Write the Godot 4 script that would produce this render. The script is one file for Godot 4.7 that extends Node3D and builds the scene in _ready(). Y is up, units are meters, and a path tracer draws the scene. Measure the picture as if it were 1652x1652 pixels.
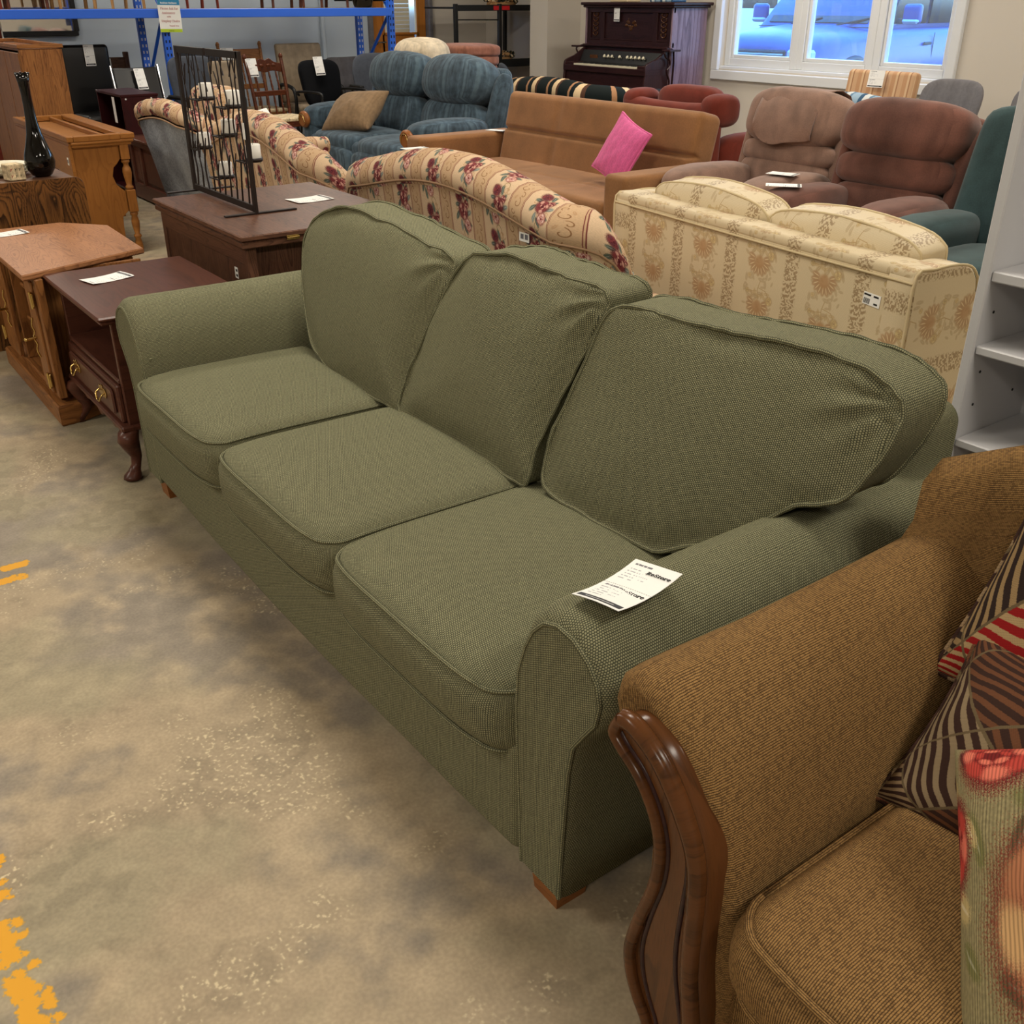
extends Node3D
# ---------------------------------------------------------------- state
var X := Transform3D.IDENTITY
var G := 0
var used := {}
var M := {}
var rng := RandomNumberGenerator.new()
var wob := FastNoiseLite.new()

# ---------------------------------------------------------------- naming, things, parts
func numbered(n: String) -> String:
	used[n] = used.get(n, -1) + 1
	return n if used[n] == 0 else "%s_%03d" % [n, used[n]]

func tag(o: Node, label: String, category: String, group := "", kind := "") -> Node:
	o.set_meta("label", label)
	if category: o.set_meta("category", category)
	if group: o.set_meta("group", group)
	if kind: o.set_meta("kind", kind)
	return o

func thing(called: String, label: String, category: String, at := Vector3.ZERO, turn := 0.0, group := "") -> Node3D:
	var o := Node3D.new()
	o.name = numbered(called)
	add_child(o)
	o.position = at
	o.rotation_degrees.y = turn
	tag(o, label, category, group)
	X = Transform3D.IDENTITY
	return o

func st0() -> SurfaceTool:
	var s := SurfaceTool.new()
	s.begin(Mesh.PRIMITIVE_TRIANGLES)
	return s

func obj(called: String, s: SurfaceTool, m: Material, parent: Node = null) -> MeshInstance3D:
	s.generate_normals()
	var o := MeshInstance3D.new()
	o.mesh = s.commit()
	o.material_override = m
	if parent == null:
		o.name = numbered(called)
		add_child(o)
	else:
		o.name = called
		parent.add_child(o, true)
	return o

func struct(called: String, s: SurfaceTool, m: Material, label := "") -> MeshInstance3D:
	var o := obj(called, s, m)
	o.set_meta("kind", "structure")
	if label: o.set_meta("label", label)
	return o

func again(src: Node3D, at: Vector3, turn: float, label: String) -> Node3D:
	var c: Node3D = src.duplicate()
	c.name = numbered(String(src.name).rstrip("0123456789").trim_suffix("_"))
	add_child(c)
	c.position = at
	c.rotation_degrees.y = turn
	c.set_meta("label", label)
	return c

func bx(parent: Node, called: String, m: Material, c: Vector3, s: Vector3, b := 0.004, grain := -1) -> MeshInstance3D:
	var st := st0()
	box(st, c, s, b, grain)
	return obj(called, st, m, parent)

# ---------------------------------------------------------------- shapes
func emit(st: SurfaceTool, T: PackedVector3Array, U: PackedVector2Array, smooth: bool, keep := false) -> void:
	var c := Vector3.ZERO
	var n := T.size()
	for p in T: c += p
	c /= maxi(n, 1)
	var vol := 0.0
	for i in range(0, n, 3):
		vol += (T[i] - c).dot((T[i + 1] - c).cross(T[i + 2] - c))
	var flip := vol > 0.0 and not keep
	G += 1
	st.set_smooth_group(G if smooth else -1)
	for i in range(0, n, 3):
		for k in 3:
			var j: int = i + (2 - k if flip else k)
			st.set_uv(U[j])
			st.add_vertex(X * T[j])

# rows of equally many points, joined into a skin; caps close the first and last row
func loft(st: SurfaceTool, rows: Array, closed := true, cap := true, smooth := true, uvs := Vector2.ZERO, flatcap := true) -> void:
	var T := PackedVector3Array()
	var U := PackedVector2Array()
	var n: int = rows[0].size()
	var vv := PackedFloat32Array([0.0])
	var mid: int = rows.size() / 2
	for r in range(1, rows.size()):
		var d := 0.0
		for k in 4:
			d += rows[r][k * n / 4].distance_to(rows[r - 1][k * n / 4])
		vv.append(vv[-1] + d / 4.0)
	var uu := PackedFloat32Array([0.0])
	for i in n:
		uu.append(uu[-1] + rows[mid][i].distance_to(rows[mid][(i + 1) % n]))
	var last := n if closed else n - 1
	for r in rows.size() - 1:
		var a: PackedVector3Array = rows[r]
		var b: PackedVector3Array = rows[r + 1]
		for i in last:
			var j := (i + 1) % n
			T.append_array([a[i], b[i], b[j], a[i], b[j], a[j]])
			var u0 := uu[i] + uvs.x
			var u1 := uu[i + 1] + uvs.x
			var v0 := vv[r] + uvs.y
			var v1 := vv[r + 1] + uvs.y
			U.append_array([Vector2(u0, v0), Vector2(u0, v1), Vector2(u1, v1), Vector2(u0, v0), Vector2(u1, v1), Vector2(u1, v0)])
	if cap and closed and not flatcap:
		_caps(rows, T, U)
	emit(st, T, U, smooth)
	if cap and closed and flatcap:
		var T2 := PackedVector3Array()
		var U2 := PackedVector2Array()
		_caps(rows, T2, U2)
		var c := Vector3.ZERO
		for p in T: c += p
		c /= T.size()
		# orient each cap away from the middle of the solid
		for i in range(0, T2.size(), 3):
			var g := (T2[i + 1] - T2[i]).cross(T2[i + 2] - T2[i])
			if g.dot((T2[i] + T2[i + 1] + T2[i + 2]) / 3.0 - c) > 0.0:
				var t := T2[i + 1]
				T2[i + 1] = T2[i + 2]
				T2[i + 2] = t
				var w := U2[i + 1]
				U2[i + 1] = U2[i + 2]
				U2[i + 2] = w
		emit(st, T2, U2, false, true)

func _caps(rows: Array, T: PackedVector3Array, U: PackedVector2Array) -> void:
	for e in 2:
		var a: PackedVector3Array = rows[0] if e == 0 else rows[-1]
		var c := Vector3.ZERO
		for p in a: c += p
		c /= a.size()
		var ax := (a[a.size() / 4] - c)
		var nrm := Vector3.ZERO
		for i in a.size():
			nrm += (a[i] - c).cross(a[(i + 1) % a.size()] - c)
		nrm = nrm.normalized()
		var ux := Vector3.RIGHT if absf(nrm.x) < 0.8 else Vector3.BACK
		var uy := Vector3.UP if absf(nrm.y) < 0.8 else Vector3.BACK
		if ux == uy: ux = Vector3.RIGHT
		for i in a.size():
			var p := a[i]
			var q := a[(i + 1) % a.size()]
			if e == 0: T.append_array([c, p, q])
			else: T.append_array([c, q, p])
			var f := [Vector2(c.dot(ux), c.dot(uy)), Vector2(p.dot(ux), p.dot(uy)), Vector2(q.dot(ux), q.dot(uy))]
			U.append_array([f[0], f[1], f[2]] if e == 0 else [f[0], f[2], f[1]])

# a board with chamfered edges; the grain of its texture runs along its longest side
func box(st: SurfaceTool, c: Vector3, s: Vector3, b := 0.004, grain := -1) -> void:
	var h := s * 0.5
	b = minf(b, minf(h.x, minf(h.y, h.z)) * 0.8)
	if grain < 0: grain = s.max_axis_index()
	var off := Vector2(fposmod(c.x * 3.1 + c.y * 1.7, 1.0), fposmod(c.z * 2.3 + c.y * 2.9 + c.x, 1.0))
	var T := PackedVector3Array()
	var U := PackedVector2Array()
	for ax in 3:
		var a1 := (ax + 1) % 3
		var a2 := (ax + 2) % 3
		for sg in [-1.0, 1.0]:
			var q: Array[Vector3] = []
			for w in [[-1, -1], [1, -1], [1, 1], [-1, 1]]:
				var p := Vector3.ZERO
				p[ax] = sg * h[ax]
				p[a1] = w[0] * (h[a1] - b)
				p[a2] = w[1] * (h[a2] - b)
				q.append(p)
			_quad(T, U, q, c, ax, grain, off)
	if b > 0.0:
		for ax in 3:
			var a1 := (ax + 1) % 3
			var a2 := (ax + 2) % 3
			for s1 in [-1.0, 1.0]:
				for s2 in [-1.0, 1.0]:
					var q: Array[Vector3] = []
					for w in [[-1, 0], [1, 0], [1, 1], [-1, 1]]:
						var p := Vector3.ZERO
						p[ax] = w[0] * (h[ax] - b)
						p[a1] = s1 * (h[a1] - (b if w[1] == 1 else 0.0))
						p[a2] = s2 * (h[a2] - (b if w[1] == 0 else 0.0))
						q.append(p)
					_quad(T, U, q, c, a1, grain, off)
		for sx in [-1.0, 1.0]:
			for sy in [-1.0, 1.0]:
				for sz in [-1.0, 1.0]:
					var k := Vector3(sx, sy, sz)
					var tri := [k * Vector3(h.x, h.y - b, h.z - b), k * Vector3(h.x - b, h.y, h.z - b), k * Vector3(h.x - b, h.y - b, h.z)]
					var g: Vector3 = (tri[1] - tri[0]).cross(tri[2] - tri[0])
					if g.dot(k) > 0.0: tri = [tri[0], tri[2], tri[1]]
					for p in tri:
						T.append(p + c)
						U.append(off)
	emit(st, T, U, false, true)

func _quad(T: PackedVector3Array, U: PackedVector2Array, q: Array[Vector3], c: Vector3, ax: int, grain: int, off: Vector2) -> void:
	var mid := (q[0] + q[1] + q[2] + q[3]) * 0.25
	if (q[1] - q[0]).cross(q[2] - q[0]).dot(mid) > 0.0: q.reverse()
	var ua := grain
	if ax == grain: ua = (ax + 1) % 3
	var va := 3 - ax - ua
	for i in [0, 1, 2, 0, 2, 3]:
		T.append(q[i] + c)
		U.append(Vector2(q[i][ua] + c[ua], q[i][va] + c[va]) + off)

# a soft block: edges rounded by r, sub steps across each side, then bent by f
func soft(st: SurfaceTool, c: Vector3, s: Vector3, r: float, sub := Vector3i(8, 4, 8), f = null, seg := 4) -> void:
	var h := s * 0.5
	r = minf(r, minf(h.x, minf(h.y, h.z)) * 0.999)
	var L := []
	for ax in 3:
		var a := PackedFloat32Array()
		for i in seg: a.append(-h[ax] + r - r * tan((1.0 - float(i) / seg) * PI / 4.0))
		for i in sub[ax] + 1: a.append(lerpf(-h[ax] + r, h[ax] - r, float(i) / sub[ax]))
		for i in range(1, seg + 1): a.append(h[ax] - r + r * tan(float(i) / seg * PI / 4.0))
		L.append(a)
	var inn := h - Vector3(r, r, r)
	var T := PackedVector3Array()
	var U := PackedVector2Array()
	for ax in 3:
		var a1 := (ax + 1) % 3
		var a2 := (ax + 2) % 3
		var A: PackedFloat32Array = L[a1]
		var B: PackedFloat32Array = L[a2]
		for sg in [-1.0, 1.0]:
			var P := []
			var Q := []
			for i in A.size():
				var row := PackedVector3Array()
				var uv := PackedVector2Array()
				for j in B.size():
					var p := Vector3.ZERO
					p[ax] = sg * h[ax]
					p[a1] = A[i]
					p[a2] = B[j]
					var k := p.clamp(-inn, inn)
					var d := p - k
					p = k + d.normalized() * r
					if f != null: p = f.call(p, h)
					row.append(p + c)
					# the cloth runs across and up each face
					uv.append(Vector2(B[j], A[i]) if ax == 0 else Vector2(A[i], B[j]) if ax == 2 else Vector2(B[j], A[i]))
				P.append(row)
				Q.append(uv)
			for i in A.size() - 1:
				for j in B.size() - 1:
					var w := [[i, j], [i + 1, j], [i + 1, j + 1], [i, j], [i + 1, j + 1], [i, j + 1]]
					if sg > 0.0: w = [[i, j], [i + 1, j + 1], [i + 1, j], [i, j], [i, j + 1], [i + 1, j + 1]]
					for e in w:
						T.append(P[e[0]][e[1]])
						var t: Vector2 = Q[e[0]][e[1]]
						U.append(t if ax != 0 else Vector2(t.x, t.y))
	if f != null: emit(st, T, U, true)
	else: emit(st, T, U, true, false)

# a stuffed shape: |x/a|^e + |y/b|^e + |z/c|^e = 1 with gathered cloth
func puff(st: SurfaceTool, c: Vector3, s: Vector3, e := 3.0, wrinkle := 0.0, n := 12, f = null) -> void:
	var h := s * 0.5
	var T := PackedVector3Array()
	var U := PackedVector2Array()
	var A := PackedFloat32Array()
	for i in n + 1: A.append(tan((float(i) / n * 2.0 - 1.0) * PI / 4.0))
	for ax in 3:
		var a1 := (ax + 1) % 3
		var a2 := (ax + 2) % 3
		for sg in [-1.0, 1.0]:
			var P := []
			for i in n + 1:
				var row := PackedVector3Array()
				for j in n + 1:
					var p := Vector3.ZERO
					p[ax] = sg
					p[a1] = A[i]
					p[a2] = A[j]
					var k := pow(pow(absf(p.x), e) + pow(absf(p.y), e) + pow(absf(p.z), e), -1.0 / e)
					p *= k
					var q := p * h
					if wrinkle > 0.0:
						var w := wob.get_noise_3d((q.x + c.x) * 40.0, (q.y + c.y) * 16.0, (q.z + c.z) * 40.0)
						q += p.normalized() * w * wrinkle
					if f != null: q = f.call(q, h)
					row.append(q + c)
				P.append(row)
			for i in n:
				for j in n:
					var w := [[i, j], [i + 1, j], [i + 1, j + 1], [i, j], [i + 1, j + 1], [i, j + 1]]
					if sg > 0.0: w = [[i, j], [i + 1, j + 1], [i + 1, j], [i, j], [i, j + 1], [i + 1, j + 1]]
					for g in w:
						T.append(P[g[0]][g[1]])
						var u := A[g[0]] * h[a1] + c[a1]
						var v := A[g[1]] * h[a2] + c[a2]
						U.append(Vector2(v, u) if ax != 2 else Vector2(u, v))
	emit(st, T, U, true)

# a round or tapering rod through points
func tube(st: SurfaceTool, pts: PackedVector3Array, r: float, sides := 8, loop := false, r2 := -1.0) -> void:
	var rows := []
	var n := pts.size()
	var up := Vector3.ZERO
	for i in n:
		var d: Vector3
		if loop: d = pts[(i + 1) % n] - pts[(i - 1 + n) % n]
		else: d = pts[mini(i + 1, n - 1)] - pts[maxi(i - 1, 0)]
		d = d.normalized()
		if up == Vector3.ZERO: up = Vector3.UP if absf(d.y) < 0.9 else Vector3.RIGHT
		var s := d.cross(up).normalized()
		up = s.cross(d).normalized()
		var row := PackedVector3Array()
		var rr := r if r2 < 0.0 else lerpf(r, r2, float(i) / (n - 1))
		for k in sides:
			var a := TAU * k / sides
			row.append(pts[i] + (s * cos(a) + up * sin(a)) * rr)
		rows.append(row)
	if loop: rows.append(rows[0])
	loft(st, rows, true, not loop)

func seg(st: SurfaceTool, a: Vector3, b: Vector3, r: float, sides := 8, r2 := -1.0) -> void:
	tube(st, PackedVector3Array([a, b]), r, sides, false, r2)

# profile of (radius, height) pairs turned about the vertical through c
func lathe(st: SurfaceTool, c: Vector3, prof: Array, sides := 16, smooth := true) -> void:
	var rows := []
	for p in prof:
		var row := PackedVector3Array()
		for k in sides:
			var a := TAU * k / sides
			row.append(c + Vector3(cos(a) * p[0], p[1], sin(a) * p[0]))
		rows.append(row)
	loft(st, rows, true, true, smooth)

# an outline in the x-y plane given thickness along z, edges chamfered by b
func slab(st: SurfaceTool, poly: PackedVector2Array, z0: float, z1: float, b := 0.003, smooth := false) -> void:
	var n := poly.size()
	if Geometry2D.is_polygon_clockwise(poly): poly.reverse()
	var inner := PackedVector2Array()
	for i in n:
		var d0 := (poly[i] - poly[(i - 1 + n) % n]).normalized()
		var d1 := (poly[(i + 1) % n] - poly[i]).normalized()
		var nn := Vector2(-d0.y - d1.y, d0.x + d1.x).normalized()
		inner.append(poly[i] + nn * b)
	var ring := func(p: PackedVector2Array, z: float) -> PackedVector3Array:
		var o := PackedVector3Array()
		for q in p: o.append(Vector3(q.x, q.y, z))
		return o
	var rows := [ring.call(inner, z0), ring.call(poly, z0 + b), ring.call(poly, z1 - b), ring.call(inner, z1)]
	loft(st, rows, true, false, smooth)
	var idx := Geometry2D.triangulate_polygon(inner)
	for side in 2:
		var T := PackedVector3Array()
		var U := PackedVector2Array()
		for i in range(0, idx.size(), 3):
			var q := [inner[idx[i]], inner[idx[i + 1]], inner[idx[i + 2]]]
			var ccw: bool = (q[1] - q[0]).cross(q[2] - q[0]) > 0.0
			# clockwise seen from outside
			if ccw == (side == 1): q.reverse()
			for p in q:
				T.append(Vector3(p.x, p.y, z0 if side == 0 else z1))
				U.append(Vector2(p.y, p.x))
		emit(st, T, U, false, true)

# a stuffed cushion between two copies of an outline (x, y); front dome, boxing, back dome
func cushion(st: SurfaceTool, poly: PackedVector2Array, thick: float, front: float, back: float, wr := 0.004, sd := 0.0, pinch := Vector2(99, 99), shear := 0.0) -> void:
	var c := Vector2.ZERO
	for p in poly: c += p
	c /= poly.size()
	var rows := []
	var plan := []
	var N := 15
	for i in range(0, N + 1):
		var s := float(i) / N
		s = 1.0 - pow(1.0 - s, 1.6)
		if i == 0: s = 0.0
		rows.append([s, thick * 0.5 + front * pow(1.0 - pow(s, 2.6), 0.8)])
	for i in range(1, 4): rows.append([1.0 + 0.003 * sin(PI * i / 4.0), thick * (0.5 - i / 4.0)])
	for i in range(N, -1, -1):
		var s := float(i) / N
		s = 1.0 - pow(1.0 - s, 1.6)
		if i == 0: s = 0.0
		rows.append([s, -thick * 0.5 - back * pow(1.0 - pow(s, 2.6), 0.8)])
	var T := PackedVector3Array()
	var U := PackedVector2Array()
	var P := []
	var acc := 0.0
	for r in rows:
		var row := PackedVector3Array()
		for p in poly:
			var q: Vector2 = c + (p - c) * r[0]
			var z: float = r[1]
			if r[0] < 0.99:
				var pd := q.distance_to(pinch)
				if pd < 0.2 and r[1] > 0.0: z += 0.006 * sin((q - pinch).angle() * 11.0 + 1.0) * smoothstep(0.2, 0.05, pd) * smoothstep(0.0, 0.03, pd)
				z += wr * wob.get_noise_3d(q.x * 11.0 + sd, q.y * 11.0, r[1] * 3.0) * (1.0 - pow(r[0], 6.0)) * 3.0
				var e: float = smoothstep(0.75, 0.97, r[0]) * (1.0 - smoothstep(0.97, 1.0, r[0]))
				z -= e * wr * (0.6 + wob.get_noise_2d(q.x * 60.0 + sd, q.y * 60.0) * 2.0) * signf(r[1])
			row.append(Vector3(q.x, q.y + shear * clampf((thick * 0.5 - z) / thick, 0.0, 1.0), z))
		P.append(row)
	var n := poly.size()
	var arc := PackedFloat32Array([0.0])
	for i in n: arc.append(arc[-1] + poly[i].distance_to(poly[(i + 1) % n]))
	for r in P.size() - 1:
		var bx_: bool = rows[r][0] >= 0.999 and rows[r + 1][0] >= 0.999
		if r in [N, N + 4]:
			# a seam: the domes and the boxing are shaded apart
			emit(st, T, U, true)
			T = PackedVector3Array()
			U = PackedVector2Array()
		for i in n:
			var j := (i + 1) % n
			var q := [P[r][i], P[r + 1][i], P[r + 1][j], P[r][i], P[r + 1][j], P[r][j]]
			for k in 6:
				T.append(q[k])
				if bx_:
					U.append(Vector2(arc[i + 1] if k in [2, 4, 5] else arc[i], q[k].z))
				else:
					U.append(Vector2(q[k].x, q[k].y))
	emit(st, T, U, true)

func smooth_poly(a: Array, steps := 3) -> PackedVector2Array:
	var o := PackedVector2Array()
	var n := a.size()
	for i in n:
		var p0: Vector2 = a[(i - 1 + n) % n]
		var p1: Vector2 = a[i]
		var p2: Vector2 = a[(i + 1) % n]
		var p3: Vector2 = a[(i + 2) % n]
		for k in steps:
			o.append(p1.cubic_interpolate(p2, p0, p3, float(k) / steps))
	return o

func pts2(a: Array) -> Array:
	var o := []
	for i in range(0, a.size(), 2): o.append(Vector2(a[i], a[i + 1]))
	return o

func path3(a: Array, steps := 4) -> PackedVector3Array:
	var o := PackedVector3Array()
	var n := a.size()
	for i in n - 1:
		var p0: Vector3 = a[maxi(i - 1, 0)]
		var p3: Vector3 = a[mini(i + 2, n - 1)]
		for k in steps: o.append((a[i] as Vector3).cubic_interpolate(a[i + 1], p0, p3, float(k) / steps))
	o.append(a[-1])
	return o

# square throw pillow, faces at +-z
func pillow(st: SurfaceTool, w: float, h: float, t: float, sd := 0.0, n := 18) -> void:
	var T := PackedVector3Array()
	var U := PackedVector2Array()
	for sg in [-1.0, 1.0]:
		var P := []
		for i in n + 1:
			var row := PackedVector3Array()
			for j in n + 1:
				var a := sin((float(i) / n - 0.5) * PI)
				var b := sin((float(j) / n - 0.5) * PI)
				var z: float = pow((1.0 - a * a) * (1.0 - b * b), 0.42) * t * 0.5
				z *= 1.0 + 0.16 * wob.get_noise_2d(a * 30.0 + sd, b * 30.0 + sg * 9.0)
				var px := a * w * 0.5 * (1.0 - 0.07 * (1.0 - b * b))
				var py := b * h * 0.5 * (1.0 - 0.07 * (1.0 - a * a))
				row.append(Vector3(px, py, sg * z))
			P.append(row)
		for i in n:
			for j in n:
				var w6 := [[i, j], [i + 1, j], [i + 1, j + 1], [i, j], [i + 1, j + 1], [i, j + 1]]
				if sg > 0.0: w6 = [[i, j], [i + 1, j + 1], [i + 1, j], [i, j], [i, j + 1], [i + 1, j + 1]]
				for g in w6:
					T.append(P[g[0]][g[1]])
					U.append(Vector2(float(g[0]) / n, 1.0 - float(g[1]) / n))
	emit(st, T, U, true)

func pillow_edge(w: float, h: float, n := 12) -> PackedVector3Array:
	var o := PackedVector3Array()
	for sd in 4:
		for i in n:
			var a := sin((float(i) / n - 0.5) * PI)
			var e := 1.0 - 0.07 * (1.0 - a * a)
			if sd == 0: o.append(Vector3(a * w * 0.5, -h * 0.5 * e, 0))
			elif sd == 1: o.append(Vector3(w * 0.5 * e, a * h * 0.5, 0))
			elif sd == 2: o.append(Vector3(-a * w * 0.5, h * 0.5 * e, 0))
			else: o.append(Vector3(-w * 0.5 * e, -a * h * 0.5, 0))
	return o

func ring3(poly: PackedVector2Array, z: float) -> PackedVector3Array:
	var o := PackedVector3Array()
	for p in poly: o.append(Vector3(p.x, p.y, z))
	return o

func words(parent: Node, called: String, s: String, h: float, m: Material, xf: Transform3D, serif := false, bold := false) -> MeshInstance3D:
	var t := TextMesh.new()
	var f := SystemFont.new()
	f.font_names = PackedStringArray(["Droid Serif" if serif else "Droid Sans"])
	if bold: f.font_weight = 700
	t.font = f
	t.font_size = 32
	t.pixel_size = h / 32.0
	t.depth = 0.0006
	t.curve_step = 4.0
	t.text = s
	var o := MeshInstance3D.new()
	o.name = called
	o.mesh = t
	o.material_override = m
	o.transform = xf
	parent.add_child(o, true)
	return o

# ---------------------------------------------------------------- textures
func hsh(a: int, b: int, c := 0) -> float:
	var n := (a * 73856093 + b * 19349663 + c * 83492791 + 12345) & 0xffffffff
	n = ((n ^ (n >> 16)) * 0x45d9f3b) & 0xffffffff
	n = ((n ^ (n >> 16)) * 0x45d9f3b) & 0xffffffff
	return float((n ^ (n >> 16)) & 0xffff) / 65535.0

func noise(sd: int, freq: float, oct := 4) -> FastNoiseLite:
	var f := FastNoiseLite.new()
	f.seed = sd
	f.frequency = freq
	f.fractal_octaves = oct
	f.noise_type = FastNoiseLite.TYPE_SIMPLEX_SMOOTH
	return f

# seamless grey noise 0..1, as bytes
func grey(sd: int, w: int, h: int, freq: float, oct := 4) -> PackedByteArray:
	var im := noise(sd, freq, oct).get_seamless_image(w, h)
	im.convert(Image.FORMAT_L8)
	return im.get_data()

# the same stretched eight times along x, for wood
func grey_long(sd: int, w: int, h: int, freq: float, oct := 3) -> PackedByteArray:
	var im := noise(sd, freq, oct).get_seamless_image(w / 8, h)
	im.resize(w, h, Image.INTERPOLATE_CUBIC)
	im.convert(Image.FORMAT_L8)
	return im.get_data()

func to_tex(b: PackedByteArray, w: int, h: int) -> ImageTexture:
	return ImageTexture.create_from_image(Image.create_from_data(w, h, false, Image.FORMAT_RGB8, b))

func put(b: PackedByteArray, i: int, c: Color) -> void:
	b[i * 3] = int(clampf(c.r, 0, 1) * 255.0)
	b[i * 3 + 1] = int(clampf(c.g, 0, 1) * 255.0)
	b[i * 3 + 2] = int(clampf(c.b, 0, 1) * 255.0)

func bumps(b: PackedByteArray, w: int, h: int, k: float) -> ImageTexture:
	var im := Image.create_from_data(w, h, false, Image.FORMAT_L8, b)
	im.bump_map_to_normal_map(k)
	return ImageTexture.create_from_image(im)

func std(c: Color, rough := 0.7, metal := 0.0) -> StandardMaterial3D:
	var m := StandardMaterial3D.new()
	m.albedo_color = c
	m.roughness = rough
	m.metallic = metal
	return m

# woven cloth: cells of pale loops on a dark ground; brick shifts every other rib by half a cell
func weave(dark: Color, light: Color, cells: int, px: int, size: float, brick: float, sharp: float, uneven: float, bump: float, ribs := 0.0) -> StandardMaterial3D:
	var n := cells * px
	var b := PackedByteArray()
	b.resize(n * n * 3)
	var hb := PackedByteArray()
	hb.resize(n * n)
	var bend := grey(6, n, n, 5.0 / n, 2)
	for y in n:
		for x0 in n:
			# threads wander a little
			var x := posmod(x0 + int((bend[y * n + x0] - 128) * px * 0.0012), n)
			var cx := x / px
			var fx := (x % px + 0.5) / px * 2.0 - 1.0
			var yy := (y + (bend[x0 * n + y] - 128) * px * 0.0012) / px + (brick if cx % 2 == 1 else 0.0)
			var iy := int(floor(yy))
			var fy := (yy - iy) * 2.0 - 1.0
			iy = posmod(iy, cells)
			var a := pow(maxf(1.0 - fx * fx, 0.0), sharp)
			var e := lerpf(pow(maxf(1.0 - fy * fy, 0.0), sharp), 1.0, ribs)
			var v := a * e * (1.0 - uneven * 0.6 + uneven * 1.2 * hsh(cx, iy, 3))
			var c := dark.lerp(light, clampf(v * 1.15, 0, 1))
			put(b, y * n + x0, c)
			hb[y * n + x0] = int(clampf(v, 0, 1) * 255)
	var m := std(Color.WHITE, 0.95)
	m.albedo_texture = to_tex(b, n, n)
	m.normal_enabled = true
	m.normal_texture = bumps(hb, n, n, bump)
	m.metallic_specular = 0.25
	m.uv1_scale = Vector3(1.0 / size, 1.0 / size, 1)
	return m

# plain cloth with a nap and faint streaks along v
func cloth(c: Color, vary := 0.12, streak := 1.0, sheen := 0.3, size := 0.5, contrast := Color(0, 0, 0, 0)) -> StandardMaterial3D:
	var n := 256
	var b := PackedByteArray()
	b.resize(n * n * 3)
	var f := noise(int(c.r * 900 + c.g * 500 + c.b * 77), 0.02, 4)
	var fine := grey(11, n, n, 0.18, 2)
	var soft_ := grey(17, n, n, 0.012, 3)
	for y in n:
		for x in n:
			var i := y * n + x
			# streaks repeat across and down the tile
			var an := TAU * x / n
			var ay := TAU * y / n
			var s := f.get_noise_3d(cos(an) * 30.0 * streak, sin(an) * 30.0 * streak, 8.0 * cos(ay))
			var k := 1.0 + vary * (s * 1.6 + (fine[i] - 128) / 200.0 + (soft_[i] - 128) / 150.0)
			var col := c * k
			if contrast.a > 0.0: col = col.lerp(contrast, clampf(s * 2.2, 0, 1) * contrast.a)
			put(b, i, col)
	var m := std(Color.WHITE, 0.92)
	m.albedo_texture = to_tex(b, n, n)
	m.metallic_specular = 0.2
	if sheen > 0.0:
		m.rim_enabled = true
		m.rim = sheen
		m.rim_tint = 0.6
	m.uv1_scale = Vector3(1.0 / size, 1.0 / size, 1)
	return m

# wood whose grain runs along u: size metres along, half as much across
func wood(base: Color, dark: Color, size: float, rings: float, swirl: float, rough := 0.4, sd := 1, depth := 1.0) -> StandardMaterial3D:
	var w := 512
	var h := 256
	var b := PackedByteArray()
	b.resize(w * h * 3)
	var warp := grey_long(sd, w, h, 0.011, 3)
	var wide := grey_long(sd + 4, w, h, 0.012, 2)
	var pore := noise(sd + 9, 0.5, 2)
	for y in h:
		for x in w:
			var i := y * w + x
			var k := warp[i] / 255.0
			var t := float(y) / h * rings + (k - 0.5) * swirl * rings
			var g := fposmod(t, 1.0)
			var line := pow(g, 3.0) * (1.0 - smoothstep(0.93, 1.0, g))
			var p := pore.get_noise_2d(x * 0.05, y * 1.6)
			var v := line * 0.8 + maxf(p, 0.0) * 0.5 + (wide[i] / 255.0 - 0.5) * 0.35
			put(b, i, base.lerp(dark, clampf(v * depth, 0, 1)))
	var m := std(Color.WHITE, rough)
	m.albedo_texture = to_tex(b, w, h)
	m.metallic_specular = 0.35
	m.uv1_scale = Vector3(1.0 / size, 2.0 / size, 1)
	return m

# painter: blobs onto an image whose edges wrap round
func blob(b: PackedByteArray, n: int, cx: float, cy: float, rx: float, ry: float, turn: float, c: Color, soft_edge := 0.25, ragged := 0.15) -> void:
	var r := int(maxf(rx, ry) * 1.3) + 2
	var ct := cos(turn)
	var sn := sin(turn)
	for y in range(int(cy) - r, int(cy) + r + 1):
		for x in range(int(cx) - r, int(cx) + r + 1):
			var dx := x - cx
			var dy := y - cy
			var u := (dx * ct + dy * sn) / rx
			var v := (-dx * sn + dy * ct) / ry
			var d := sqrt(u * u + v * v)
			if d > 1.3: continue
			d += ragged * wob.get_noise_2d(x * 9.0, y * 9.0)
			var a := 1.0 - smoothstep(1.0 - soft_edge, 1.0, d)
			if a <= 0.0: continue
			var i := (posmod(y, n) * n + posmod(x, n)) * 3
			a *= c.a
			b[i] = int(lerpf(b[i], c.r * 255, a))
			b[i + 1] = int(lerpf(b[i + 1], c.g * 255, a))
			b[i + 2] = int(lerpf(b[i + 2], c.b * 255, a))

func stroke(b: PackedByteArray, n: int, p: Array, r: float, c: Color) -> void:
	for i in p.size() - 1:
		var q: Vector2 = p[i]
		var e: Vector2 = p[i + 1]
		var k := int(q.distance_to(e) / maxf(r * 0.8, 1.0)) + 1
		for j in k:
			var z := q.lerp(e, float(j) / k)
			blob(b, n, z.x, z.y, r, r, 0, c, 0.5, 0.0)

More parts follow.
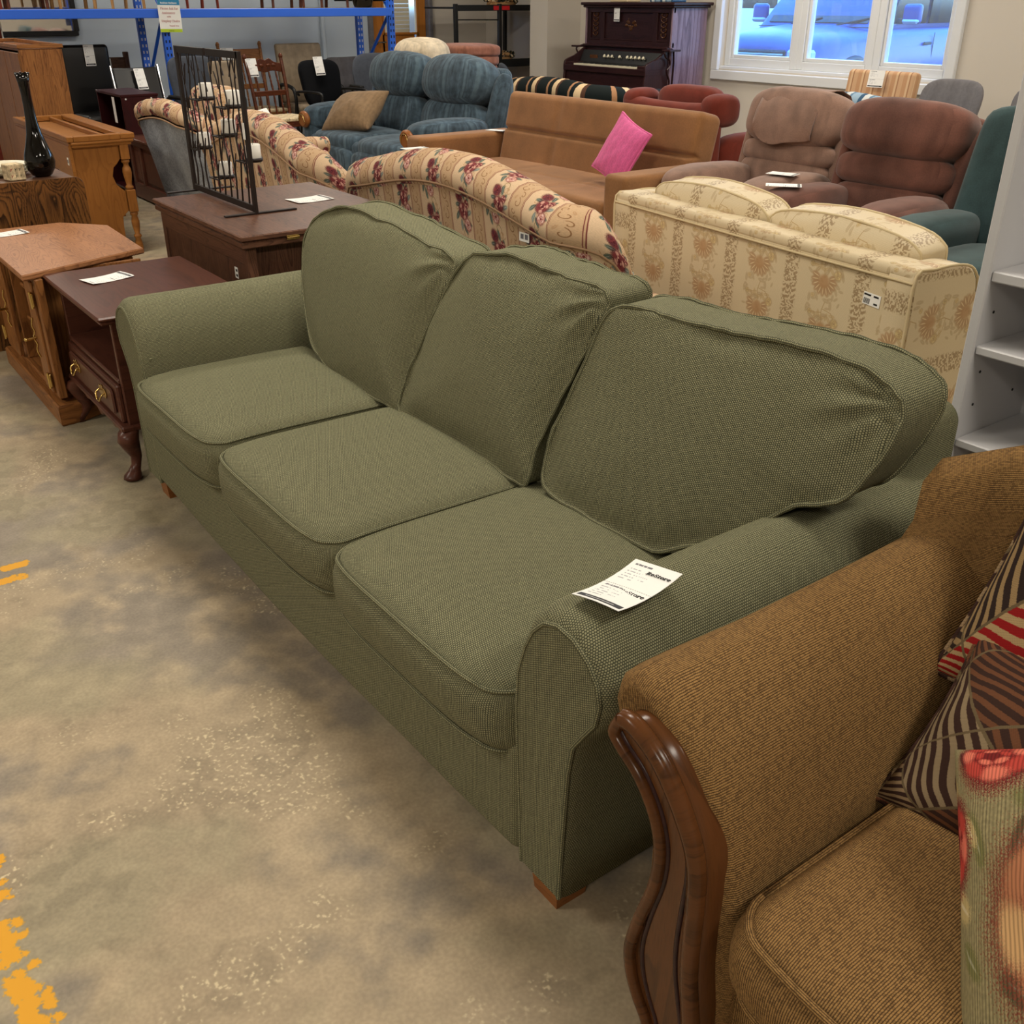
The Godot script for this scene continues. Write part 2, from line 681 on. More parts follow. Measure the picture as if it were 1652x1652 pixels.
func curl(b: PackedByteArray, n: int, cx: float, cy: float, r: float, turn: float, c: Color, w: float, dirn := 1.0) -> void:
	var p := []
	for i in 16:
		var t := i / 15.0
		var a := turn + dirn * t * 5.2
		p.append(Vector2(cx + cos(a) * r * (1.0 - t * 0.85), cy + sin(a) * r * (1.0 - t * 0.85)))
	stroke(b, n, p, w, c)

func rose(b: PackedByteArray, n: int, cx: float, cy: float, r: float, deep: Color, mid: Color, pale: Color) -> void:
	blob(b, n, cx, cy, r, r * 0.95, 0, deep, 0.15, 0.5)
	for i in 7:
		var a := i * TAU / 7.0 + cx
		blob(b, n, cx + cos(a) * r * 0.58, cy + sin(a) * r * 0.58, r * 0.4, r * 0.26, a + PI / 2, mid if i % 2 == 0 else pale, 0.5, 0.3)
	for i in 5:
		var a := i * TAU / 5.0 + cy
		blob(b, n, cx + cos(a) * r * 0.27, cy + sin(a) * r * 0.27, r * 0.22, r * 0.13, a + PI / 2, pale if i % 2 == 0 else mid, 0.5, 0.3)
	blob(b, n, cx, cy, r * 0.16, r * 0.16, 0, deep, 0.6, 0.2)

func leaf(b: PackedByteArray, n: int, cx: float, cy: float, r: float, a: float, c: Color) -> void:
	blob(b, n, cx, cy, r, r * 0.42, a, c, 0.3, 0.4)
	blob(b, n, cx + cos(a) * r * 0.1, cy + sin(a) * r * 0.1, r * 0.8, r * 0.07, a, c.lightened(0.3), 0.5, 0.1)

func ground_fill(n: int, c: Color, vary: float, sd: int) -> PackedByteArray:
	var b := PackedByteArray()
	b.resize(n * n * 3)
	var g := grey(sd, n, n, 0.15, 3)
	for i in n * n:
		# faint ribbing of the cloth
		var k := 1.0 + vary * ((g[i] - 128) / 128.0) + (0.04 if (i / n) % 4 < 2 else -0.04)
		put(b, i, c * k)
	return b

func print_mat(b: PackedByteArray, n: int, size: float, rough := 0.85, sheen := 0.0) -> StandardMaterial3D:
	var m := std(Color.WHITE, rough)
	m.albedo_texture = to_tex(b, n, n)
	m.metallic_specular = 0.3
	m.uv1_scale = Vector3(1.0 / size, 1.0 / size, 1)
	if sheen > 0.0:
		m.rim_enabled = true
		m.rim = sheen
	return m

func rose_stripe() -> StandardMaterial3D:
	var n := 512
	var cream := Color(0.79, 0.685, 0.565)
	var b := ground_fill(n, cream, 0.05, 31)
	# two stripes of scrolls, two of roses, pinned between pairs of wine-red lines
	for y in n:
		for x in range(0, n):
			var u := x % 256
			if u < 92:
				var i := (y * n + x) * 3
				b[i] = int(b[i] * 0.93)
				b[i + 1] = int(b[i + 1] * 0.90)
				b[i + 2] = int(b[i + 2] * 0.86)
			if u in [0, 1, 2, 7, 8, 85, 86, 91, 92, 93]:
				put(b, y * n + x, Color(0.46, 0.24, 0.22))
	var tan_ := Color(0.52, 0.38, 0.26, 0.9)
	for k in 40:
		curl(b, n, 110.0 + (k % 2) * 256 + 130 * hsh(k, 1), 512 * hsh(k, 2), 12 + 12 * hsh(k, 3), k, Color(0.66, 0.52, 0.38, 0.7), 1.8, 1.0 if k % 3 else -1.0)
	for col in 2:
		for k in 7:
			var y := k * 73.0 + col * 36.0
			curl(b, n, 46.0 + col * 256, y, 24, k * 1.3, tan_, 2.2, 1.0 if k % 2 == 0 else -1.0)
			curl(b, n, 32.0 + col * 256 + 26 * (k % 2), y + 36, 15, k * 2.1, tan_, 2.0, -1.0)
			leaf(b, n, 60.0 + col * 256 - 30 * (k % 2), y + 18, 12, k, Color(0.66, 0.52, 0.38, 0.8))
	var wine := Color(0.32, 0.11, 0.14)
	var red := Color(0.48, 0.22, 0.23)
	var pink := Color(0.77, 0.58, 0.52)
	var gr := Color(0.33, 0.37, 0.33)
	for col in 2:
		for k in 3:
			var x := 174.0 + col * 256 + (14 if k % 2 == 0 else -16)
			var y := 60.0 + k * 171 + col * 85
			for e in 9:
				var a := e * 0.7 + k
				leaf(b, n, x + cos(a) * (36 + 14 * hsh(e, k)), y + sin(a) * (50 + 16 * hsh(e, k, 2)), 25, a + 0.5, gr if e % 3 else gr.lightened(0.22))
			rose(b, n, x, y, 38, wine, red, pink)
			rose(b, n, x - 24, y + 50, 28, wine, wine.lightened(0.1), red)
			rose(b, n, x + 26, y - 46, 27, red, pink, pink.lightened(0.3))
			rose(b, n, x + 30, y + 30, 18, wine, red, pink)
			curl(b, n, x + 10, y + 84, 22, k, Color(0.55, 0.48, 0.34), 2.0)
	return print_mat(b, n, 0.46)

func brocade() -> StandardMaterial3D:
	var n := 512
	var b := ground_fill(n, Color(0.80, 0.735, 0.60), 0.03, 44)
	var tan_ := Color(0.66, 0.53, 0.38, 0.85)
	# ikat bands
	var f := noise(71, 0.05, 2)
	for y in n:
		for x in range(0, 126):
			var col := x / 9
			var s := sin((y + 40.0 * hsh(col, 3) + 24.0 * f.get_noise_2d(col * 40.0, cos(TAU * y / n) * 60.0)) * TAU / 64.0 * 2.0) * 0.5 + 0.5
			var e := smoothstep(0.0, 22.0, x) * (1.0 - smoothstep(104.0, 126.0, x))
			var v := smoothstep(0.35, 0.8, s * (0.6 + 0.5 * e)) * e
			if v > 0.02:
				var i := (y * n + x) * 3
				b[i] = int(lerpf(b[i], 142, v * 0.8))
				b[i + 1] = int(lerpf(b[i + 1], 118, v * 0.8))
				b[i + 2] = int(lerpf(b[i + 2], 84, v * 0.8))
	for k in 2:
		var x := 306.0 + k * 18
		var y := 110.0 + k * 256
		for e in 8:
			leaf(b, n, x - 70 + e * 20, y + 76 - 26 * absf(sin(e * 1.3)), 26, e * 0.9, Color(0.72, 0.62, 0.44, 0.7))
		for q in 26:
			leaf(b, n, x - 130 + 260 * hsh(q, k, 1), y - 120 + 250 * hsh(q, k, 2), 18 + 14 * hsh(q, k, 3), q * 1.1, Color(0.66, 0.57, 0.42, 0.55))
		for e in 11:
			var a := 0.3 - (PI + 0.6) * e / 10.0
			blob(b, n, x + cos(a) * 64, y + sin(a) * 60, 38, 20, a, tan_, 0.4, 0.3)
			blob(b, n, x + cos(a) * 64, y + sin(a) * 60, 27, 3.0, a, Color(0.86, 0.79, 0.63, 0.9), 0.4, 0.2)
		blob(b, n, x, y - 8, 44, 46, 0, Color(0.66, 0.50, 0.33, 0.75), 0.4, 0.4)
		rose(b, n, x - 92, y + 40, 30, Color(0.66, 0.56, 0.40), Color(0.74, 0.64, 0.46), Color(0.8, 0.72, 0.52))
		rose(b, n, x + 96, y + 70, 18, Color(0.62, 0.54, 0.40), Color(0.74, 0.64, 0.46), Color(0.78, 0.7, 0.5))
		rose(b, n, x + 70, y - 96, 15, Color(0.70, 0.60, 0.44), Color(0.76, 0.66, 0.48), Color(0.8, 0.72, 0.52))
		stroke(b, n, [Vector2(x, y + 20), Vector2(x + 10, y + 90), Vector2(x - 8, y + 140)], 3, Color(0.68, 0.58, 0.40))
		stroke(b, n, [Vector2(x + 8, y + 80), Vector2(x + 60, y + 70), Vector2(x + 92, y + 70)], 2.5, Color(0.68, 0.58, 0.40))
		stroke(b, n, [Vector2(x + 2, y + 100), Vector2(x - 60, y + 90), Vector2(x - 92, y + 50)], 2.5, Color(0.68, 0.58, 0.40))
	var m := print_mat(b, n, 0.34, 0.55, 0.2)
	m.metallic_specular = 0.5
	return m

func tapestry_roses() -> StandardMaterial3D:
	var n := 512
	var b := ground_fill(n, Color(0.56, 0.52, 0.38), 0.12, 52)
	for e in 90:
		leaf(b, n, hsh(e, 1) * n, hsh(e, 2) * n, 26 + 22 * hsh(e, 3), e * 1.7, [Color(0.30, 0.31, 0.21), Color(0.47, 0.46, 0.29), Color(0.22, 0.19, 0.16), Color(0.74, 0.66, 0.46)][e % 4])
	for e in [[110, 110, 82, 1], [370, 96, 70, 0], [250, 300, 96, 1], [60, 390, 70, 0], [440, 400, 84, 1], [420, 230, 46, 0], [180, 470, 50, 0]]:
		if e[3] == 1: rose(b, n, e[0], e[1], e[2], Color(0.50, 0.27, 0.20), Color(0.68, 0.45, 0.32), Color(0.80, 0.64, 0.45))
		else: rose(b, n, e[0], e[1], e[2], Color(0.45, 0.12, 0.12), Color(0.72, 0.26, 0.22), Color(0.86, 0.46, 0.38))
	# coarse cross-threads of the tapestry
	for y in n:
		if y % 5 < 2:
			for x in n * 3:
				b[y * n * 3 + x] = int(b[y * n * 3 + x] * 0.80)
	return print_mat(b, n, 1.0)

func patchwork() -> StandardMaterial3D:
	var n := 512
	var b := PackedByteArray()
	b.resize(n * n * 3)
	var f := noise(8, 0.006, 2)
	var brown := Color(0.21, 0.13, 0.10)
	var sets_ := [[brown, Color(0.54, 0.47, 0.36)], [brown, Color(0.45, 0.25, 0.14)], [Color(0.55, 0.08, 0.08), Color(0.66, 0.56, 0.40)], [brown, Color(0.40, 0.25, 0.16)], [Color(0.17, 0.12, 0.10), Color(0.58, 0.48, 0.33)], [brown, Color(0.27, 0.18, 0.15)], [Color(0.25, 0.15, 0.14), Color(0.20, 0.12, 0.12)], [brown, Color(0.56, 0.47, 0.35)]]
	for y in n:
		for x in n:
			# diamonds of striped skins, each its own pair of colours
			var u := (x + y + 14.0 * sin(y / 46.0)) / 190.0
			var v := (x - y + 512.0 + 12.0 * sin(x / 52.0)) / 210.0
			var iu := int(floor(u))
			var iv := int(floor(v))
			var s: Array = sets_[int(hsh(iu, iv, 5) * 7.99)]
			var k := int(hsh(iu, iv, 9) * 3.0)
			var w := f.get_noise_2d(x, y) * 9.0
			var t := 0.0
			if k == 0: t = (y + w + 5.0 * sin(x / 50.0)) / 21.0
			elif k == 1: t = (y * 0.9 + x * 0.25 + w) / 20.0
			else: t = (x * 0.8 - y * 0.5 + w) / 20.0
			var on := fposmod(t, 1.0) > 0.52
			var c: Color = s[1] if on else s[0]
			var edge := minf(fposmod(u, 1.0), fposmod(v, 1.0))
			if edge < 0.035: c = Color(0.40, 0.34, 0.24)
			if (x + y * 2) % 5 < 2: c = c * 0.80
			put(b, y * n + x, c)
	return print_mat(b, n, 1.0)

func striped(cols: Array, size: float, along_u := true) -> StandardMaterial3D:
	var n := 256
	var b := PackedByteArray()
	b.resize(n * n * 3)
	var g := grey(61, n, n, 0.2, 2)
	var total := 0.0
	for c in cols: total += c[1]
	for y in n:
		for x in n:
			var t := float(x if along_u else y) / n * total
			var c := Color.BLACK
			for e in cols:
				if t < e[1]:
					c = e[0]
					break
				t -= e[1]
			put(b, y * n + x, c * (0.9 + 0.2 * g[y * n + x] / 255.0))
	return print_mat(b, n, size)

func slip() -> StandardMaterial3D:
	# printed price slip: two store lines, small print, a dark band at one end
	var n := 256
	var b := PackedByteArray()
	b.resize(n * n * 3)
	for y in n:
		for x in n:
			var c := Color(0.93, 0.93, 0.92)
			var blk := (y / 26)
			if y > 226 and y < 246 and x > 10 and x < 246: c = Color(0.17, 0.18, 0.2)
			if y > 234 and y < 238 and x > 50 and x < 205: c = Color(0.75, 0.75, 0.75)
			if y > 128 and y < 131 and x % 12 < 7: c = Color(0.45, 0.45, 0.45)
			if x > 24 and x < 96 and y % 13 < 4 and ((y > 36 and y < 100) or (y > 150 and y < 212)) and hsh(x / 7, y / 13) > 0.35: c = Color(0.66, 0.66, 0.68)
			if x > 24 and x < 118 and ((y > 14 and y < 22) or (y > 138 and y < 146)) and hsh(x / 4, y / 8) > 0.25: c = Color(0.42, 0.42, 0.44)
			if x > 104 and x < 150 and y % 16 < 4 and ((y > 50 and y < 90) or (y > 160 and y < 200)) and hsh(x / 5, y / 16, 4) > 0.4: c = Color(0.72, 0.72, 0.74)
			put(b, y * n + x, c)
	var m := std(Color.WHITE, 0.6)
	m.albedo_texture = to_tex(b, n, n)
	return m

func concrete() -> StandardMaterial3D:
	# a worn floor 4.5 m square: tan and grey patches, scuffs, pale flecks and scraps of yellow paint
	var n := 1536
	var b := PackedByteArray()
	b.resize(n * n * 3)
	var lo := grey(101, n, n, 2.6 / n, 4)
	var mi := grey(102, n, n, 9.0 / n, 5)
	var hi := grey(103, n, n, 40.0 / n, 4)
	var fi := grey(104, n, n, 0.28, 2)
	var wet := grey(105, n, n, 6.0 / n, 5)
	var chip := grey(106, n, n, 0.16, 4)
	var tan_ := Color(0.655, 0.59, 0.49)
	var gr := Color(0.55, 0.51, 0.455)
	var olive := Color(0.61, 0.57, 0.47)
	var pale := Color(0.86, 0.80, 0.66)
	for y in n:
		for x in n:
			var i := y * n + x
			var a := lo[i] / 255.0
			var m := mi[i] / 255.0
			var h := hi[i] / 255.0
			var w := wet[i] / 255.0
			var k := smoothstep(0.42, 0.60, a * 0.55 + m * 0.33 + h * 0.16)
			var r := lerpf(gr.r, tan_.r, k)
			var g := lerpf(gr.g, tan_.g, k)
			var bl := lerpf(gr.b, tan_.b, k)
			var o := smoothstep(0.40, 0.70, w)
			r = lerpf(r, olive.r, o * 0.8)
			g = lerpf(g, olive.g, o * 0.8)
			bl = lerpf(bl, olive.b, o * 0.8)
			var sc := smoothstep(0.55, 0.72, m) * smoothstep(0.40, 0.66, h) * 0.13
			var v := (1.0 - sc) * (0.93 + 0.14 * fi[i] / 255.0) * (0.92 + 0.16 * h)
			r *= v
			g *= v
			bl *= v
			var fl := 0.75 * smoothstep(0.62, 0.68, chip[i] / 255.0 * 0.6 + fi[i] / 255.0 * 0.4) * smoothstep(0.60, 0.68, m * 0.5 + (1.0 - w) * 0.5)
			r = lerpf(r, pale.r, fl)
			g = lerpf(g, pale.g, fl)
			bl = lerpf(bl, pale.b, fl)
			b[i * 3] = int(minf(r, 1.0) * 255)
			b[i * 3 + 1] = int(minf(g, 1.0) * 255)
			b[i * 3 + 2] = int(minf(bl, 1.0) * 255)
	# what is left of a painted line, and two scraps further on: (x, z) in metres from (-3.2, -5.2)
	var s := n / 4.5
	for e in 900:
		var z := -1.75 + 0.75 * hsh(e, 1)
		var x := -0.012 + 0.05 * (hsh(e, 2) - 0.35) + (0.006 * sin(z * 9.0))
		if hsh(int(z * 40), 3) < 0.25 or (x > -0.004 and hsh(int(z * 90), int(x * 200)) < 0.6): continue
		blob(b, n, (x + 3.2) * s, (z + 5.2) * s, 1.5 + 2.5 * hsh(e, 5), 2.0 + 2.5 * hsh(e, 6), e, Color(0.86, 0.62, 0.16), 0.2, 0.5)
	for e in 260:
		var p := Vector2(0.30 + 0.07 * (hsh(e, 11) - 0.5), -2.94 + 0.028 * (hsh(e, 12) - 0.5)) if e % 2 == 0 else Vector2(0.25 + 0.13 * (hsh(e, 11) - 0.5), -2.865 + 0.03 * (hsh(e, 12) - 0.5))
		blob(b, n, (p.x + 3.2) * s, (p.y + 5.2) * s, 3, 2.2, e, Color(0.86, 0.62, 0.16), 0.2, 0.5)
	var mt := std(Color.WHITE, 0.62)
	mt.albedo_texture = to_tex(b, n, n)
	mt.metallic_specular = 0.4
	mt.roughness_texture = null
	mt.uv1_scale = Vector3(1.0 / 4.5, 1.0 / 4.5, 1)
	mt.uv1_offset = Vector3(3.2 / 4.5, 5.2 / 4.5, 0)
	return mt

func materials() -> void:
	M.green = weave(Color(0.165, 0.175, 0.14), Color(0.595, 0.585, 0.46), 32, 12, 0.138, 0.5, 0.8, 0.18, 2.0)
	M.chenille = weave(Color(0.15, 0.105, 0.065), Color(0.58, 0.45, 0.28), 32, 10, 0.106, 0.5, 0.8, 0.45, 2.2, 0.66)
	M.floor = concrete()
	M.roses = rose_stripe()
	M.brocade = brocade()
	M.tapestry = tapestry_roses()
	M.patch = patchwork()
	M.slip = slip()
	M.oak = wood(Color(0.66, 0.46, 0.31), Color(0.44, 0.28, 0.17), 0.9, 12, 1.0, 0.45, 3, 0.85)
	M.oak_side = wood(Color(0.57, 0.38, 0.21), Color(0.33, 0.19, 0.09), 1.1, 8, 1.0, 0.42, 21, 0.9)
	M.zebra = wood(Color(0.47, 0.31, 0.16), Color(0.16, 0.095, 0.05), 1.3, 7, 1.3, 0.35, 12, 1.35)
	M.maple = wood(Color(0.58, 0.38, 0.18), Color(0.45, 0.28, 0.12), 1.0, 4, 1.0, 0.38, 33, 0.6)
	M.walnut = wood(Color(0.40, 0.275, 0.21), Color(0.20, 0.125, 0.095), 0.8, 12, 0.7, 0.4, 41, 0.95)
	M.mahogany = wood(Color(0.34, 0.20, 0.155), Color(0.20, 0.11, 0.085), 0.9, 6, 0.8, 0.3, 51, 0.6)
	M.cherry = wood(Color(0.20, 0.05, 0.06), Color(0.12, 0.03, 0.035), 0.9, 5, 0.6, 0.35, 55, 0.6)
	M.daylit_veneer = wood(Color(0.50, 0.42, 0.46), Color(0.30, 0.22, 0.25), 1.2, 6, 0.4, 0.3, 58, 0.9)  # organ veneer with window light painted in: paler than the rest of the case
	M.organ = wood(Color(0.20, 0.115, 0.12), Color(0.11, 0.06, 0.065), 0.8, 6, 0.6, 0.28, 57, 0.8)
	M.carved = wood(Color(0.35, 0.215, 0.115), Color(0.17, 0.10, 0.055), 0.7, 3, 0.9, 0.22, 61, 0.6)
	M.chairwood = wood(Color(0.36, 0.18, 0.09), Color(0.18, 0.085, 0.045), 0.6, 5, 0.8, 0.38, 65, 0.8)
	M.block = wood(Color(0.56, 0.35, 0.18), Color(0.38, 0.22, 0.10), 0.4, 5, 0.6, 0.4, 67, 0.7)
	M.blue = cloth(Color(0.27, 0.335, 0.385), 0.18, 1.4, 0.25, 0.30, Color(0.36, 0.43, 0.46, 0.4))
	M.suede = cloth(Color(0.54, 0.385, 0.25), 0.07, 0.3, 0.35, 0.7)
	M.pinkwool = cloth(Color(0.81, 0.37, 0.58), 0.06, 0.2, 0.4, 0.12)
	M.mauve = cloth(Color(0.52, 0.415, 0.365), 0.09, 0.6, 0.45, 0.5)
	M.rust = cloth(Color(0.385, 0.26, 0.225), 0.10, 0.5, 0.45, 0.5)
	M.teal = cloth(Color(0.19, 0.265, 0.275), 0.10, 0.5, 0.4, 0.5)
	M.brick = cloth(Color(0.40, 0.17, 0.13), 0.08, 0.4, 0.3, 0.5)
	M.tan = cloth(Color(0.52, 0.43, 0.33), 0.08, 0.8, 0.2, 0.25)
	M.grey_cloth = cloth(Color(0.27, 0.285, 0.315), 0.05, 0.4, 0.15, 0.2)
	M.grey_office = cloth(Color(0.42, 0.41, 0.42), 0.05, 0.5, 0.2, 0.15)
	M.dust = cloth(Color(0.55, 0.57, 0.60), 0.25, 0.2, 0.0, 0.9, Color(0.60, 0.60, 0.58, 0.4))
	M.beige_cloth = cloth(Color(0.56, 0.50, 0.42), 0.08, 0.4, 0.15, 0.3)
	M.cream_throw = cloth(Color(0.80, 0.74, 0.64), 0.10, 0.8, 0.2, 0.3)
	M.comforter = cloth(Color(0.56, 0.37, 0.30), 0.12, 0.6, 0.3, 0.3)
	M.navy_mesh = cloth(Color(0.035, 0.042, 0.06), 0.2, 0.4, 0.1, 0.1)
	M.pipe_cream = std(Color(0.78, 0.71, 0.56), 0.85)
	M.pipe_tan = std(Color(0.66, 0.53, 0.41), 0.85)
	M.cane = cloth(Color(0.78, 0.71, 0.58), 0.2, 1.0, 0.1, 0.1)
	M.stripe_sofa = striped([[Color(0.05, 0.085, 0.085), 5], [Color(0.62, 0.46, 0.33), 1], [Color(0.05, 0.085, 0.085), 2], [Color(0.80, 0.70, 0.55), 2], [Color(0.30, 0.20, 0.15), 1]], 0.30)
	M.plaid = striped([[Color(0.56, 0.66, 0.74), 3], [Color(0.22, 0.34, 0.45), 1.4], [Color(0.78, 0.80, 0.80), 2], [Color(0.38, 0.50, 0.60), 1]], 0.16)
	M.beige_stripe = striped([[Color(0.72, 0.56, 0.42), 2], [Color(0.80, 0.68, 0.54), 1], [Color(0.62, 0.46, 0.34), 0.6], [Color(0.76, 0.62, 0.48), 2]], 0.11)
	M.leather = std(Color(0.035, 0.03, 0.032), 0.38)
	M.black_vinyl = std(Color(0.05, 0.052, 0.062), 0.35)
	M.black_metal = std(Color(0.02, 0.02, 0.023), 0.45)
	M.iron = std(Color(0.13, 0.09, 0.075), 0.5, 0.35)
	M.chrome = std(Color(0.8, 0.81, 0.83), 0.2, 1.0)
	M.brass = std(Color(0.80, 0.69, 0.44), 0.22, 1.0)
	M.rack_blue = std(Color(0.13, 0.38, 0.84), 0.4)
	M.black_gloss = std(Color(0.008, 0.008, 0.012), 0.06)
	M.wax = std(Color(0.90, 0.89, 0.86), 0.55)
	M.white_paint = std(Color(0.76, 0.76, 0.77), 0.5)
	M.trim = std(Color(0.82, 0.83, 0.84), 0.45)
	M.wall_grey = std(Color(0.70, 0.745, 0.79), 0.9)
	M.wall_beige = std(Color(0.765, 0.735, 0.69), 0.9)
	M.ceiling = std(Color(0.82, 0.81, 0.78), 0.95)
	M.ink = std(Color(0.06, 0.06, 0.065), 0.7)
	M.grey_ink = std(Color(0.4, 0.4, 0.42), 0.7)
	M.red_ink = std(Color(0.62, 0.10, 0.16), 0.7)
	M.paper = std(Color(0.92, 0.92, 0.90), 0.7)
	M.ivory = std(Color(0.83, 0.80, 0.70), 0.35)
	M.dark_hole = std(Color(0.03, 0.02, 0.02), 0.8)
	M.door_wood = wood(Color(0.70, 0.45, 0.19), Color(0.58, 0.35, 0.13), 1.2, 5, 0.6, 0.4, 81, 0.5)
	M.blind = std(Color(0.80, 0.77, 0.68), 0.7)
	M.plastic_black = std(Color(0.03, 0.03, 0.033), 0.5)
	var g := std(Color(0.9, 0.95, 1.0, 0.08), 0.02)
	g.transparency = BaseMaterial3D.TRANSPARENCY_ALPHA
	M.glass = g
	M.red = std(Color(0.72, 0.05, 0.09), 0.5)
	M.cyan = std(Color(0.08, 0.48, 0.66), 0.5)
	M.lime = std(Color(0.68, 0.78, 0.10), 0.5)
	M.straw = std(Color(0.62, 0.47, 0.30), 0.9)
	M.dry = std(Color(0.82, 0.74, 0.60), 0.9)
	M.moss = std(Color(0.14, 0.15, 0.08), 0.9)
	M.truck = std(Color(0.02, 0.20, 0.50), 0.3)
	M.truck.clearcoat_enabled = true
	M.truck.clearcoat = 0.5
	M.van = std(Color(0.85, 0.87, 0.88), 0.3)
	M.tire = std(Color(0.03, 0.03, 0.032), 0.85)
	M.mirror = std(Color(0.9, 0.9, 0.9), 0.03, 1.0)
	M.dark_glass = std(Color(0.03, 0.05, 0.07), 0.05)
	M.lens = std(Color(0.75, 0.8, 0.82), 0.1)
	M.amber = std(Color(0.9, 0.32, 0.06), 0.3)
	M.asphalt = std(Color(0.22, 0.225, 0.235), 0.9)
	M.siding = std(Color(0.30, 0.36, 0.45), 0.8)

# ---------------------------------------------------------------- the room
func setting() -> void:
	X = Transform3D.IDENTITY
	var s := st0()
	var T := PackedVector3Array()
	var U := PackedVector2Array()
	box(s, Vector3(2.0, -0.05, -4.3), Vector3(13.4, 0.1, 17.0), 0.0)
	# the floor's pattern is laid out in metres
	s = st0()
	var c := [Vector3(-4.7, 0, -12.8), Vector3(8.7, 0, -12.8), Vector3(8.7, 0, 4.2), Vector3(-4.7, 0, 4.2)]
	for i in [0, 1, 2, 0, 2, 3]:
		T.append(c[i])
		U.append(Vector2(c[i].x, c[i].z))
	emit(s, T, U, false, true)
	box(s, Vector3(2.0, -0.06, -4.3), Vector3(13.4, 0.11, 17.0), 0.0)
	struct("floor", s, M.floor, "worn tan and grey concrete floor with scraps of yellow paint")
	s = st0()
	box(s, Vector3(2.0, 3.5, -4.3), Vector3(13.4, 0.2, 17.0), 0.0)
	struct("ceiling", s, M.ceiling)
	s = st0()
	box(s, Vector3(-4.6, 1.7, -4.3), Vector3(0.2, 3.5, 17.0), 0.0)
	struct("wall_left", s, M.wall_beige)
	s = st0()
	box(s, Vector3(2.0, 1.7, 4.1), Vector3(13.4, 3.5, 0.2), 0.0)
	struct("wall_front", s, M.wall_beige)
	# wall behind the rack, grey up to the door, beige past it
	s = st0()
	box(s, Vector3(1.0, 1.7, -12.4), Vector3(11.4, 3.5, 0.2), 0.0)
	struct("wall_back", s, M.wall_grey)
	s = st0()
	box(s, Vector3(8.16, 1.7, -12.4), Vector3(1.08, 3.5, 0.2), 0.0)
	box(s, Vector3(7.16, 2.75, -12.4), Vector3(0.92, 1.4, 0.2), 0.0)
	struct("wall_back_beige", s, M.wall_beige)
	# jutting wall beside the organ
	s = st0()
	box(s, Vector3(8.3, 1.7, -10.47), Vector3(0.6, 3.5, 0.34), 0.0)
	struct("wall_stub", s, M.wall_beige)
	# window wall with its opening
	var z0 := -7.98
	var z1 := -5.34
	s = st0()
	box(s, Vector3(8.6, 1.7, (-12.8 + z0) / 2), Vector3(0.2, 3.5, 12.8 + z0), 0.0)
	box(s, Vector3(8.6, 1.7, (4.2 + z1) / 2), Vector3(0.2, 3.5, 4.2 - z1), 0.0)
	box(s, Vector3(8.6, 0.405, (z0 + z1) / 2), Vector3(0.2, 0.91, z1 - z0), 0.0)
	box(s, Vector3(8.6, 2.9, (z0 + z1) / 2), Vector3(0.2, 1.1, z1 - z0), 0.0)
	struct("wall_right", s, M.wall_beige)
	var w := Node3D.new()
	w.name = "window_1"
	add_child(w)
	tag(w, "wide white window of three panes looking onto a parked blue truck", "", "", "structure")
	var zc := (z0 + z1) / 2
	s = st0()
	box(s, Vector3(8.485, 0.80, zc), Vector3(0.05, 0.09, z1 - z0 + 0.18), 0.006)
	box(s, Vector3(8.485, 2.40, zc), Vector3(0.05, 0.09, z1 - z0 + 0.18), 0.006)
	for z in [z0 - 0.045, z1 + 0.045]: box(s, Vector3(8.485, 1.6, z), Vector3(0.048, 1.51, 0.09), 0.006)
	obj("casing", s, M.trim, w)
	bx(w, "sill", M.trim, Vector3(8.57, 0.868, zc), Vector3(0.13, 0.034, z1 - z0), 0.004)
	for e in [[z0, -7.03], [-7.03, -6.15], [-6.15, z1]]:
		s = st0()
		var a: float = e[0]
		var b: float = e[1]
		var fw := 0.075
		for q in [[8.60, 0.0, fw], [8.615, fw, 0.035]]:
			var i: float = q[1]
			var t: float = q[2]
			box(s, Vector3(q[0], 0.885 + i + t / 2, (a + b) / 2), Vector3(0.068, t, b - a - 2 * i - 2 * t), 0.004)
			box(s, Vector3(q[0], 2.355 - i - t / 2, (a + b) / 2), Vector3(0.068, t, b - a - 2 * i - 2 * t), 0.004)
			box(s, Vector3(q[0], 1.62, a + i + t / 2), Vector3(0.07, 1.47 - 2 * i, t), 0.006)
			box(s, Vector3(q[0], 1.62, b - i - t / 2), Vector3(0.07, 1.47 - 2 * i, t), 0.006)
		obj("sash", s, M.trim, w)
		bx(w, "pane", M.glass, Vector3(8.625, 1.62, (a + b) / 2), Vector3(0.006, 1.27, b - a - 0.21), 0.0)
	# baseboards
	s = st0()
	box(s, Vector3(8.49, 0.05, -4.3), Vector3(0.02, 0.1, 16.6), 0.003)
	struct("baseboard_right", s, M.trim)
	s = st0()
	box(s, Vector3(1.0, 0.05, -12.29), Vector3(11.2, 0.1, 0.02), 0.003)
	struct("baseboard_back", s, M.wall_grey)
	# a pipe chase on the grey wall and the door in the corner
	s = st0()
	box(s, Vector3(6.05, 1.7, -12.26), Vector3(0.05, 3.4, 0.06), 0.01)
	struct("trim_1", s, M.wall_grey)
	var d := Node3D.new()
	d.name = "door_1"
	add_child(d)
	tag(d, "honey wood door with a blind over its glass in the far corner", "", "", "structure")
	s = st0()
	var x0 := 6.75
	var x1 := 7.57
	var zz := -12.36
	box(s, Vector3(x0 + 0.10, 1.02, zz), Vector3(0.20, 2.04, 0.045), 0.003, 1)
	box(s, Vector3(x1 - 0.07, 1.02, zz), Vector3(0.14, 2.04, 0.045), 0.003, 1)
	box(s, Vector3((x0 + x1) / 2, 0.56, zz), Vector3(x1 - x0 - 0.34, 1.12, 0.045), 0.003, 1)
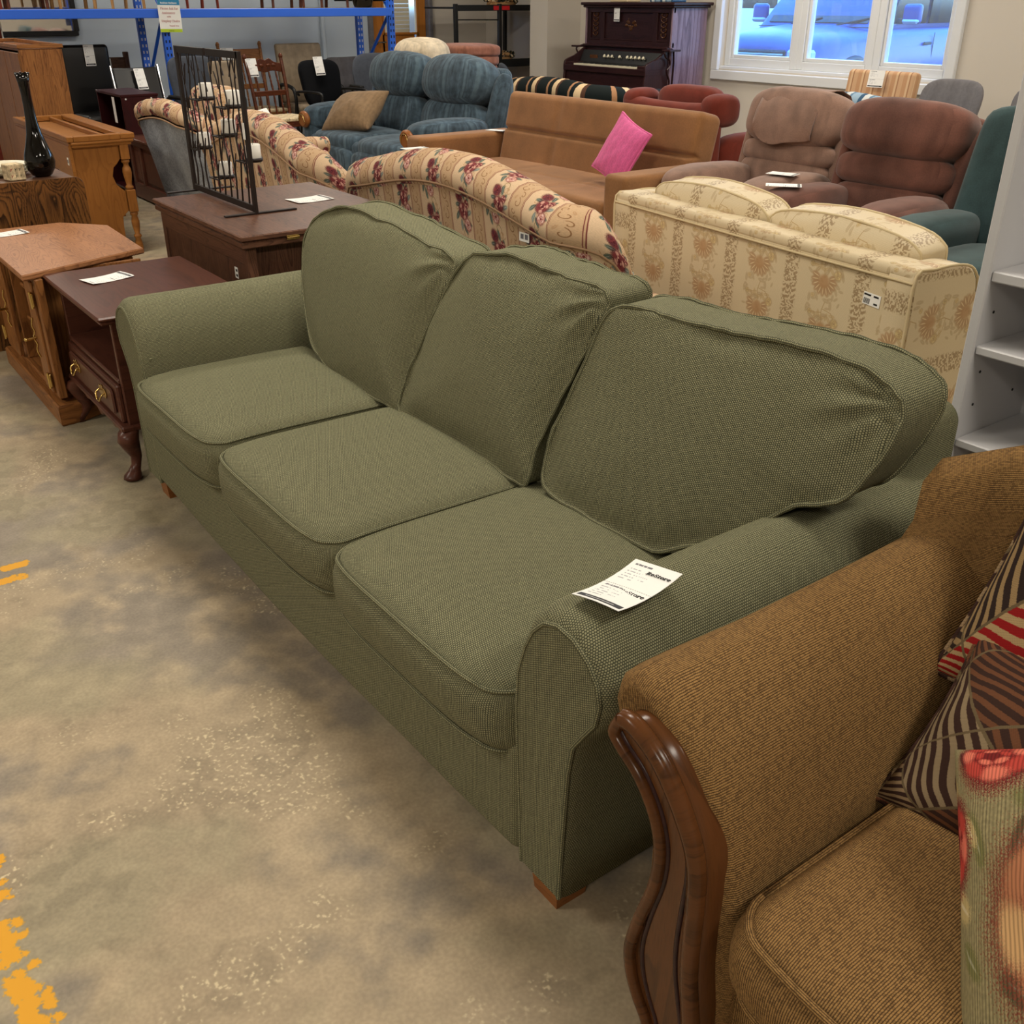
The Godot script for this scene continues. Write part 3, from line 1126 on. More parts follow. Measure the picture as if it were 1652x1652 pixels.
	box(s, Vector3((x0 + x1) / 2, 1.94, zz), Vector3(x1 - x0 - 0.34, 0.2, 0.045), 0.003, 0)
	obj("door_leaf", s, M.door_wood, d)
	s = st0()
	for e in [[6.93, 7.45, 1.115, 0.03], [6.93, 7.45, 1.85, 0.03]]: box(s, Vector3((e[0] + e[1]) / 2, e[2], zz + 0.025), Vector3(e[1] - e[0], e[3], 0.03), 0.004)
	for x in [6.94, 7.44]: box(s, Vector3(x, 1.48, zz + 0.025), Vector3(0.03, 0.76, 0.03), 0.004)
	obj("glazing_bead", s, M.door_wood, d)
	bx(d, "pane", M.glass, Vector3(7.19, 1.48, zz), Vector3(0.49, 0.74, 0.006), 0.0)
	for k in 15: bx(d, "blind_slat", M.blind, Vector3(7.14, 1.15 + k * 0.0475, zz + 0.032), Vector3(0.36, 0.045, 0.006), 0.002)
	s = st0()
	X = Transform3D(Basis(Vector3.RIGHT, PI / 2), Vector3(6.82, 1.02, zz + 0.02))
	lathe(s, Vector3.ZERO, [[0.033, 0.0], [0.033, 0.008], [0.012, 0.012], [0.012, 0.05]], 14)
	X = Transform3D.IDENTITY
	seg(s, Vector3(6.82, 1.02, zz + 0.07), Vector3(6.94, 1.02, zz + 0.07), 0.010, 8)
	obj("door_handle", s, M.chrome, d)
	s = st0()
	box(s, Vector3(x0 - 0.03, 1.04, -12.32), Vector3(0.05, 2.08, 0.16), 0.004)
	box(s, Vector3(x1 + 0.03, 1.04, -12.32), Vector3(0.05, 2.08, 0.16), 0.004)
	obj("door_frame", s, M.grey_office, d)

func lights() -> void:
	var e := 0
	for p in [[-2.2, 1.2], [1.4, 1.2], [5.0, 1.2], [-2.2, -2.6], [1.4, -2.6], [5.0, -2.6], [-2.2, -6.4], [1.4, -6.4], [5.0, -6.4], [1.4, -10.2], [5.0, -10.2], [7.4, -2.8], [7.4, -6.6]]:  # the last two panels are added to brighten the rear of the hall
		var t := thing("ceiling_light", "recessed white fluorescent ceiling panel over the showroom", "ceiling light", Vector3(p[0], 3.39, p[1]), 0, "fluorescent ceiling panels")
		var s := st0()
		for k in [-1, 1]:
			box(s, Vector3(0, -0.02, k * 0.30), Vector3(1.24, 0.05, 0.03), 0.004)
			box(s, Vector3(k * 0.61, -0.02, 0), Vector3(0.03, 0.05, 0.60), 0.004)
		obj("frame", s, M.trim, t)
		bx(t, "diffuser", M.lamp_glow, Vector3(0, -0.015, 0), Vector3(1.19, 0.02, 0.57), 0.0)
		var l := AreaLight3D.new()
		l.name = "ceiling_lamp"
		l.area_size = Vector2(1.16, 0.54)
		l.light_color = Color(1.0, 0.965, 0.905)
		l.light_energy = LAMP
		l.shadow_enabled = true
		l.rotation_degrees.x = -90
		l.position.y = -0.06
		t.add_child(l)
		e += 1

# ---------------------------------------------------------------- the green sofa
func arm_profile(sg: float, inset := 0.0) -> PackedVector2Array:
	var a := pts2([1.0, 0.07, 0.995, 0.2, 0.99, 0.3, 0.985, 0.42, 0.985, 0.5, 0.995, 0.565, 1.015, 0.615, 1.05, 0.652, 1.095, 0.668, 1.145, 0.662, 1.19, 0.635, 1.218, 0.595, 1.222, 0.55, 1.205, 0.505, 1.175, 0.468, 1.15, 0.43, 1.14, 0.37, 1.135, 0.28, 1.130, 0.18, 1.126, 0.07])
	var o := PackedVector2Array()
	var c := Vector2(1.09, 0.42)
	for i in a.size():
		var p: Vector2 = a[i]
		if inset > 0.0:
			var d0: Vector2 = (a[i] - a[maxi(i - 1, 0)]).normalized()
			var d1: Vector2 = (a[mini(i + 1, a.size() - 1)] - a[i]).normalized()
			var t := (d0 + d1).normalized()
			p -= Vector2(-t.y, t.x) * inset * (0.3 + 0.7 * smoothstep(0.44, 0.62, p.y))
		o.append(Vector2(p.x * sg, p.y))
	return o

func green_sofa() -> void:
	var t := thing("sofa", "long olive green woven sofa with three seat cushions beside the carved brown armchair", "sofa", Vector3(1.3, 0, -2.09), -90)
	var s: SurfaceTool
	var g: Material = M.green
	s = st0()
	soft(s, Vector3(0, 0.215, -0.01), Vector3(2.02, 0.27, 1.02), 0.03, Vector3i(30, 6, 4), func(p: Vector3, h: Vector3) -> Vector3:
		if p.z > 0.3: p.z += 0.018 * (1.0 - pow(p.x / h.x, 2)) * (0.6 - p.y / h.y * 0.4) + 0.004 * wob.get_noise_2d(p.x * 22.0, p.y * 10.0)
		return p)
	obj("base", s, g, t)
	for sg in [-1.0, 1.0]:
		s = st0()
		var rows := []
		for e in [[0.493, 0.032], [0.491, 0.024], [0.484, 0.013], [0.474, 0.005], [0.455, 0.0], [0.3, -0.002], [0.1, -0.004], [-0.1, -0.003], [-0.3, 0.0], [-0.5, 0.0], [-0.535, 0.006], [-0.55, 0.02]]:
			rows.append(ring3(arm_profile(sg, maxf(e[1], 0.0)), e[0]))
			if e[1] < 0.0:
				for k in rows[-1].size():
					rows[-1][k].y += 0.002 * wob.get_noise_2d(k * 20.0, e[0] * 80.0)
		loft(s, rows, true, true, true)
		var arm := obj("arm", s, g, t)
		s = st0()
		var pr := arm_profile(sg, 0.027)
		tube(s, ring3(pr, 0.491), 0.0055, 6)
		obj("piping", s, g, arm)
		# gathers where the roll is pulled over the front
		for k in 2:
			s = st0()
			var a: Vector3 = ring3(arm_profile(sg, 0.002), 0.468)[[4, 13][k]]
			tube(s, path3([a, a + Vector3(0.002 * sg, 0.002, -0.02), a + Vector3(0, 0.004, -0.045)], 3), 0.003, 5, false, 0.001)
			obj("gather", s, g, arm)
		s = st0()
		for z in [0.45, -0.45]:
			X = Transform3D(Basis.IDENTITY, Vector3(sg * 1.055, 0, z * 0.97))
			var rr := []
			for e in [[0.034, 0.0], [0.042, 0.095]]:
				rr.append(PackedVector3Array([Vector3(-e[0], e[1], -e[0]), Vector3(e[0], e[1], -e[0]), Vector3(e[0], e[1], e[0]), Vector3(-e[0], e[1], e[0])]))
			loft(s, rr, true, true, false)
			X = Transform3D.IDENTITY
			obj("leg", s, M.block, t)
			s = st0()
	# back frame behind the cushions
	s = st0()
	soft(s, Vector3(0, 0.425, -0.43), Vector3(2.24, 0.69, 0.25), 0.05, Vector3i(24, 6, 3), func(p: Vector3, h: Vector3) -> Vector3:
		p.z -= 0.035 * (p.y / h.y)
		p.x *= 1.0 - 0.02 * (p.y / h.y)
		if p.y > 0.2: p.y += 0.004 * wob.get_noise_2d(p.x * 30.0, 3.0)
		return p)
	obj("back_frame", s, g, t)
	# seat cushions
	for k in 3:
		var cx: float = [-0.652, 0.02, 0.672][k]
		var f := func(p: Vector3, h: Vector3) -> Vector3:
			var a := clampf(p.x / h.x, -1, 1)
			var b := clampf(p.z / h.z, -1, 1)
			if p.y > 0.0:
				p.y += 0.028 * (1.0 - a * a) * (1.0 - pow(b, 4)) - 0.012
				p.y += 0.006 * wob.get_noise_3d(p.x * 14.0 + k * 9.0, p.z * 14.0, k * 5.0)
			if p.z > 0.0:
				p.z -= 0.045 * pow(absf(a), 5) * b
				p.z += 0.012 * (1.0 - pow(p.y / h.y, 2)) * b
				p.y -= 0.012 * pow(absf(a), 6) * pow(b, 3)
			p.x *= 1.0 - 0.02 * pow(maxf(b, 0.0), 4)
			return p
		s = st0()
		soft(s, Vector3(cx, 0.39, 0.24), Vector3(0.662, 0.165, 0.62), 0.048, Vector3i(12, 4, 12), f, 5)
		var cu := obj("seat_cushion", s, g, t)
		s = st0()
		var hh := Vector3(0.331, 0.0825, 0.31)
		for lev in [0.066, -0.066]:
			var p := PackedVector3Array()
			var R := 0.045
			for i in 13: p.append(Vector3(-hh.x + 0.014, lev, lerpf(-0.25, hh.z - 0.012 - R, i / 12.0)))
			for i in 6: p.append(Vector3(-hh.x + 0.014 + R * (1 - cos(i / 6.0 * PI / 2)), lev, hh.z - 0.012 - R + R * sin(i / 6.0 * PI / 2)))
			for i in 21: p.append(Vector3(lerpf(-hh.x + 0.014 + R, hh.x - 0.014 - R, i / 20.0), lev, hh.z - 0.012))
			for i in 6: p.append(Vector3(hh.x - 0.014 - R + R * sin(i / 6.0 * PI / 2), lev, hh.z - 0.012 - R + R * cos(i / 6.0 * PI / 2)))
			for i in 13: p.append(Vector3(hh.x - 0.014, lev, lerpf(hh.z - 0.012 - R, -0.25, i / 12.0)))
			for i in p.size():
				p[i] = f.call(p[i], hh) + Vector3(cx, 0.39, 0.24)
				p[i] += Vector3(0, 0.004 * signf(lev), 0.004)
			tube(s, p, 0.0048, 6)
		obj("piping", s, g, cu)
	# back cushions: outlines in the plane of their leaning front
	var lean := Transform3D(Basis(Vector3(1, 0, 0), Vector3(0, 0.966, -0.258), Vector3(0, 0.258, 0.966)), Vector3(0, 0.48, 0.015))
	var outs := [
		[-0.816, 0.452, -0.721, 0.478, -0.619, 0.485, -0.506, 0.475, -0.419, 0.475, -0.314, 0.462, -0.204, 0.452, -0.126, 0.449, -0.088, 0.435, -0.078, 0.405, -0.100, 0.350, -0.137, 0.275, -0.168, 0.19, -0.205, 0.105, -0.222, 0.03, -0.228, -0.012, -0.304, -0.014, -0.449, -0.018, -0.583, -0.016, -0.70, 0.0, -0.79, 0.04, -0.865, 0.125, -0.925, 0.235, -0.945, 0.314, -0.922, 0.384, -0.876, 0.425],
		[0.004, 0.469, 0.052, 0.475, 0.095, 0.486, 0.149, 0.492, 0.212, 0.490, 0.268, 0.484, 0.317, 0.486, 0.392, 0.481, 0.461, 0.482, 0.500, 0.476, 0.517, 0.456, 0.510, 0.425, 0.490, 0.384, 0.474, 0.335, 0.449, 0.27, 0.422, 0.194, 0.398, 0.123, 0.386, 0.068, 0.386, 0.015, 0.374, -0.014, 0.319, -0.016, 0.219, -0.008, 0.097, -0.010, -0.044, -0.014, -0.148, -0.018, -0.204, -0.016, -0.225, 0.014, -0.209, 0.085, -0.178, 0.164, -0.147, 0.253, -0.110, 0.34, -0.068, 0.41, -0.032, 0.452],
		[0.542, 0.455, 0.61, 0.468, 0.673, 0.470, 0.748, 0.471, 0.82, 0.475, 0.885, 0.481, 0.948, 0.487, 1.000, 0.489, 1.061, 0.493, 1.125, 0.491, 1.178, 0.484, 1.22, 0.468, 1.243, 0.448, 1.248, 0.418, 1.241, 0.374, 1.222, 0.322, 1.196, 0.272, 1.155, 0.244, 1.107, 0.222, 1.068, 0.187, 1.014, 0.134, 0.941, 0.079, 0.874, 0.037, 0.815, 0.006, 0.714, 0.0, 0.622, 0.0, 0.539, -0.002, 0.471, 0.002, 0.438, 0.023, 0.427, 0.072, 0.434, 0.147, 0.459, 0.232, 0.485, 0.325, 0.506, 0.411]]
	for k in 3:
		var o := smooth_poly(pts2(outs[k]), 3)
		s = st0()
		X = lean * Transform3D(Basis.IDENTITY, Vector3(0, 0, -0.0555))
		cushion(s, o, 0.111, 0.030 if k != 2 else 0.026, 0.03, 0.005, k * 31.0, [Vector2(-0.10, 0.43), Vector2(0.50, 0.46), Vector2(1.23, 0.45)][k], 0.032)
		var cu := obj("back_cushion", s, g, t)
		s = st0()
		for z in [0.0555, -0.0555]:
			var p := ring3(o, z)
			for i in p.size():
				p[i].z += 0.006 * wob.get_noise_2d(i * 5.0 + k * 50.0, z * 100.0)
				if z < 0.0: p[i].y += 0.032
				p[i].y += 0.004 * wob.get_noise_2d(i * 7.0 + k * 80.0, z * 60.0 + 9.0)
			tube(s, p, 0.0052, 6, true)
		obj("piping", s, g, cu)
		X = Transform3D.IDENTITY

# price slips: a curled sheet of paper, its long side along local z
func price_slip(label: String, xf: Transform3D, w: float, l: float, curl_ := 0.0, words_on := false, group := "") -> Node3D:
	var t := thing("price_tag", label, "price tag", Vector3.ZERO, 0, group)
	t.transform = xf
	var T := PackedVector3Array()
	var U := PackedVector2Array()
	var n := 8
	var P := []
	for i in n + 1:
		var v := float(i) / n
		var row := PackedVector3Array()
		for j in 5:
			var u := j / 4.0
			row.append(Vector3((u - 0.5) * w, curl_ * (pow(absf(v - 0.5) * 2.0, 2) + 0.35 * sin(u * 3.0) * v), (v - 0.5) * l))
		P.append(row)
	var th := 0.0007
	for lay in 2:
		for i in n:
			for j in 4:
				var q := [[i, j], [i + 1, j], [i + 1, j + 1], [i, j], [i + 1, j + 1], [i, j + 1]]
				if lay == 0: q = [[i, j], [i + 1, j + 1], [i + 1, j], [i, j], [i, j + 1], [i + 1, j + 1]]
				for e in q:
					T.append(P[e[0]][e[1]] - Vector3(0, th * lay, 0))
					U.append(Vector2(e[1] / 4.0, float(e[0]) / n) if lay == 0 else Vector2(0.97, 0.01))
	var s := st0()
	emit(s, T, U, true, true)
	obj("sheet", s, M.slip, t)
	if words_on:
		for e in [[-0.445, 0.16], [-0.02, 0.16]]:
			var z: float = e[0] * l + 0.017
			var y: float = curl_ * pow(absf(z / l) * 2.0, 2) + 0.0004 + curl_ * 0.12
			words(t, "store_name", "ReStore", 0.012, M.ink, Transform3D(Basis(Vector3.RIGHT, -PI / 2), Vector3(w * 0.21, y, z)), true, true)
	return t

# ---------------------------------------------------------------- the brown armchair with the carved front
func brown_chair() -> void:
	var t := thing("armchair", "golden brown chenille armchair with a carved dark wood arm front, cut off at the right", "armchair", Vector3(1.3, 0, -0.19), -90)
	# local x = z + 0.19, local z = 1.3 - x
	var g: Material = M.chenille
	var s: SurfaceTool
	for sg in [-1.0, 1.0]:
		var pr := pts2([0.36, 0.12, 0.362, 0.3, 0.368, 0.42, 0.385, 0.5, 0.405, 0.56, 0.43, 0.61, 0.465, 0.65, 0.505, 0.685, 0.545, 0.708, 0.58, 0.706, 0.608, 0.685, 0.618, 0.65, 0.607, 0.612, 0.58, 0.585, 0.55, 0.55, 0.53, 0.5, 0.525, 0.4, 0.53, 0.3, 0.535, 0.12])
		s = st0()
		var rows := []
		for e in [[0.545, 0.020, 0.0], [0.54, 0.008, 0.0], [0.528, 0.0, 0.0], [0.50, -0.004, 0.0], [0.45, -0.003, 0.002], [0.3, 0.0, 0.004], [0.1, 0.0, 0.008], [-0.1, 0.002, 0.012], [-0.3, 0.002, 0.02], [-0.42, 0.004, 0.025]]:
			var row := PackedVector3Array()
			for i in pr.size():
				var d0: Vector2 = (pr[i] - pr[maxi(i - 1, 0)]).normalized()
				var d1: Vector2 = (pr[mini(i + 1, pr.size() - 1)] - pr[i]).normalized()
				var tt := (d0 + d1).normalized()
				var p: Vector2 = pr[i] - Vector2(-tt.y, tt.x) * e[1]
				var bump := 0.004 * wob.get_noise_2d(i * 18.0, e[0] * 90.0)
				row.append(Vector3(sg * (p.x + bump), p.y + (e[2] if i > 5 and i < 14 else 0.0) + bump, e[0]))
			rows.append(row)
		loft(s, rows, true, true, true)
		obj("arm", s, g, t)
		# carved S-shaped post: edges of the outline, left then right, in (x, y)
		var L := pts2([-0.568, 0.655, -0.577, 0.628, -0.563, 0.611, -0.529, 0.590, -0.502, 0.560, -0.484, 0.524, -0.478, 0.480, -0.486, 0.416, -0.510, 0.334, -0.526, 0.264, -0.520, 0.216, -0.502, 0.180, -0.478, 0.150, -0.478, 0.125, -0.50, 0.08, -0.53, 0.03, -0.545, 0.0])
		var R := pts2([-0.553, 0.667, -0.537, 0.671, -0.514, 0.667, -0.482, 0.650, -0.452, 0.620, -0.429, 0.590, -0.409, 0.560, -0.396, 0.525, -0.389, 0.477, -0.386, 0.401, -0.383, 0.342, -0.377, 0.290, -0.373, 0.230, -0.38, 0.16, -0.40, 0.10, -0.43, 0.045, -0.455, 0.0])
		var poly := []
		for p in R: poly.append(Vector2(-sg * p.x, p.y))
		L.reverse()
		for p in L: poly.append(Vector2(-sg * p.x, p.y))
		var pp := smooth_poly(poly, 3)
		s = st0()
		slab(s, pp, 0.525, 0.572, 0.006, true)
		var post := obj("carved_post", s, M.carved, t)
		s = st0()
		L.reverse()
		var l2 := []
		var r2 := []
		for i in L.size():
			var a: Vector2 = L[i]
			var b: Vector2 = R[i]
			l2.append(Vector3(-sg * lerpf(a.x, b.x, 0.09), lerpf(a.y, b.y, 0.09), 0.575))
			r2.append(Vector3(-sg * lerpf(a.x, b.x, 0.88), lerpf(a.y, b.y, 0.88), 0.575))
		l2[0] = l2[0].lerp(r2[0], 0.4)
		r2[0] = l2[0].lerp(r2[0], 0.6)
		tube(s, path3(l2, 4), 0.010, 8)
		tube(s, path3(r2, 4), 0.014, 8)
		obj("bead", s, M.carved, post)
		s = st0()
		var l3 := []
		var r3 := []
		for i in range(1, L.size()):
			var a: Vector2 = L[i]
			var b: Vector2 = R[i]
			l3.append(Vector3(-sg * lerpf(a.x, b.x, 0.24), lerpf(a.y, b.y, 0.24), 0.571))
			r3.append(Vector3(-sg * lerpf(a.x, b.x, 0.68), lerpf(a.y, b.y, 0.68), 0.571))
		tube(s, path3(l3, 4), 0.0045, 6)
		tube(s, path3(r3, 4), 0.0045, 6)
		obj("groove", s, M.organ, post)
	s = st0()
	soft(s, Vector3(0, 0.235, 0.03), Vector3(0.80, 0.27, 0.98), 0.03, Vector3i(8, 4, 8))
	obj("base", s, g, t)
	var f := func(p: Vector3, h: Vector3) -> Vector3:
		var a := clampf(p.x / h.x, -1, 1)
		var b := clampf(p.z / h.z, -1, 1)
		if p.y > 0.0:
			p.y += 0.035 * (1.0 - a * a) * (1.0 - pow(b, 4)) - 0.008
			p.y += 0.004 * wob.get_noise_2d(p.x * 16.0, p.z * 16.0)
		if p.z > 0.0: p.z += 0.02 * (1.0 - pow(p.y / h.y, 2)) * b - 0.03 * pow(absf(a), 5)
		return p
	s = st0()
	soft(s, Vector3(0, 0.42, 0.15), Vector3(0.735, 0.15, 0.86), 0.05, Vector3i(14, 4, 14), f, 5)
	var cu := obj("seat_cushion", s, g, t)
	s = st0()
	var hh := Vector3(0.3675, 0.075, 0.43)
	for lev in [0.058, -0.058]:
		var p := PackedVector3Array()
		var R := 0.05
		for i in 13: p.append(Vector3(-hh.x + 0.014, lev, lerpf(-0.35, hh.z - 0.012 - R, i / 12.0)))
		for i in 6: p.append(Vector3(-hh.x + 0.014 + R * (1 - cos(i / 6.0 * PI / 2)), lev, hh.z - 0.012 - R + R * sin(i / 6.0 * PI / 2)))
		for i in 21: p.append(Vector3(lerpf(-hh.x + 0.014 + R, hh.x - 0.014 - R, i / 20.0), lev, hh.z - 0.012))
		for i in 6: p.append(Vector3(hh.x - 0.014 - R + R * sin(i / 6.0 * PI / 2), lev, hh.z - 0.012 - R + R * cos(i / 6.0 * PI / 2)))
		for i in 13: p.append(Vector3(hh.x - 0.014, lev, lerpf(hh.z - 0.012 - R, -0.35, i / 12.0)))
		for i in p.size(): p[i] = f.call(p[i], hh) + Vector3(0, 0.42 + 0.005 * signf(lev), 0.155)
		tube(s, p, 0.0065, 6)
	obj("piping", s, g, cu)
	# rolled back with its soft inner cushion
	s = st0()
	var rows := []
	for i in 15:
		var u := -1.0 + 2.0 * i / 14.0
		var top := 0.93 - 0.10 * pow(absf(u), 3)
		var wd := 0.60 * u
		var row := PackedVector3Array()
		for q in [[-0.06, 0.30], [-0.10, 0.5], [-0.15, 0.68], [-0.20, top - 0.10], [-0.205, top - 0.03], [-0.25, top], [-0.31, top - 0.01], [-0.345, top - 0.07], [-0.33, top - 0.15], [-0.34, 0.6], [-0.36, 0.3], [-0.37, 0.12], [-0.2, 0.12]]:
			row.append(Vector3(wd, q[1], q[0] - 0.03 * (1.0 - u * u) + 0.10 * pow(absf(u), 4)))
		rows.append(row)
	loft(s, rows, true, true, true)
	obj("back", s, g, t)
	s = st0()
	puff(s, Vector3(0, 0.69, -0.10), Vector3(0.76, 0.46, 0.24), 4.0, 0.006, 14)
	obj("back_cushion", s, g, t)

func throw_pillow(label: String, at: Vector3, basis_: Basis, w: float, h: float, th: float, m: Material, edge: Material, er := 0.006, sd := 0.0) -> Node3D:
	var t := thing("throw_pillow", label, "pillow")
	t.transform = Transform3D(basis_, at)
	var s := st0()
	pillow(s, w, h, th, sd)
	obj("cover", s, m, t)
	if edge:
		s = st0()
		tube(s, pillow_edge(w, h), er, 6, true)
		obj("piping", s, edge, t)
	return t

func eul(x: float, y: float, z: float) -> Basis:
	return Basis.from_euler(Vector3(deg_to_rad(x), deg_to_rad(y), deg_to_rad(z)))

# ---------------------------------------------------------------- tables and cabinets on the left
func cabriole(st: SurfaceTool, at: Vector3, h: float, out_x: float, out_z: float) -> void:
	var rows := []
	for e in [[1.0, 0.030, 0.0], [0.93, 0.036, 0.012], [0.8, 0.037, 0.018], [0.6, 0.029, 0.008], [0.4, 0.020, -0.004], [0.25, 0.017, 0.002], [0.16, 0.021, 0.014], [0.09, 0.031, 0.026], [0.04, 0.032, 0.028], [0.0, 0.024, 0.024]]:
		var row := PackedVector3Array()
		for k in 12:
			var a := TAU * k / 12
			row.append(at + Vector3(cos(a) * e[1] + out_x * e[2], e[0] * h, sin(a) * e[1] + out_z * e[2]))
		rows.append(row)
	loft(st, rows, true, true, true)

func bail_pull(parent: Node, at: Vector3) -> void:
	# brass drawer pull in the local x-y plane, front towards +z
	var s := st0()
	X = Transform3D(Basis.IDENTITY, at)
	var pl := smooth_poly(pts2([-0.045, 0.0, -0.032, 0.02, -0.014, 0.016, 0.0, 0.028, 0.014, 0.016, 0.032, 0.02, 0.045, 0.0, 0.03, -0.016, 0.012, -0.012, 0.0, -0.02, -0.012, -0.012, -0.03, -0.016]), 3)
	slab(s, pl, 0.0, 0.004, 0.001)
	var p := obj("pull", s, M.brass, parent)
	s = st0()
	tube(s, path3([Vector3(-0.028, 0.004, 0.004), Vector3(-0.03, -0.006, 0.018), Vector3(-0.016, -0.024, 0.022), Vector3(0, -0.028, 0.022), Vector3(0.016, -0.024, 0.022), Vector3(0.03, -0.006, 0.018), Vector3(0.028, 0.004, 0.004)], 4), 0.0035, 6)
	obj("bail", s, M.brass, p)
	X = Transform3D.IDENTITY

func end_table() -> void:
	var m: Material = M.mahogany
	var t := thing("end_table", "dark mahogany end table with an open shelf over one drawer, against the green sofa arm", "end table", Vector3(1.02, 0, -3.68), -90)
	# local x = z + 3.68 (-.365 .. .365), local z = 1.02 - x (front .265)
	var s := st0()
	box(s, Vector3(0, 0.578, 0), Vector3(0.73, 0.014, 0.53), 0.005, 0)
	box(s, Vector3(0, 0.564, 0), Vector3(0.715, 0.014, 0.515), 0.005, 0)
	obj("top", s, m, t)
	for k in [-1.0, 1.0]: bx(t, "side_panel", m, Vector3(k * 0.325, 0.372, -0.01), Vector3(0.022, 0.370, 0.46), 0.003, 2)
	bx(t, "back_panel", m, Vector3(0, 0.385, -0.235), Vector3(0.63, 0.345, 0.012), 0.002)
	bx(t, "shelf", m, Vector3(0, 0.348, -0.005), Vector3(0.63, 0.018, 0.46), 0.004)
	bx(t, "rail", m, Vector3(0, 0.548, 0.20), Vector3(0.63, 0.02, 0.025), 0.003)
	var d := bx(t, "drawer", m, Vector3(0, 0.266, 0.225), Vector3(0.622, 0.138, 0.02), 0.006)
	s = st0()
	var c := pts2([-0.275, -0.035, -0.265, -0.045, 0.265, -0.045, 0.275, -0.035, 0.275, 0.032, 0.262, 0.046, -0.262, 0.046, -0.275, 0.032])
	X = Transform3D(Basis.IDENTITY, Vector3(0, 0.266, 0))
	slab(s, PackedVector2Array(c), 0.234, 0.246, 0.006)
	X = Transform3D.IDENTITY
	obj("raised_panel", s, m, d)
	for x in [-0.165, 0.165]: bail_pull(d, Vector3(x, 0.274, 0.246))
	bx(t, "molding", m, Vector3(0, 0.186, 0.005), Vector3(0.695, 0.022, 0.49), 0.006)
	s = st0()
	var ap := []
	for i in 25:
		var x := -0.27 + 0.54 * i / 24.0
		ap.append(Vector2(x, 0.160 + 0.016 * cos(i / 24.0 * TAU * 3.0) - 0.012 * (1.0 - absf(x) / 0.27)))
	ap.append(Vector2(0.27, 0.180))
	ap.append(Vector2(-0.27, 0.180))
	slab(s, PackedVector2Array(ap), 0.215, 0.232, 0.002)
	obj("apron", s, m, t)
	for a in [-1.0, 1.0]:
		for b in [-1.0, 1.0]:
			s = st0()
			cabriole(s, Vector3(a * 0.315, 0, b * 0.215), 0.180, a, b)
			obj("leg", s, m, t)
	var tg := price_slip("white price slip lying on the dark mahogany end table", Transform3D(Basis(Vector3.UP, deg_to_rad(104)), Vector3(0.935, 0.5866, -3.83)), 0.10, 0.165, 0.004, false, "")
	tg.set_meta("category", "price tag")

func oak_cabinet() -> void:
	var t := thing("media_cabinet", "light oak corner cabinet with brass hinges and open shelves left of the end table", "cabinet")
	var m: Material = M.oak_side
	var flat := func(a: Array, y0: float, y1: float, mm: Material, nm: String, b := 0.005) -> void:
		var s := st0()
		var pl := PackedVector2Array()
		for i in range(0, a.size(), 2): pl.append(Vector2(a[i], -a[i + 1]))
		X = Transform3D(Basis(Vector3.RIGHT, -PI / 2), Vector3.ZERO)
		slab(s, pl, y0, y1, b)
		X = Transform3D.IDENTITY
		obj(nm, s, mm, t)
	flat.call([0.678, -4.0, 1.19, -4.20, 1.21, -4.76, 1.05, -4.95, 0.678, -4.95], 0.577, 0.60, M.oak, "top")
	flat.call([0.70, -3.985, 0.80, -3.995, 1.16, -4.18, 1.17, -4.74, 1.03, -4.93, 0.70, -4.93], 0.0, 0.085, m, "plinth", 0.008)
	flat.call([0.73, -4.05, 1.14, -4.22, 1.15, -4.72, 1.02, -4.90, 0.73, -4.90], 0.085, 0.105, m, "bottom_board")
	for y in [0.275, 0.42]: flat.call([0.77, -4.21, 1.10, -4.21, 1.10, -4.63, 0.77, -4.63], y, y + 0.018, m, "shelf")
	for z in [-4.205, -4.63]: bx(t, "partition", m, Vector3(0.94, 0.34, z), Vector3(0.40, 0.47, 0.018), 0.003, 1)
	bx(t, "back_panel", m, Vector3(1.13, 0.34, -4.47), Vector3(0.012, 0.47, 0.48), 0.002, 1)
	var s := st0()
	box(s, Vector3(0.735, 0.34, -4.035), Vector3(0.03, 0.47, 0.05), 0.003, 1)
	box(s, Vector3(0.735, 0.34, -4.90), Vector3(0.03, 0.47, 0.05), 0.003, 1)
	box(s, Vector3(0.735, 0.56, -4.47), Vector3(0.03, 0.034, 0.86), 0.003, 2)
	obj("face_frame", s, m, t)
	s = st0()
	box(s, Vector3(0.94, 0.34, -4.135), Vector3(0.42, 0.47, 0.016), 0.002, 1)
	X = Transform3D.IDENTITY
	obj("side_panel", s, m, t)
	for e in [[-4.065, -4.195, 1], [-4.865, -4.640, -1]]:
		var a: float = e[0]
		var b: float = e[1]
		s = st0()
		box(s, Vector3(0.722, 0.335, (a + b) / 2), Vector3(0.02, 0.445, absf(a - b) - 0.006), 0.004, 1)
		var d := obj("door", s, M.oak_side, t)
		for y in [0.49, 0.17]:
			s = st0()
			box(s, Vector3(0.709, y, a), Vector3(0.008, 0.052, 0.022), 0.002)
			seg(s, Vector3(0.704, y - 0.032, a), Vector3(0.704, y + 0.032, a), 0.006, 8)
			obj("hinge", s, M.brass, d)
		s = st0()
		var zz: float = b + e[2] * 0.035
		tube(s, path3([Vector3(0.71, 0.40, zz), Vector3(0.703, 0.37, zz), Vector3(0.708, 0.345, zz), Vector3(0.70, 0.32, zz), Vector3(0.708, 0.295, zz), Vector3(0.703, 0.27, zz), Vector3(0.71, 0.24, zz)], 3), 0.0035, 6)
		seg(s, Vector3(0.71, 0.32, zz), Vector3(0.675, 0.318, zz), 0.006, 8, 0.008)
		lathe(s, Vector3(0.672, 0.31, zz), [[0.0, 0.0], [0.009, 0.003], [0.009, 0.012], [0.0, 0.016]], 10)
		obj("handle", s, M.brass, d)
	price_slip("white price slip lying on the light oak corner cabinet", Transform3D(Basis(Vector3.UP, deg_to_rad(100)), Vector3(0.79, 0.6016, -4.81)), 0.10, 0.17, 0.003)

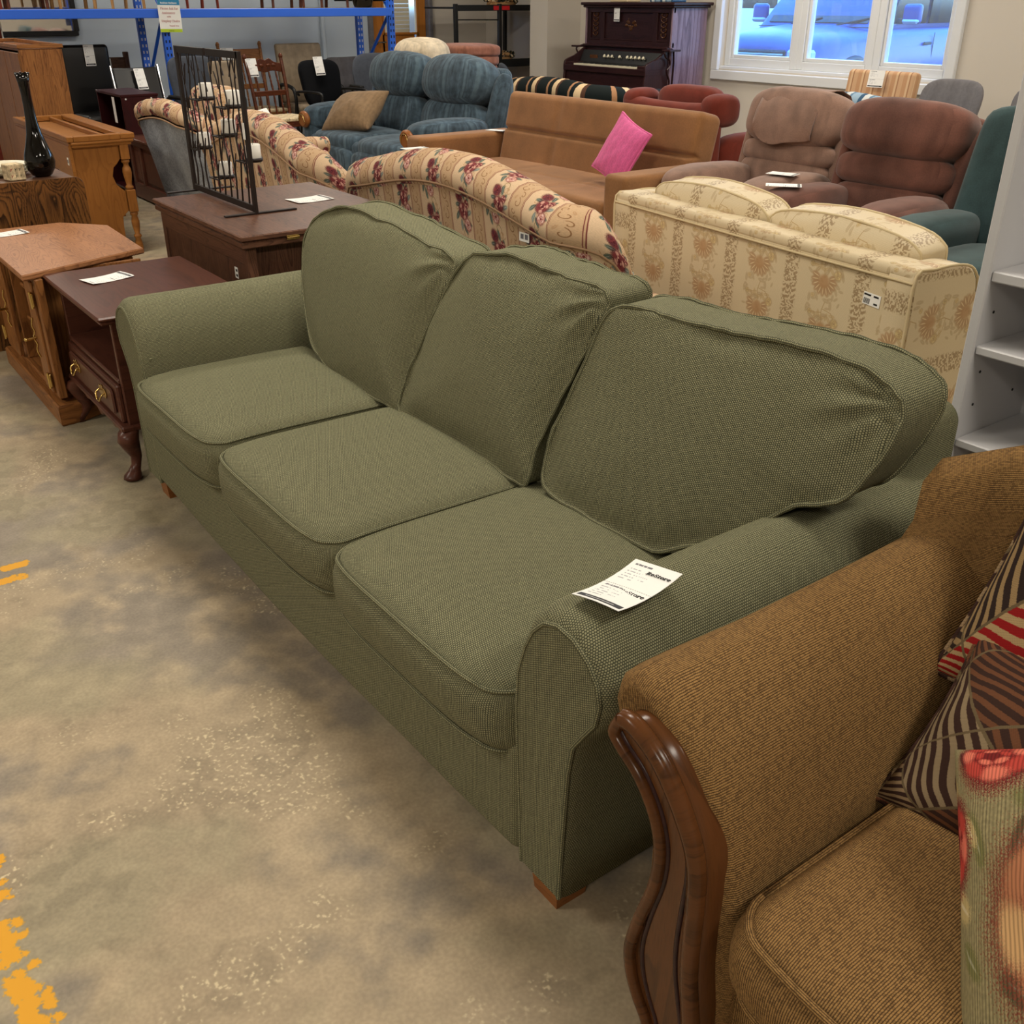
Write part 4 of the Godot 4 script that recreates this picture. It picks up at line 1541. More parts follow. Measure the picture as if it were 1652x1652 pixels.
func vase_cabinet() -> void:
	var t := thing("low_cabinet", "oak grained cabinet with a rounded top corner carrying the black vase", "cabinet")
	var s := st0()
	var a := [Vector2(0.35, 0.0), Vector2(1.235, 0.0), Vector2(1.235, 0.69)]
	for i in 7: a.append(Vector2(1.195 + 0.04 * cos(i / 6.0 * PI / 2), 0.72 + 0.04 * sin(i / 6.0 * PI / 2)))
	a.append(Vector2(0.35, 0.76))
	slab(s, PackedVector2Array(a), -5.17, -5.15, 0.002)
	obj("side_panel", s, M.zebra, t)
	bx(t, "top", M.walnut, Vector3(0.78, 0.748, -5.36), Vector3(0.84, 0.02, 0.38), 0.004)
	bx(t, "back_panel", M.walnut, Vector3(1.215, 0.37, -5.36), Vector3(0.02, 0.72, 0.38), 0.003)
	bx(t, "front_panel", M.walnut, Vector3(0.37, 0.37, -5.36), Vector3(0.02, 0.72, 0.38), 0.003)
	s = st0()
	for e in 2: pass
	slab(s, PackedVector2Array(a), -5.57, -5.55, 0.002)
	obj("side_panel", s, M.zebra, t)
	# what stands on it
	var v := thing("vase", "tall glossy black glass vase with a round belly and a long fluted neck", "vase", Vector3(1.085, 0.7585, -5.275))
	v.rotation_degrees.z = 0
	s = st0()
	lathe(s, Vector3.ZERO, [[0.0, 0.0], [0.03, 0.0], [0.045, 0.008], [0.062, 0.035], [0.068, 0.065], [0.062, 0.10], [0.047, 0.145], [0.034, 0.19], [0.026, 0.24], [0.022, 0.30], [0.021, 0.36], [0.025, 0.41], [0.031, 0.445], [0.028, 0.446], [0.02, 0.40], [0.016, 0.3], [0.0, 0.28]], 28)
	obj("body", s, M.black_gloss, v)
	s = st0()
	var p := PackedVector3Array()
	for i in 32:
		var an := TAU * i / 32
		p.append(Vector3(cos(an) * 0.030, 0.446 + 0.004 * cos(an * 8), sin(an) * 0.030))
	tube(s, p, 0.0025, 6, true)
	obj("rim", s, M.black_gloss, v)
	# a small flowered box and cream platters at the picture's edge
	var b := thing("tissue_box", "small cream box printed with green sprigs beside the black vase", "box", Vector3(0.955, 0.7585, -5.235), 12)
	s = st0()
	box(s, Vector3(0, 0.036, 0), Vector3(0.075, 0.072, 0.075), 0.004)
	obj("body", s, M.cane, b)
	for k in 6:
		s = st0()
		var c := Vector3(-0.025 + 0.02 * (k % 3), 0.02 + 0.028 * (k / 3), 0.0385)
		seg(s, c + Vector3(-0.004, -0.006, 0), c + Vector3(0.004, 0.007, 0), 0.0009, 5)
		seg(s, c, c + Vector3(-0.004, 0.006, 0), 0.0011, 5)
		obj("printed_sprig", s, M.moss if k % 3 else M.red_ink, b)
	for k in 3:
		var pl := thing("platter", ["broad cream platter at the bottom of the stack behind the vase", "cream platter in the middle of the stack behind the vase", "topmost cream oval platter of the stack behind the vase"][k], "platter", Vector3(0.955, 0.7585 + k * 0.014, -5.42), 0, "cream platters on the oak grained cabinet")
		s = st0()
		lathe(s, Vector3.ZERO, [[0.0, 0.0], [0.07, 0.0], [0.09, 0.006], [0.115 - k * 0.005, 0.022], [0.112 - k * 0.005, 0.025], [0.086, 0.011], [0.0, 0.008]], 24)
		obj("dish", s, M.ivory, pl)

func maple_console() -> void:
	var t := thing("console_table", "honey maple console with a tray top, cut-out end panel and turned corner posts", "console table")
	var m: Material = M.maple
	var s: SurfaceTool
	var x0 := 1.585
	var x1 := 2.0
	var z0 := -8.30
	var z1 := -6.84
	# tray top: four mitred rims, sunken board, one divider
	bx(t, "rim", m, Vector3(x0 + 0.02, 0.735, (z0 + z1) / 2), Vector3(0.04, 0.035, z1 - z0), 0.004)
	bx(t, "rim", m, Vector3(x1 - 0.045, 0.735, (z0 + z1) / 2), Vector3(0.09, 0.035, z1 - z0), 0.006)
	for z in [z0 + 0.03, z1 - 0.03]: bx(t, "rim", m, Vector3((x0 + x1) / 2 - 0.025, 0.734, z), Vector3(x1 - x0 - 0.131, 0.033, 0.06), 0.003)
	bx(t, "tray_board", m, Vector3((x0 + x1) / 2, 0.705, (z0 + z1) / 2), Vector3(x1 - x0 - 0.02, 0.018, z1 - z0 - 0.03), 0.002)
	bx(t, "divider", m, Vector3(x0 + 0.245, 0.728, (z0 + z1) / 2), Vector3(0.022, 0.03, z1 - z0 - 0.1), 0.003)
	s = st0()
	box(s, Vector3((x0 + x1) / 2 + 0.005, 0.708, z1 - 0.03), Vector3(x1 - x0 - 0.03, 0.02, 0.06), 0.006, 0)
	box(s, Vector3((x0 + x1) / 2, 0.69, z1 - 0.035), Vector3(x1 - x0 - 0.05, 0.018, 0.06), 0.006, 0)
	obj("molding", s, m, t)
	var out := smooth_poly(pts2([1.895, 0.690, 1.895, 0.60, 1.868, 0.568, 1.844, 0.548, 1.830, 0.495, 1.845, 0.444, 1.868, 0.42, 1.893, 0.397, 1.893, 0.276, 1.851, 0.240, 1.846, 0.18, 1.844, 0.04]), 1)
	out.append_array(PackedVector2Array([Vector2(1.60, 0.04), Vector2(1.60, 0.695)]))
	for z in [z1 - 0.04, z0 + 0.03]:
		s = st0()
		slab(s, out, z - 0.011, z + 0.011, 0.002)
		obj("end_panel", s, m, t)
		s = st0()
		var c := Vector3(1.925, 0, z + 0.003)
		box(s, c + Vector3(0, 0.645, 0), Vector3(0.055, 0.105, 0.055), 0.004, 1)
		lathe(s, c, [[0.018, 0.594], [0.026, 0.585], [0.026, 0.575], [0.017, 0.568], [0.017, 0.555], [0.027, 0.535], [0.029, 0.51], [0.022, 0.465], [0.017, 0.435], [0.026, 0.425], [0.026, 0.415], [0.018, 0.405]], 14)
		box(s, c + Vector3(0, 0.336, 0), Vector3(0.055, 0.14, 0.055), 0.004, 1)
		lathe(s, c, [[0.018, 0.268], [0.026, 0.258], [0.026, 0.248], [0.018, 0.24], [0.026, 0.205], [0.024, 0.17], [0.016, 0.125], [0.025, 0.115], [0.025, 0.105], [0.017, 0.095], [0.024, 0.06], [0.026, 0.03], [0.02, 0.0]], 14)
		obj("post", s, m, t)
	bx(t, "back_panel", m, Vector3(1.60, 0.37, (z0 + z1) / 2), Vector3(0.02, 0.655, z1 - z0 - 0.03), 0.002)
	bx(t, "shelf", m, Vector3(1.74, 0.25, (z0 + z1) / 2), Vector3(0.27, 0.022, z1 - z0 - 0.09), 0.003)
	bx(t, "bottom_rail", m, Vector3(1.74, 0.05, (z0 + z1) / 2), Vector3(0.27, 0.06, z1 - z0 - 0.09), 0.003)
	var k := thing("price_sticker", "small white price sticker on the back panel of the maple console", "sticker")
	bx(k, "paper", M.paper, Vector3(1.5885, 0.60, -6.92), Vector3(0.001, 0.045, 0.03), 0.0)
	bx(k, "printed_line", M.grey_ink, Vector3(1.5877, 0.60, -6.92), Vector3(0.0006, 0.02, 0.02), 0.0)

func tall_cabinet() -> void:
	var t := thing("tall_cabinet", "tall light oak cabinet with a raised rim on top, behind the maple console", "cabinet")
	var m: Material = M.oak_side
	var c := Vector3(1.975, 0.6, -9.55)
	bx(t, "side_panel", m, Vector3(1.975, 0.585, -8.80), Vector3(0.31, 1.17, 0.02), 0.003, 1)
	bx(t, "side_panel", m, Vector3(1.975, 0.585, -10.30), Vector3(0.31, 1.17, 0.02), 0.003, 1)
	for k in 3: bx(t, "door", m, Vector3(1.825, 0.62, -9.06 - k * 0.49), Vector3(0.02, 1.05, 0.48), 0.004, 1)
	bx(t, "plinth", m, Vector3(1.84, 0.045, -9.55), Vector3(0.02, 0.09, 1.48), 0.003)
	bx(t, "back_panel", m, Vector3(2.125, 0.585, -9.55), Vector3(0.012, 1.17, 1.48), 0.002, 1)
	bx(t, "top", m, Vector3(1.975, 1.165, -9.55), Vector3(0.29, 0.015, 1.48), 0.002)
	for z in [-8.79, -10.31]: bx(t, "rim", m, Vector3(1.975, 1.19, z), Vector3(0.33, 0.028, 0.028), 0.004)
	for x in [1.826, 2.124]: bx(t, "rim", m, Vector3(x, 1.189, -9.55), Vector3(0.027, 0.028, 1.49), 0.003)
	var r := thing("red_panel", "red brown board with a pale edge leaning behind the tall oak cabinet", "board")
	bx(r, "board", M.brick, Vector3(1.90, 0.70, -11.0), Vector3(0.52, 1.40, 0.03), 0.004)
	bx(r, "edge_strip", M.paper, Vector3(2.165, 0.70, -11.0), Vector3(0.012, 1.40, 0.032), 0.002)

func cherry_and_mahogany() -> void:
	var t := thing("bookcase", "small dark cherry open bookcase standing beyond the maple console", "bookcase")
	var m: Material = M.cherry
	bx(t, "side_panel", m, Vector3(2.715, 0.40, -8.985), Vector3(0.30, 0.80, 0.02), 0.003, 1)
	bx(t, "side_panel", m, Vector3(2.715, 0.40, -9.675), Vector3(0.30, 0.80, 0.02), 0.003, 1)
	bx(t, "top", m, Vector3(2.715, 0.80, -9.33), Vector3(0.31, 0.02, 0.72), 0.003)
	bx(t, "back_panel", m, Vector3(2.86, 0.40, -9.33), Vector3(0.012, 0.78, 0.68), 0.002, 1)
	for y in [0.03, 0.40]: bx(t, "shelf", m, Vector3(2.71, y, -9.33), Vector3(0.28, 0.02, 0.67), 0.003)
	for x in [2.60, 2.81]:
		var s := st0()
		lathe(s, Vector3.ZERO, [[0.0, 0.0], [0.007, 0.0], [0.007, 0.003], [0.0, 0.004]], 10)
		var b := obj("screw_cap", s, M.paper, t)
		b.position = Vector3(x, 0.775, -8.975)
		b.rotation_degrees.x = 90
	price_slip("long white slip hanging on the front edge of the dark cherry bookcase", Transform3D(Basis(Vector3.FORWARD, PI / 2) * Basis(Vector3.UP, PI / 2) , Vector3(2.561, 0.68, -9.20)), 0.07, 0.20)
	var c := thing("blanket_chest", "low dark mahogany cabinet with recessed panels between the console and the grey backed chair", "cabinet")
	m = M.mahogany
	bx(c, "top", m, Vector3(2.79, 0.49, -8.41), Vector3(0.52, 0.022, 1.13), 0.005, 2)
	bx(c, "side_panel", m, Vector3(2.80, 0.24, -7.89), Vector3(0.46, 0.48, 0.02), 0.003)
	bx(c, "side_panel", m, Vector3(2.80, 0.24, -8.95), Vector3(0.46, 0.48, 0.02), 0.003)
	bx(c, "back_panel", m, Vector3(3.02, 0.24, -8.42), Vector3(0.012, 0.48, 1.04), 0.002)
	var s := st0()
	box(s, Vector3(2.57, 0.455, -8.42), Vector3(0.022, 0.05, 1.08), 0.003, 2)
	box(s, Vector3(2.57, 0.075, -8.42), Vector3(0.022, 0.12, 1.08), 0.003, 2)
	for z in [-8.935, -8.70, -8.14, -7.905]: box(s, Vector3(2.57, 0.28, z), Vector3(0.022, 0.32, 0.05), 0.003, 1)
	obj("face_frame", s, m, c)
	for e in [[-8.82, 0.18], [-8.42, 0.50], [-8.02, 0.18]]:
		s = st0()
		box(s, Vector3(2.583, 0.28, e[0]), Vector3(0.012, 0.30, e[1]), 0.003, 1)
		box(s, Vector3(2.577, 0.28, e[0]), Vector3(0.014, 0.24, e[1] - 0.08), 0.005, 1)
		obj("door", s, m, c)
	price_slip("white slip lying on the low mahogany cabinet", Transform3D(Basis(Vector3.UP, 1.3), Vector3(2.74, 0.503, -8.30)), 0.09, 0.19)

func walnut_desk() -> void:
	var t := thing("sewing_desk", "dark walnut desk with an overhanging folding top behind the green sofa arm", "desk")
	var m: Material = M.walnut
	bx(t, "leaf", m, Vector3(1.70, 0.737, -3.965), Vector3(0.74, 0.02, 0.97), 0.004, 2)
	bx(t, "top", m, Vector3(1.70, 0.712, -3.965), Vector3(0.73, 0.024, 0.96), 0.004, 2)
	bx(t, "side_panel", m, Vector3(1.37, 0.35, -3.975), Vector3(0.02, 0.70, 0.86), 0.003, 1)
	for z in [-3.53, -4.42]: bx(t, "corner_post", m, Vector3(1.375, 0.35, z), Vector3(0.04, 0.70, 0.045), 0.004, 1)
	for z in [-3.535, -4.415]: bx(t, "end_panel", m, Vector3(1.70, 0.35, z - signf(z + 4.0) * 0.02), Vector3(0.62, 0.70, 0.018), 0.003, 1)
	bx(t, "rail", m, Vector3(1.37, 0.665, -3.975), Vector3(0.03, 0.07, 0.86), 0.003, 2)
	bx(t, "back_panel", m, Vector3(2.02, 0.35, -3.975), Vector3(0.018, 0.70, 0.86), 0.003, 1)
	var s := st0()
	box(s, Vector3(1.53, 0.724, -3.479), Vector3(0.05, 0.016, 0.004), 0.001)
	seg(s, Vector3(1.505, 0.724, -3.476), Vector3(1.555, 0.724, -3.476), 0.004, 6)
	obj("hinge", s, M.brass, t)
	var k := thing("price_sticker", "small white price sticker on the side of the walnut desk", "sticker")
	bx(k, "paper", M.paper, Vector3(1.3592, 0.585, -3.64), Vector3(0.001, 0.042, 0.03), 0.0)
	for e in [0.594, 0.575]: bx(k, "printed_line", M.ink, Vector3(1.3585, e, -3.637), Vector3(0.0006, 0.009, 0.016), 0.0)
	price_slip("white slip lying on the far end of the walnut desk", Transform3D(Basis(Vector3.UP, 1.65), Vector3(1.86, 0.7485, -4.02)), 0.12, 0.17, 0.003)

func candle_screen() -> void:
	var t := thing("candle_screen", "dark metal tree branch screen with candle cups standing on the walnut desk", "candle holder", Vector3(1.55, 0.747, -4.19))
	# local x stands for z: screen in the local y-z plane
	var s := st0()
	var W := 0.345
	var H := 0.585
	var m: Material = M.iron
	for z in [-1.0, 1.0]:
		bx(t, "post", m, Vector3(0, H / 2, z * (W - 0.012)), Vector3(0.012, H, 0.028), 0.001)
	bx(t, "bottom_rail", m, Vector3(0, 0.02, 0), Vector3(0.012, 0.025, W * 2 - 0.04), 0.001)
	for z in [-0.17, 0.175]: bx(t, "top_rail", m, Vector3(0, H - 0.013, z), Vector3(0.012, 0.026, 0.315), 0.001)
	for z in [-0.325, 0.335]: bx(t, "foot", m, Vector3(0.02, 0.004, z), Vector3(0.30, 0.006, 0.022), 0.001)
	var twig := func(pts: Array, r: float) -> void:
		var s2 := st0()
		var q := []
		for p in pts: q.append(Vector3(0, p.y, p.x))
		tube(s2, path3(q, 3), r, 6, false, r * 0.7)
		obj("branch", s2, m, t)
	for k in 10:
		var z := -0.285 + k * 0.0635
		var a := []
		for i in 8:
			a.append(Vector2(z + 0.012 * wob.get_noise_2d(k * 70.0, i * 26.0) * 2.5, 0.03 + (H - 0.055) * i / 7.0))
		twig.call(a, 0.0038)
		for j in 3:
			var y: float = 0.10 + 0.16 * j + 0.09 * hsh(k, j)
			var d: float = (1.0 if hsh(k, j, 4) > 0.5 else -1.0)
			if k == 0: d = 1.0
			if k == 9: d = -1.0
			twig.call([Vector2(z, y), Vector2(z + d * 0.016, y + 0.035), Vector2(z + d * 0.034, y + 0.055 + 0.03 * hsh(k, j, 2))], 0.0032)
			if hsh(k, j, 9) > 0.5: twig.call([Vector2(z + d * 0.016, y + 0.035), Vector2(z + d * 0.012, y + 0.075)], 0.0026)
	# cups on short arms behind the screen, a white candle in each
	var spots := [[-0.192, 0.429], [0.093, 0.418], [0.008, 0.303], [-0.300, 0.225], [0.24, 0.231], [-0.086, 0.128]]
	var where := ["white candle in the top left cup of the metal screen", "white candle in the top right cup of the metal screen", "white candle in the middle cup of the metal screen", "white candle in the left cup of the metal screen", "white candle in the cup outside the right post of the metal screen", "white candle in the lowest cup of the metal screen"]
	for k in 6:
		var z: float = spots[k][0]
		var y: float = spots[k][1] - 0.045
		s = st0()
		lathe(s, Vector3(0.055, y, z), [[0.0, -0.004], [0.03, -0.004], [0.034, 0.0], [0.034, 0.012], [0.031, 0.012], [0.031, 0.002], [0.0, 0.002]], 16)
		seg(s, Vector3(0.0, y, z - 0.045), Vector3(0.05, y, z), 0.004, 6)
		seg(s, Vector3(0.0, y, z + 0.045), Vector3(0.05, y, z), 0.004, 6)
		seg(s, Vector3(0.0, y, z - 0.048), Vector3(0.0, y, z + 0.048), 0.004, 6)
		obj("candle_cup", s, m, t)
		var c := thing("candle", where[k], "candle", Vector3(1.605, 0.747 + y + 0.003, -4.19 + z), 0, "white candles in the metal screen")
		s = st0()
		lathe(s, Vector3.ZERO, [[0.0, 0.0], [0.027, 0.0], [0.029, 0.003], [0.029, 0.056], [0.026, 0.060], [0.018, 0.056], [0.0, 0.054]], 18)
		obj("wax", s, M.wax, c)
		s = st0()
		seg(s, Vector3(0, 0.053, 0), Vector3(0.001, 0.066, 0), 0.001, 5)
		obj("wick", s, M.ink, c)
	var g := thing("price_sticker", "small white tag hanging on the right post of the metal candle screen", "sticker")
	bx(g, "paper", M.paper, Vector3(1.54, 1.055, -3.862), Vector3(0.001, 0.06, 0.022), 0.0)

func white_shelf() -> void:
	var t := thing("bookshelf", "tall white painted open bookshelf at the right edge behind the sofas", "bookshelf")
	var m: Material = M.white_paint
	bx(t, "side_panel", m, Vector3(2.25, 1.0, -1.14), Vector3(0.30, 2.0, 0.024), 0.003)
	bx(t, "side_panel", m, Vector3(2.25, 1.0, -0.30), Vector3(0.30, 2.0, 0.024), 0.003)
	bx(t, "back_panel", m, Vector3(2.395, 1.0, -0.72), Vector3(0.01, 2.0, 0.83), 0.001)
	for y in [0.06, 0.325, 0.575, 0.80]: bx(t, "shelf", m, Vector3(2.25, y, -0.72), Vector3(0.285, 0.02, 0.815), 0.003)
	bx(t, "shelf", m, Vector3(2.25, 0.966, -0.72), Vector3(0.285, 0.024, 0.815), 0.003)
	bx(t, "shelf", m, Vector3(2.25, 1.98, -0.72), Vector3(0.285, 0.024, 0.815), 0.003)
	bx(t, "inner_panel", m, Vector3(2.31, 1.16, -0.72), Vector3(0.012, 0.36, 0.812), 0.002)
	bx(t, "inner_panel", m, Vector3(2.31, 1.40, -0.72), Vector3(0.014, 0.10, 0.812), 0.004)
	bx(t, "kick_board", m, Vector3(2.12, 0.025, -0.72), Vector3(0.02, 0.05, 0.815), 0.002)
	var s := st0()
	for y in [0.40, 0.49, 0.66, 0.74, 0.88]:
		for x in [2.15, 2.32]:
			var a := Vector3(x, y, -1.1275)
			seg(s, a, a + Vector3(0, 0, 0.0012), 0.0035, 8)
	var pn := obj("peg_hole", s, M.ink, t)
	pn.set_meta("kind", "stuff")

# ---------------------------------------------------------------- sofas and armchairs across the hall
# a camel-backed seat: back and arms are one bent roll; hf gives the height for u in -1..1 across the back, ha that of the arms
func camelback(t: Node3D, W: float, D: float, hf, ha: float, m: Material, back: Material, rake: float, cush: int, seat := 0.46, roll := 0.085, R := 0.18, one_arm := false) -> void:
	var path := []
	var n := 0
	var hw := W / 2
	var hd := D / 2
	for i in 6: path.append([Vector2(hw, lerpf(hd, -hd + R, i / 6.0)), Vector2(1, 0), lerpf(ha, ha + 0.03, i / 6.0)])
	for i in 7:
		var a := i / 7.0 * PI / 2
		path.append([Vector2(hw - R + R * cos(a), -hd + R - R * sin(a)), Vector2(cos(a), -sin(a)), lerpf(ha + 0.03, hf.call(1.0), smoothstep(0.0, 1.0, i / 7.0))])
	for i in 25:
		var u := 1.0 - 2.0 * i / 24.0
		path.append([Vector2(u * (hw - R), -hd), Vector2(0, -1), hf.call(u)])
	for i in range(1, 8):
		var a := i / 7.0 * PI / 2
		path.append([Vector2(-hw + R - R * sin(a), -hd + R - R * cos(a)), Vector2(-sin(a), -cos(a)), lerpf(hf.call(-1.0), ha + 0.03, pow(i / 7.0, 4.0 if one_arm else 2.0))])
	if not one_arm:
		for i in range(1, 7): path.append([Vector2(-hw, lerpf(-hd + R, hd, i / 6.0)), Vector2(-1, 0), lerpf(ha + 0.03, ha, i / 6.0)])
	var at := func(p: Array, inn: float, y: float) -> Vector3:
		var k: float = clampf((y - 0.12) / (p[2] - 0.12), 0.0, 1.2)
		var o: Vector2 = p[0] + p[1] * (rake * k - inn)
		return Vector3(o.x, y, o.y)
	var rows := []
	for j in 6:
		var row := PackedVector3Array()
		for p in path: row.append(at.call(p, 0.0, lerpf(0.06, p[2] - 0.115, j / 5.0)))
		rows.append(row)
	var s := st0()
	loft(s, rows, false, false, true)
	obj("back_panel", s, back, t)
	rows = []
	for j in 11:
		var a := -0.5 + j / 10.0 * (PI + 0.9)
		var row := PackedVector3Array()
		for i in path.size():
			var p: Array = path[i]
			var ww := 0.006 * wob.get_noise_2d(i * 24.0, j * 9.0 + W * 50.0)
			row.append(at.call(p, roll - (roll + 0.012) * cos(a), p[2] - roll + (roll + ww) * sin(a)))
		rows.append(row)
	for y in [0.55, 0.35]:
		var row := PackedVector3Array()
		for p in path: row.append(at.call(p, 0.17, minf(y, p[2] - 0.16)))
		rows.append(row)
	s = st0()
	loft(s, rows, false, false, true)
	for e in [0, path.size() - 1]:
		var ring := PackedVector3Array()
		for r in rows: ring.append(r[e])
		ring.append(at.call(path[e], 0.17, 0.06))
		ring.append(at.call(path[e], 0.0, 0.06))
		var r2 := PackedVector3Array()
		for p in ring: r2.append(p + Vector3(0, 0, 0.012))
		loft(s, [ring, r2], true, true, true)
	obj("roll", s, m, t)
	s = st0()
	var pp := PackedVector3Array()
	for p in path: pp.append(at.call(p, -0.004, p[2] - 0.12))
	tube(s, pp, 0.006, 6)
	obj("piping", s, M.pipe_tan if m == M.roses else m, t)
	s = st0()
	soft(s, Vector3(0, 0.20, 0.02), Vector3(W - 0.10, 0.27, D - 0.06), 0.02, Vector3i(2, 2, 2))
	obj("base", s, m, t)
	var cw := (W - 0.36) / cush
	for k in cush:
		s = st0()
		soft(s, Vector3((k - (cush - 1) / 2.0) * cw, seat - 0.07, 0.07), Vector3(cw - 0.005, 0.15, D - 0.26), 0.05, Vector3i(6, 2, 6))
		obj("seat_cushion", s, m, t)
	for a in [-1, 1]:
		for b in [-1, 1]: bx(t, "leg", M.block, Vector3(a * (hw - 0.10), 0.03, b * (hd - 0.10)), Vector3(0.05, 0.07, 0.05), 0.004)

func back_cushions(t: Node3D, m: Material, n: int, W: float, y: float, z: float, h: float, th: float) -> void:
	for k in n:
		var s := st0()
		puff(s, Vector3((k - (n - 1) / 2.0) * W / n, y, z), Vector3(W / n - 0.01, h, th), 4.0, 0.006, 10)
		obj("back_cushion", s, m, t)

func floral_seats() -> void:
	var b := thing("loveseat", "rose striped camel back loveseat directly behind the green sofa", "loveseat", Vector3(2.61, 0, -3.505), 90)
	camelback(b, 1.75, 0.70, func(u: float) -> float: return 0.865 + 0.105 * pow(cos(u * PI / 2), 1.2), 0.62, M.roses, M.roses, 0.09, 2, 0.42, 0.095, 0.14, true)
	var a := thing("loveseat", "rose striped camel back loveseat behind the walnut desk and metal candle screen", "loveseat", Vector3(2.72, 0, -5.60), 90)
	camelback(a, 1.70, 0.80, func(u: float) -> float: return 0.83 + 0.13 * pow(cos(u * PI / 2), 1.2), 0.60, M.roses, M.roses, 0.09, 2)
	var c := thing("armchair", "rose striped armchair with a worn grey dust cloth back", "armchair", Vector3(2.80, 0, -7.20), 94)
	camelback(c, 0.92, 0.80, func(u: float) -> float: return 0.885 + 0.03 * cos(u * PI / 2), 0.66, M.roses, M.dust, 0.16, 1, 0.46, 0.07, 0.16)
	back_cushions(c, M.roses, 1, 0.62, 0.80, -0.10, 0.36, 0.2)
	price_slip("white slip propped on the rose striped armchair arm beside the metal screen", Transform3D(Basis.from_euler(Vector3(0.9, 0.5, 0.2)), Vector3(2.75, 0.80, -6.42)), 0.08, 0.20)
	price_slip("white slip on the arm of the rose striped loveseat next to the blue loveseat", Transform3D(Basis(Vector3.UP, 1.5), Vector3(2.86, 0.80, -4.81)), 0.09, 0.14)
	var k := thing("price_sticker", "small white price sticker on the rose striped loveseat behind the green sofa", "sticker", Vector3(2.1835, 0.735, -2.93), 90)
	bx(k, "paper", M.paper, Vector3.ZERO, Vector3(0.06, 0.032, 0.001), 0.0)
	for e in [-0.014, 0.012]: bx(k, "printed_line", M.grey_ink, Vector3(e, 0.002, -0.0008), Vector3(0.018, 0.018, 0.0006), 0.0)

func yellow_seat() -> void:
	var t := thing("loveseat", "pale yellow brocade loveseat with tan flower and ikat stripes, back towards the camera", "loveseat", Vector3(3.405, 0, -2.61), 83)
	# local: back at z = -.39, width 1.56, facing +z
	var m: Material = M.brocade
	var s := st0()
	var W := 0.85
	soft(s, Vector3(0, 0.37, -0.335), Vector3(W * 2, 0.66, 0.09), 0.012, Vector3i(10, 6, 1))
	obj("back_panel", s, m, t)
	s = st0()
	soft(s, Vector3(0, 0.705, -0.315), Vector3(W * 2 + 0.006, 0.05, 0.135), 0.022, Vector3i(16, 1, 2), func(p: Vector3, h: Vector3) -> Vector3:
		p.y += 0.003 * wob.get_noise_2d(p.x * 40.0, p.z * 20.0)
		return p)
	obj("top_rail", s, m, t)
	for sg in [-1.0, 1.0]:
		s = st0()
		var pl := smooth_poly(pts2([-0.38, 0.06, -0.385, 0.30, -0.385, 0.55, -0.38, 0.71, -0.30, 0.722, -0.2, 0.726, -0.12, 0.712, -0.075, 0.67, -0.04, 0.60, 0.16, 0.54, 0.38, 0.52, 0.39, 0.40, 0.385, 0.2, 0.38, 0.06, 0.0, 0.06]), 3)
		X = Transform3D(Basis(Vector3.UP, -PI / 2), Vector3.ZERO)
		slab(s, pl, -sg * W - 0.06 + sg * 0.055, -sg * W + 0.06 + sg * 0.055, 0.012, true)
		X = Transform3D.IDENTITY
		obj("arm", s, m, t)
		s = st0()
		var e := PackedVector3Array()
		for p in pl: e.append(Vector3(sg * (W + 0.003), p.y, p.x))
		tube(s, e, 0.005, 5, true)
		obj("piping", s, M.pipe_cream, t)
	s = st0()
	tube(s, PackedVector3Array([Vector3(-W, 0.683, -0.386), Vector3(-W * 0.3, 0.681, -0.386), Vector3(W * 0.4, 0.683, -0.386), Vector3(W, 0.685, -0.386)]), 0.005, 6)
	seg(s, Vector3(W, 0.685, -0.384), Vector3(W, 0.05, -0.384), 0.005, 6)
	seg(s, Vector3(-W, 0.685, -0.384), Vector3(-W, 0.05, -0.384), 0.005, 6)
	obj("piping", s, M.pipe_cream, t)
	s = st0()
	soft(s, Vector3(0, 0.20, 0.03), Vector3(W * 2 - 0.2, 0.28, 0.68), 0.02, Vector3i(2, 2, 2))
	obj("base", s, m, t)
	for k in [-1.0, 1.0]:
		s = st0()
		soft(s, Vector3(k * 0.36, 0.39, 0.09), Vector3(0.71, 0.15, 0.60), 0.05, Vector3i(6, 2, 6))
		obj("seat_cushion", s, m, t)
		var o := smooth_poly(pts2([-0.36, 0.0, -0.37, 0.25, -0.355, 0.305, -0.26, 0.34, 0.0, 0.36, 0.26, 0.34, 0.355, 0.305, 0.37, 0.25, 0.36, 0.0]), 3)
		s = st0()
		X = Transform3D(Basis(Vector3.RIGHT, -0.10), Vector3(k * 0.375, 0.455, -0.15))
		cushion(s, o, 0.12, 0.05, 0.045, 0.008, k * 12.0)
		var c := obj("back_cushion", s, m, t)
		s = st0()
		for z in [0.06, -0.06]: tube(s, ring3(o, z), 0.005, 6, true)
		obj("piping", s, M.pipe_cream, c)
		X = Transform3D.IDENTITY
	for a in [-1, 1]:
		for b in [-1, 1]: bx(t, "leg", M.block, Vector3(a * 0.74, 0.035, b * 0.30), Vector3(0.05, 0.07, 0.05), 0.004)
	var g := thing("price_sticker", "white barcode sticker on the back of the yellow brocade loveseat", "sticker")
	g.transform = t.transform * Transform3D(Basis.from_euler(Vector3(0, 0, 0.05)), Vector3(-0.69, 0.595, -0.3815))
	bx(g, "paper", M.paper, Vector3.ZERO, Vector3(0.075, 0.042, 0.001), 0.0)
	for k in 7: bx(g, "bar", M.ink, Vector3(0.032 - k * 0.004, -0.008, -0.0008), Vector3(0.002, 0.018, 0.0006), 0.0)
	for e in [[0.02, 0.013, 0.03], [-0.018, 0.013, 0.022], [-0.02, -0.012, 0.016]]: bx(g, "printed_line", M.ink, Vector3(e[0], e[1], -0.0008), Vector3(e[2], 0.006, 0.0006), 0.0)

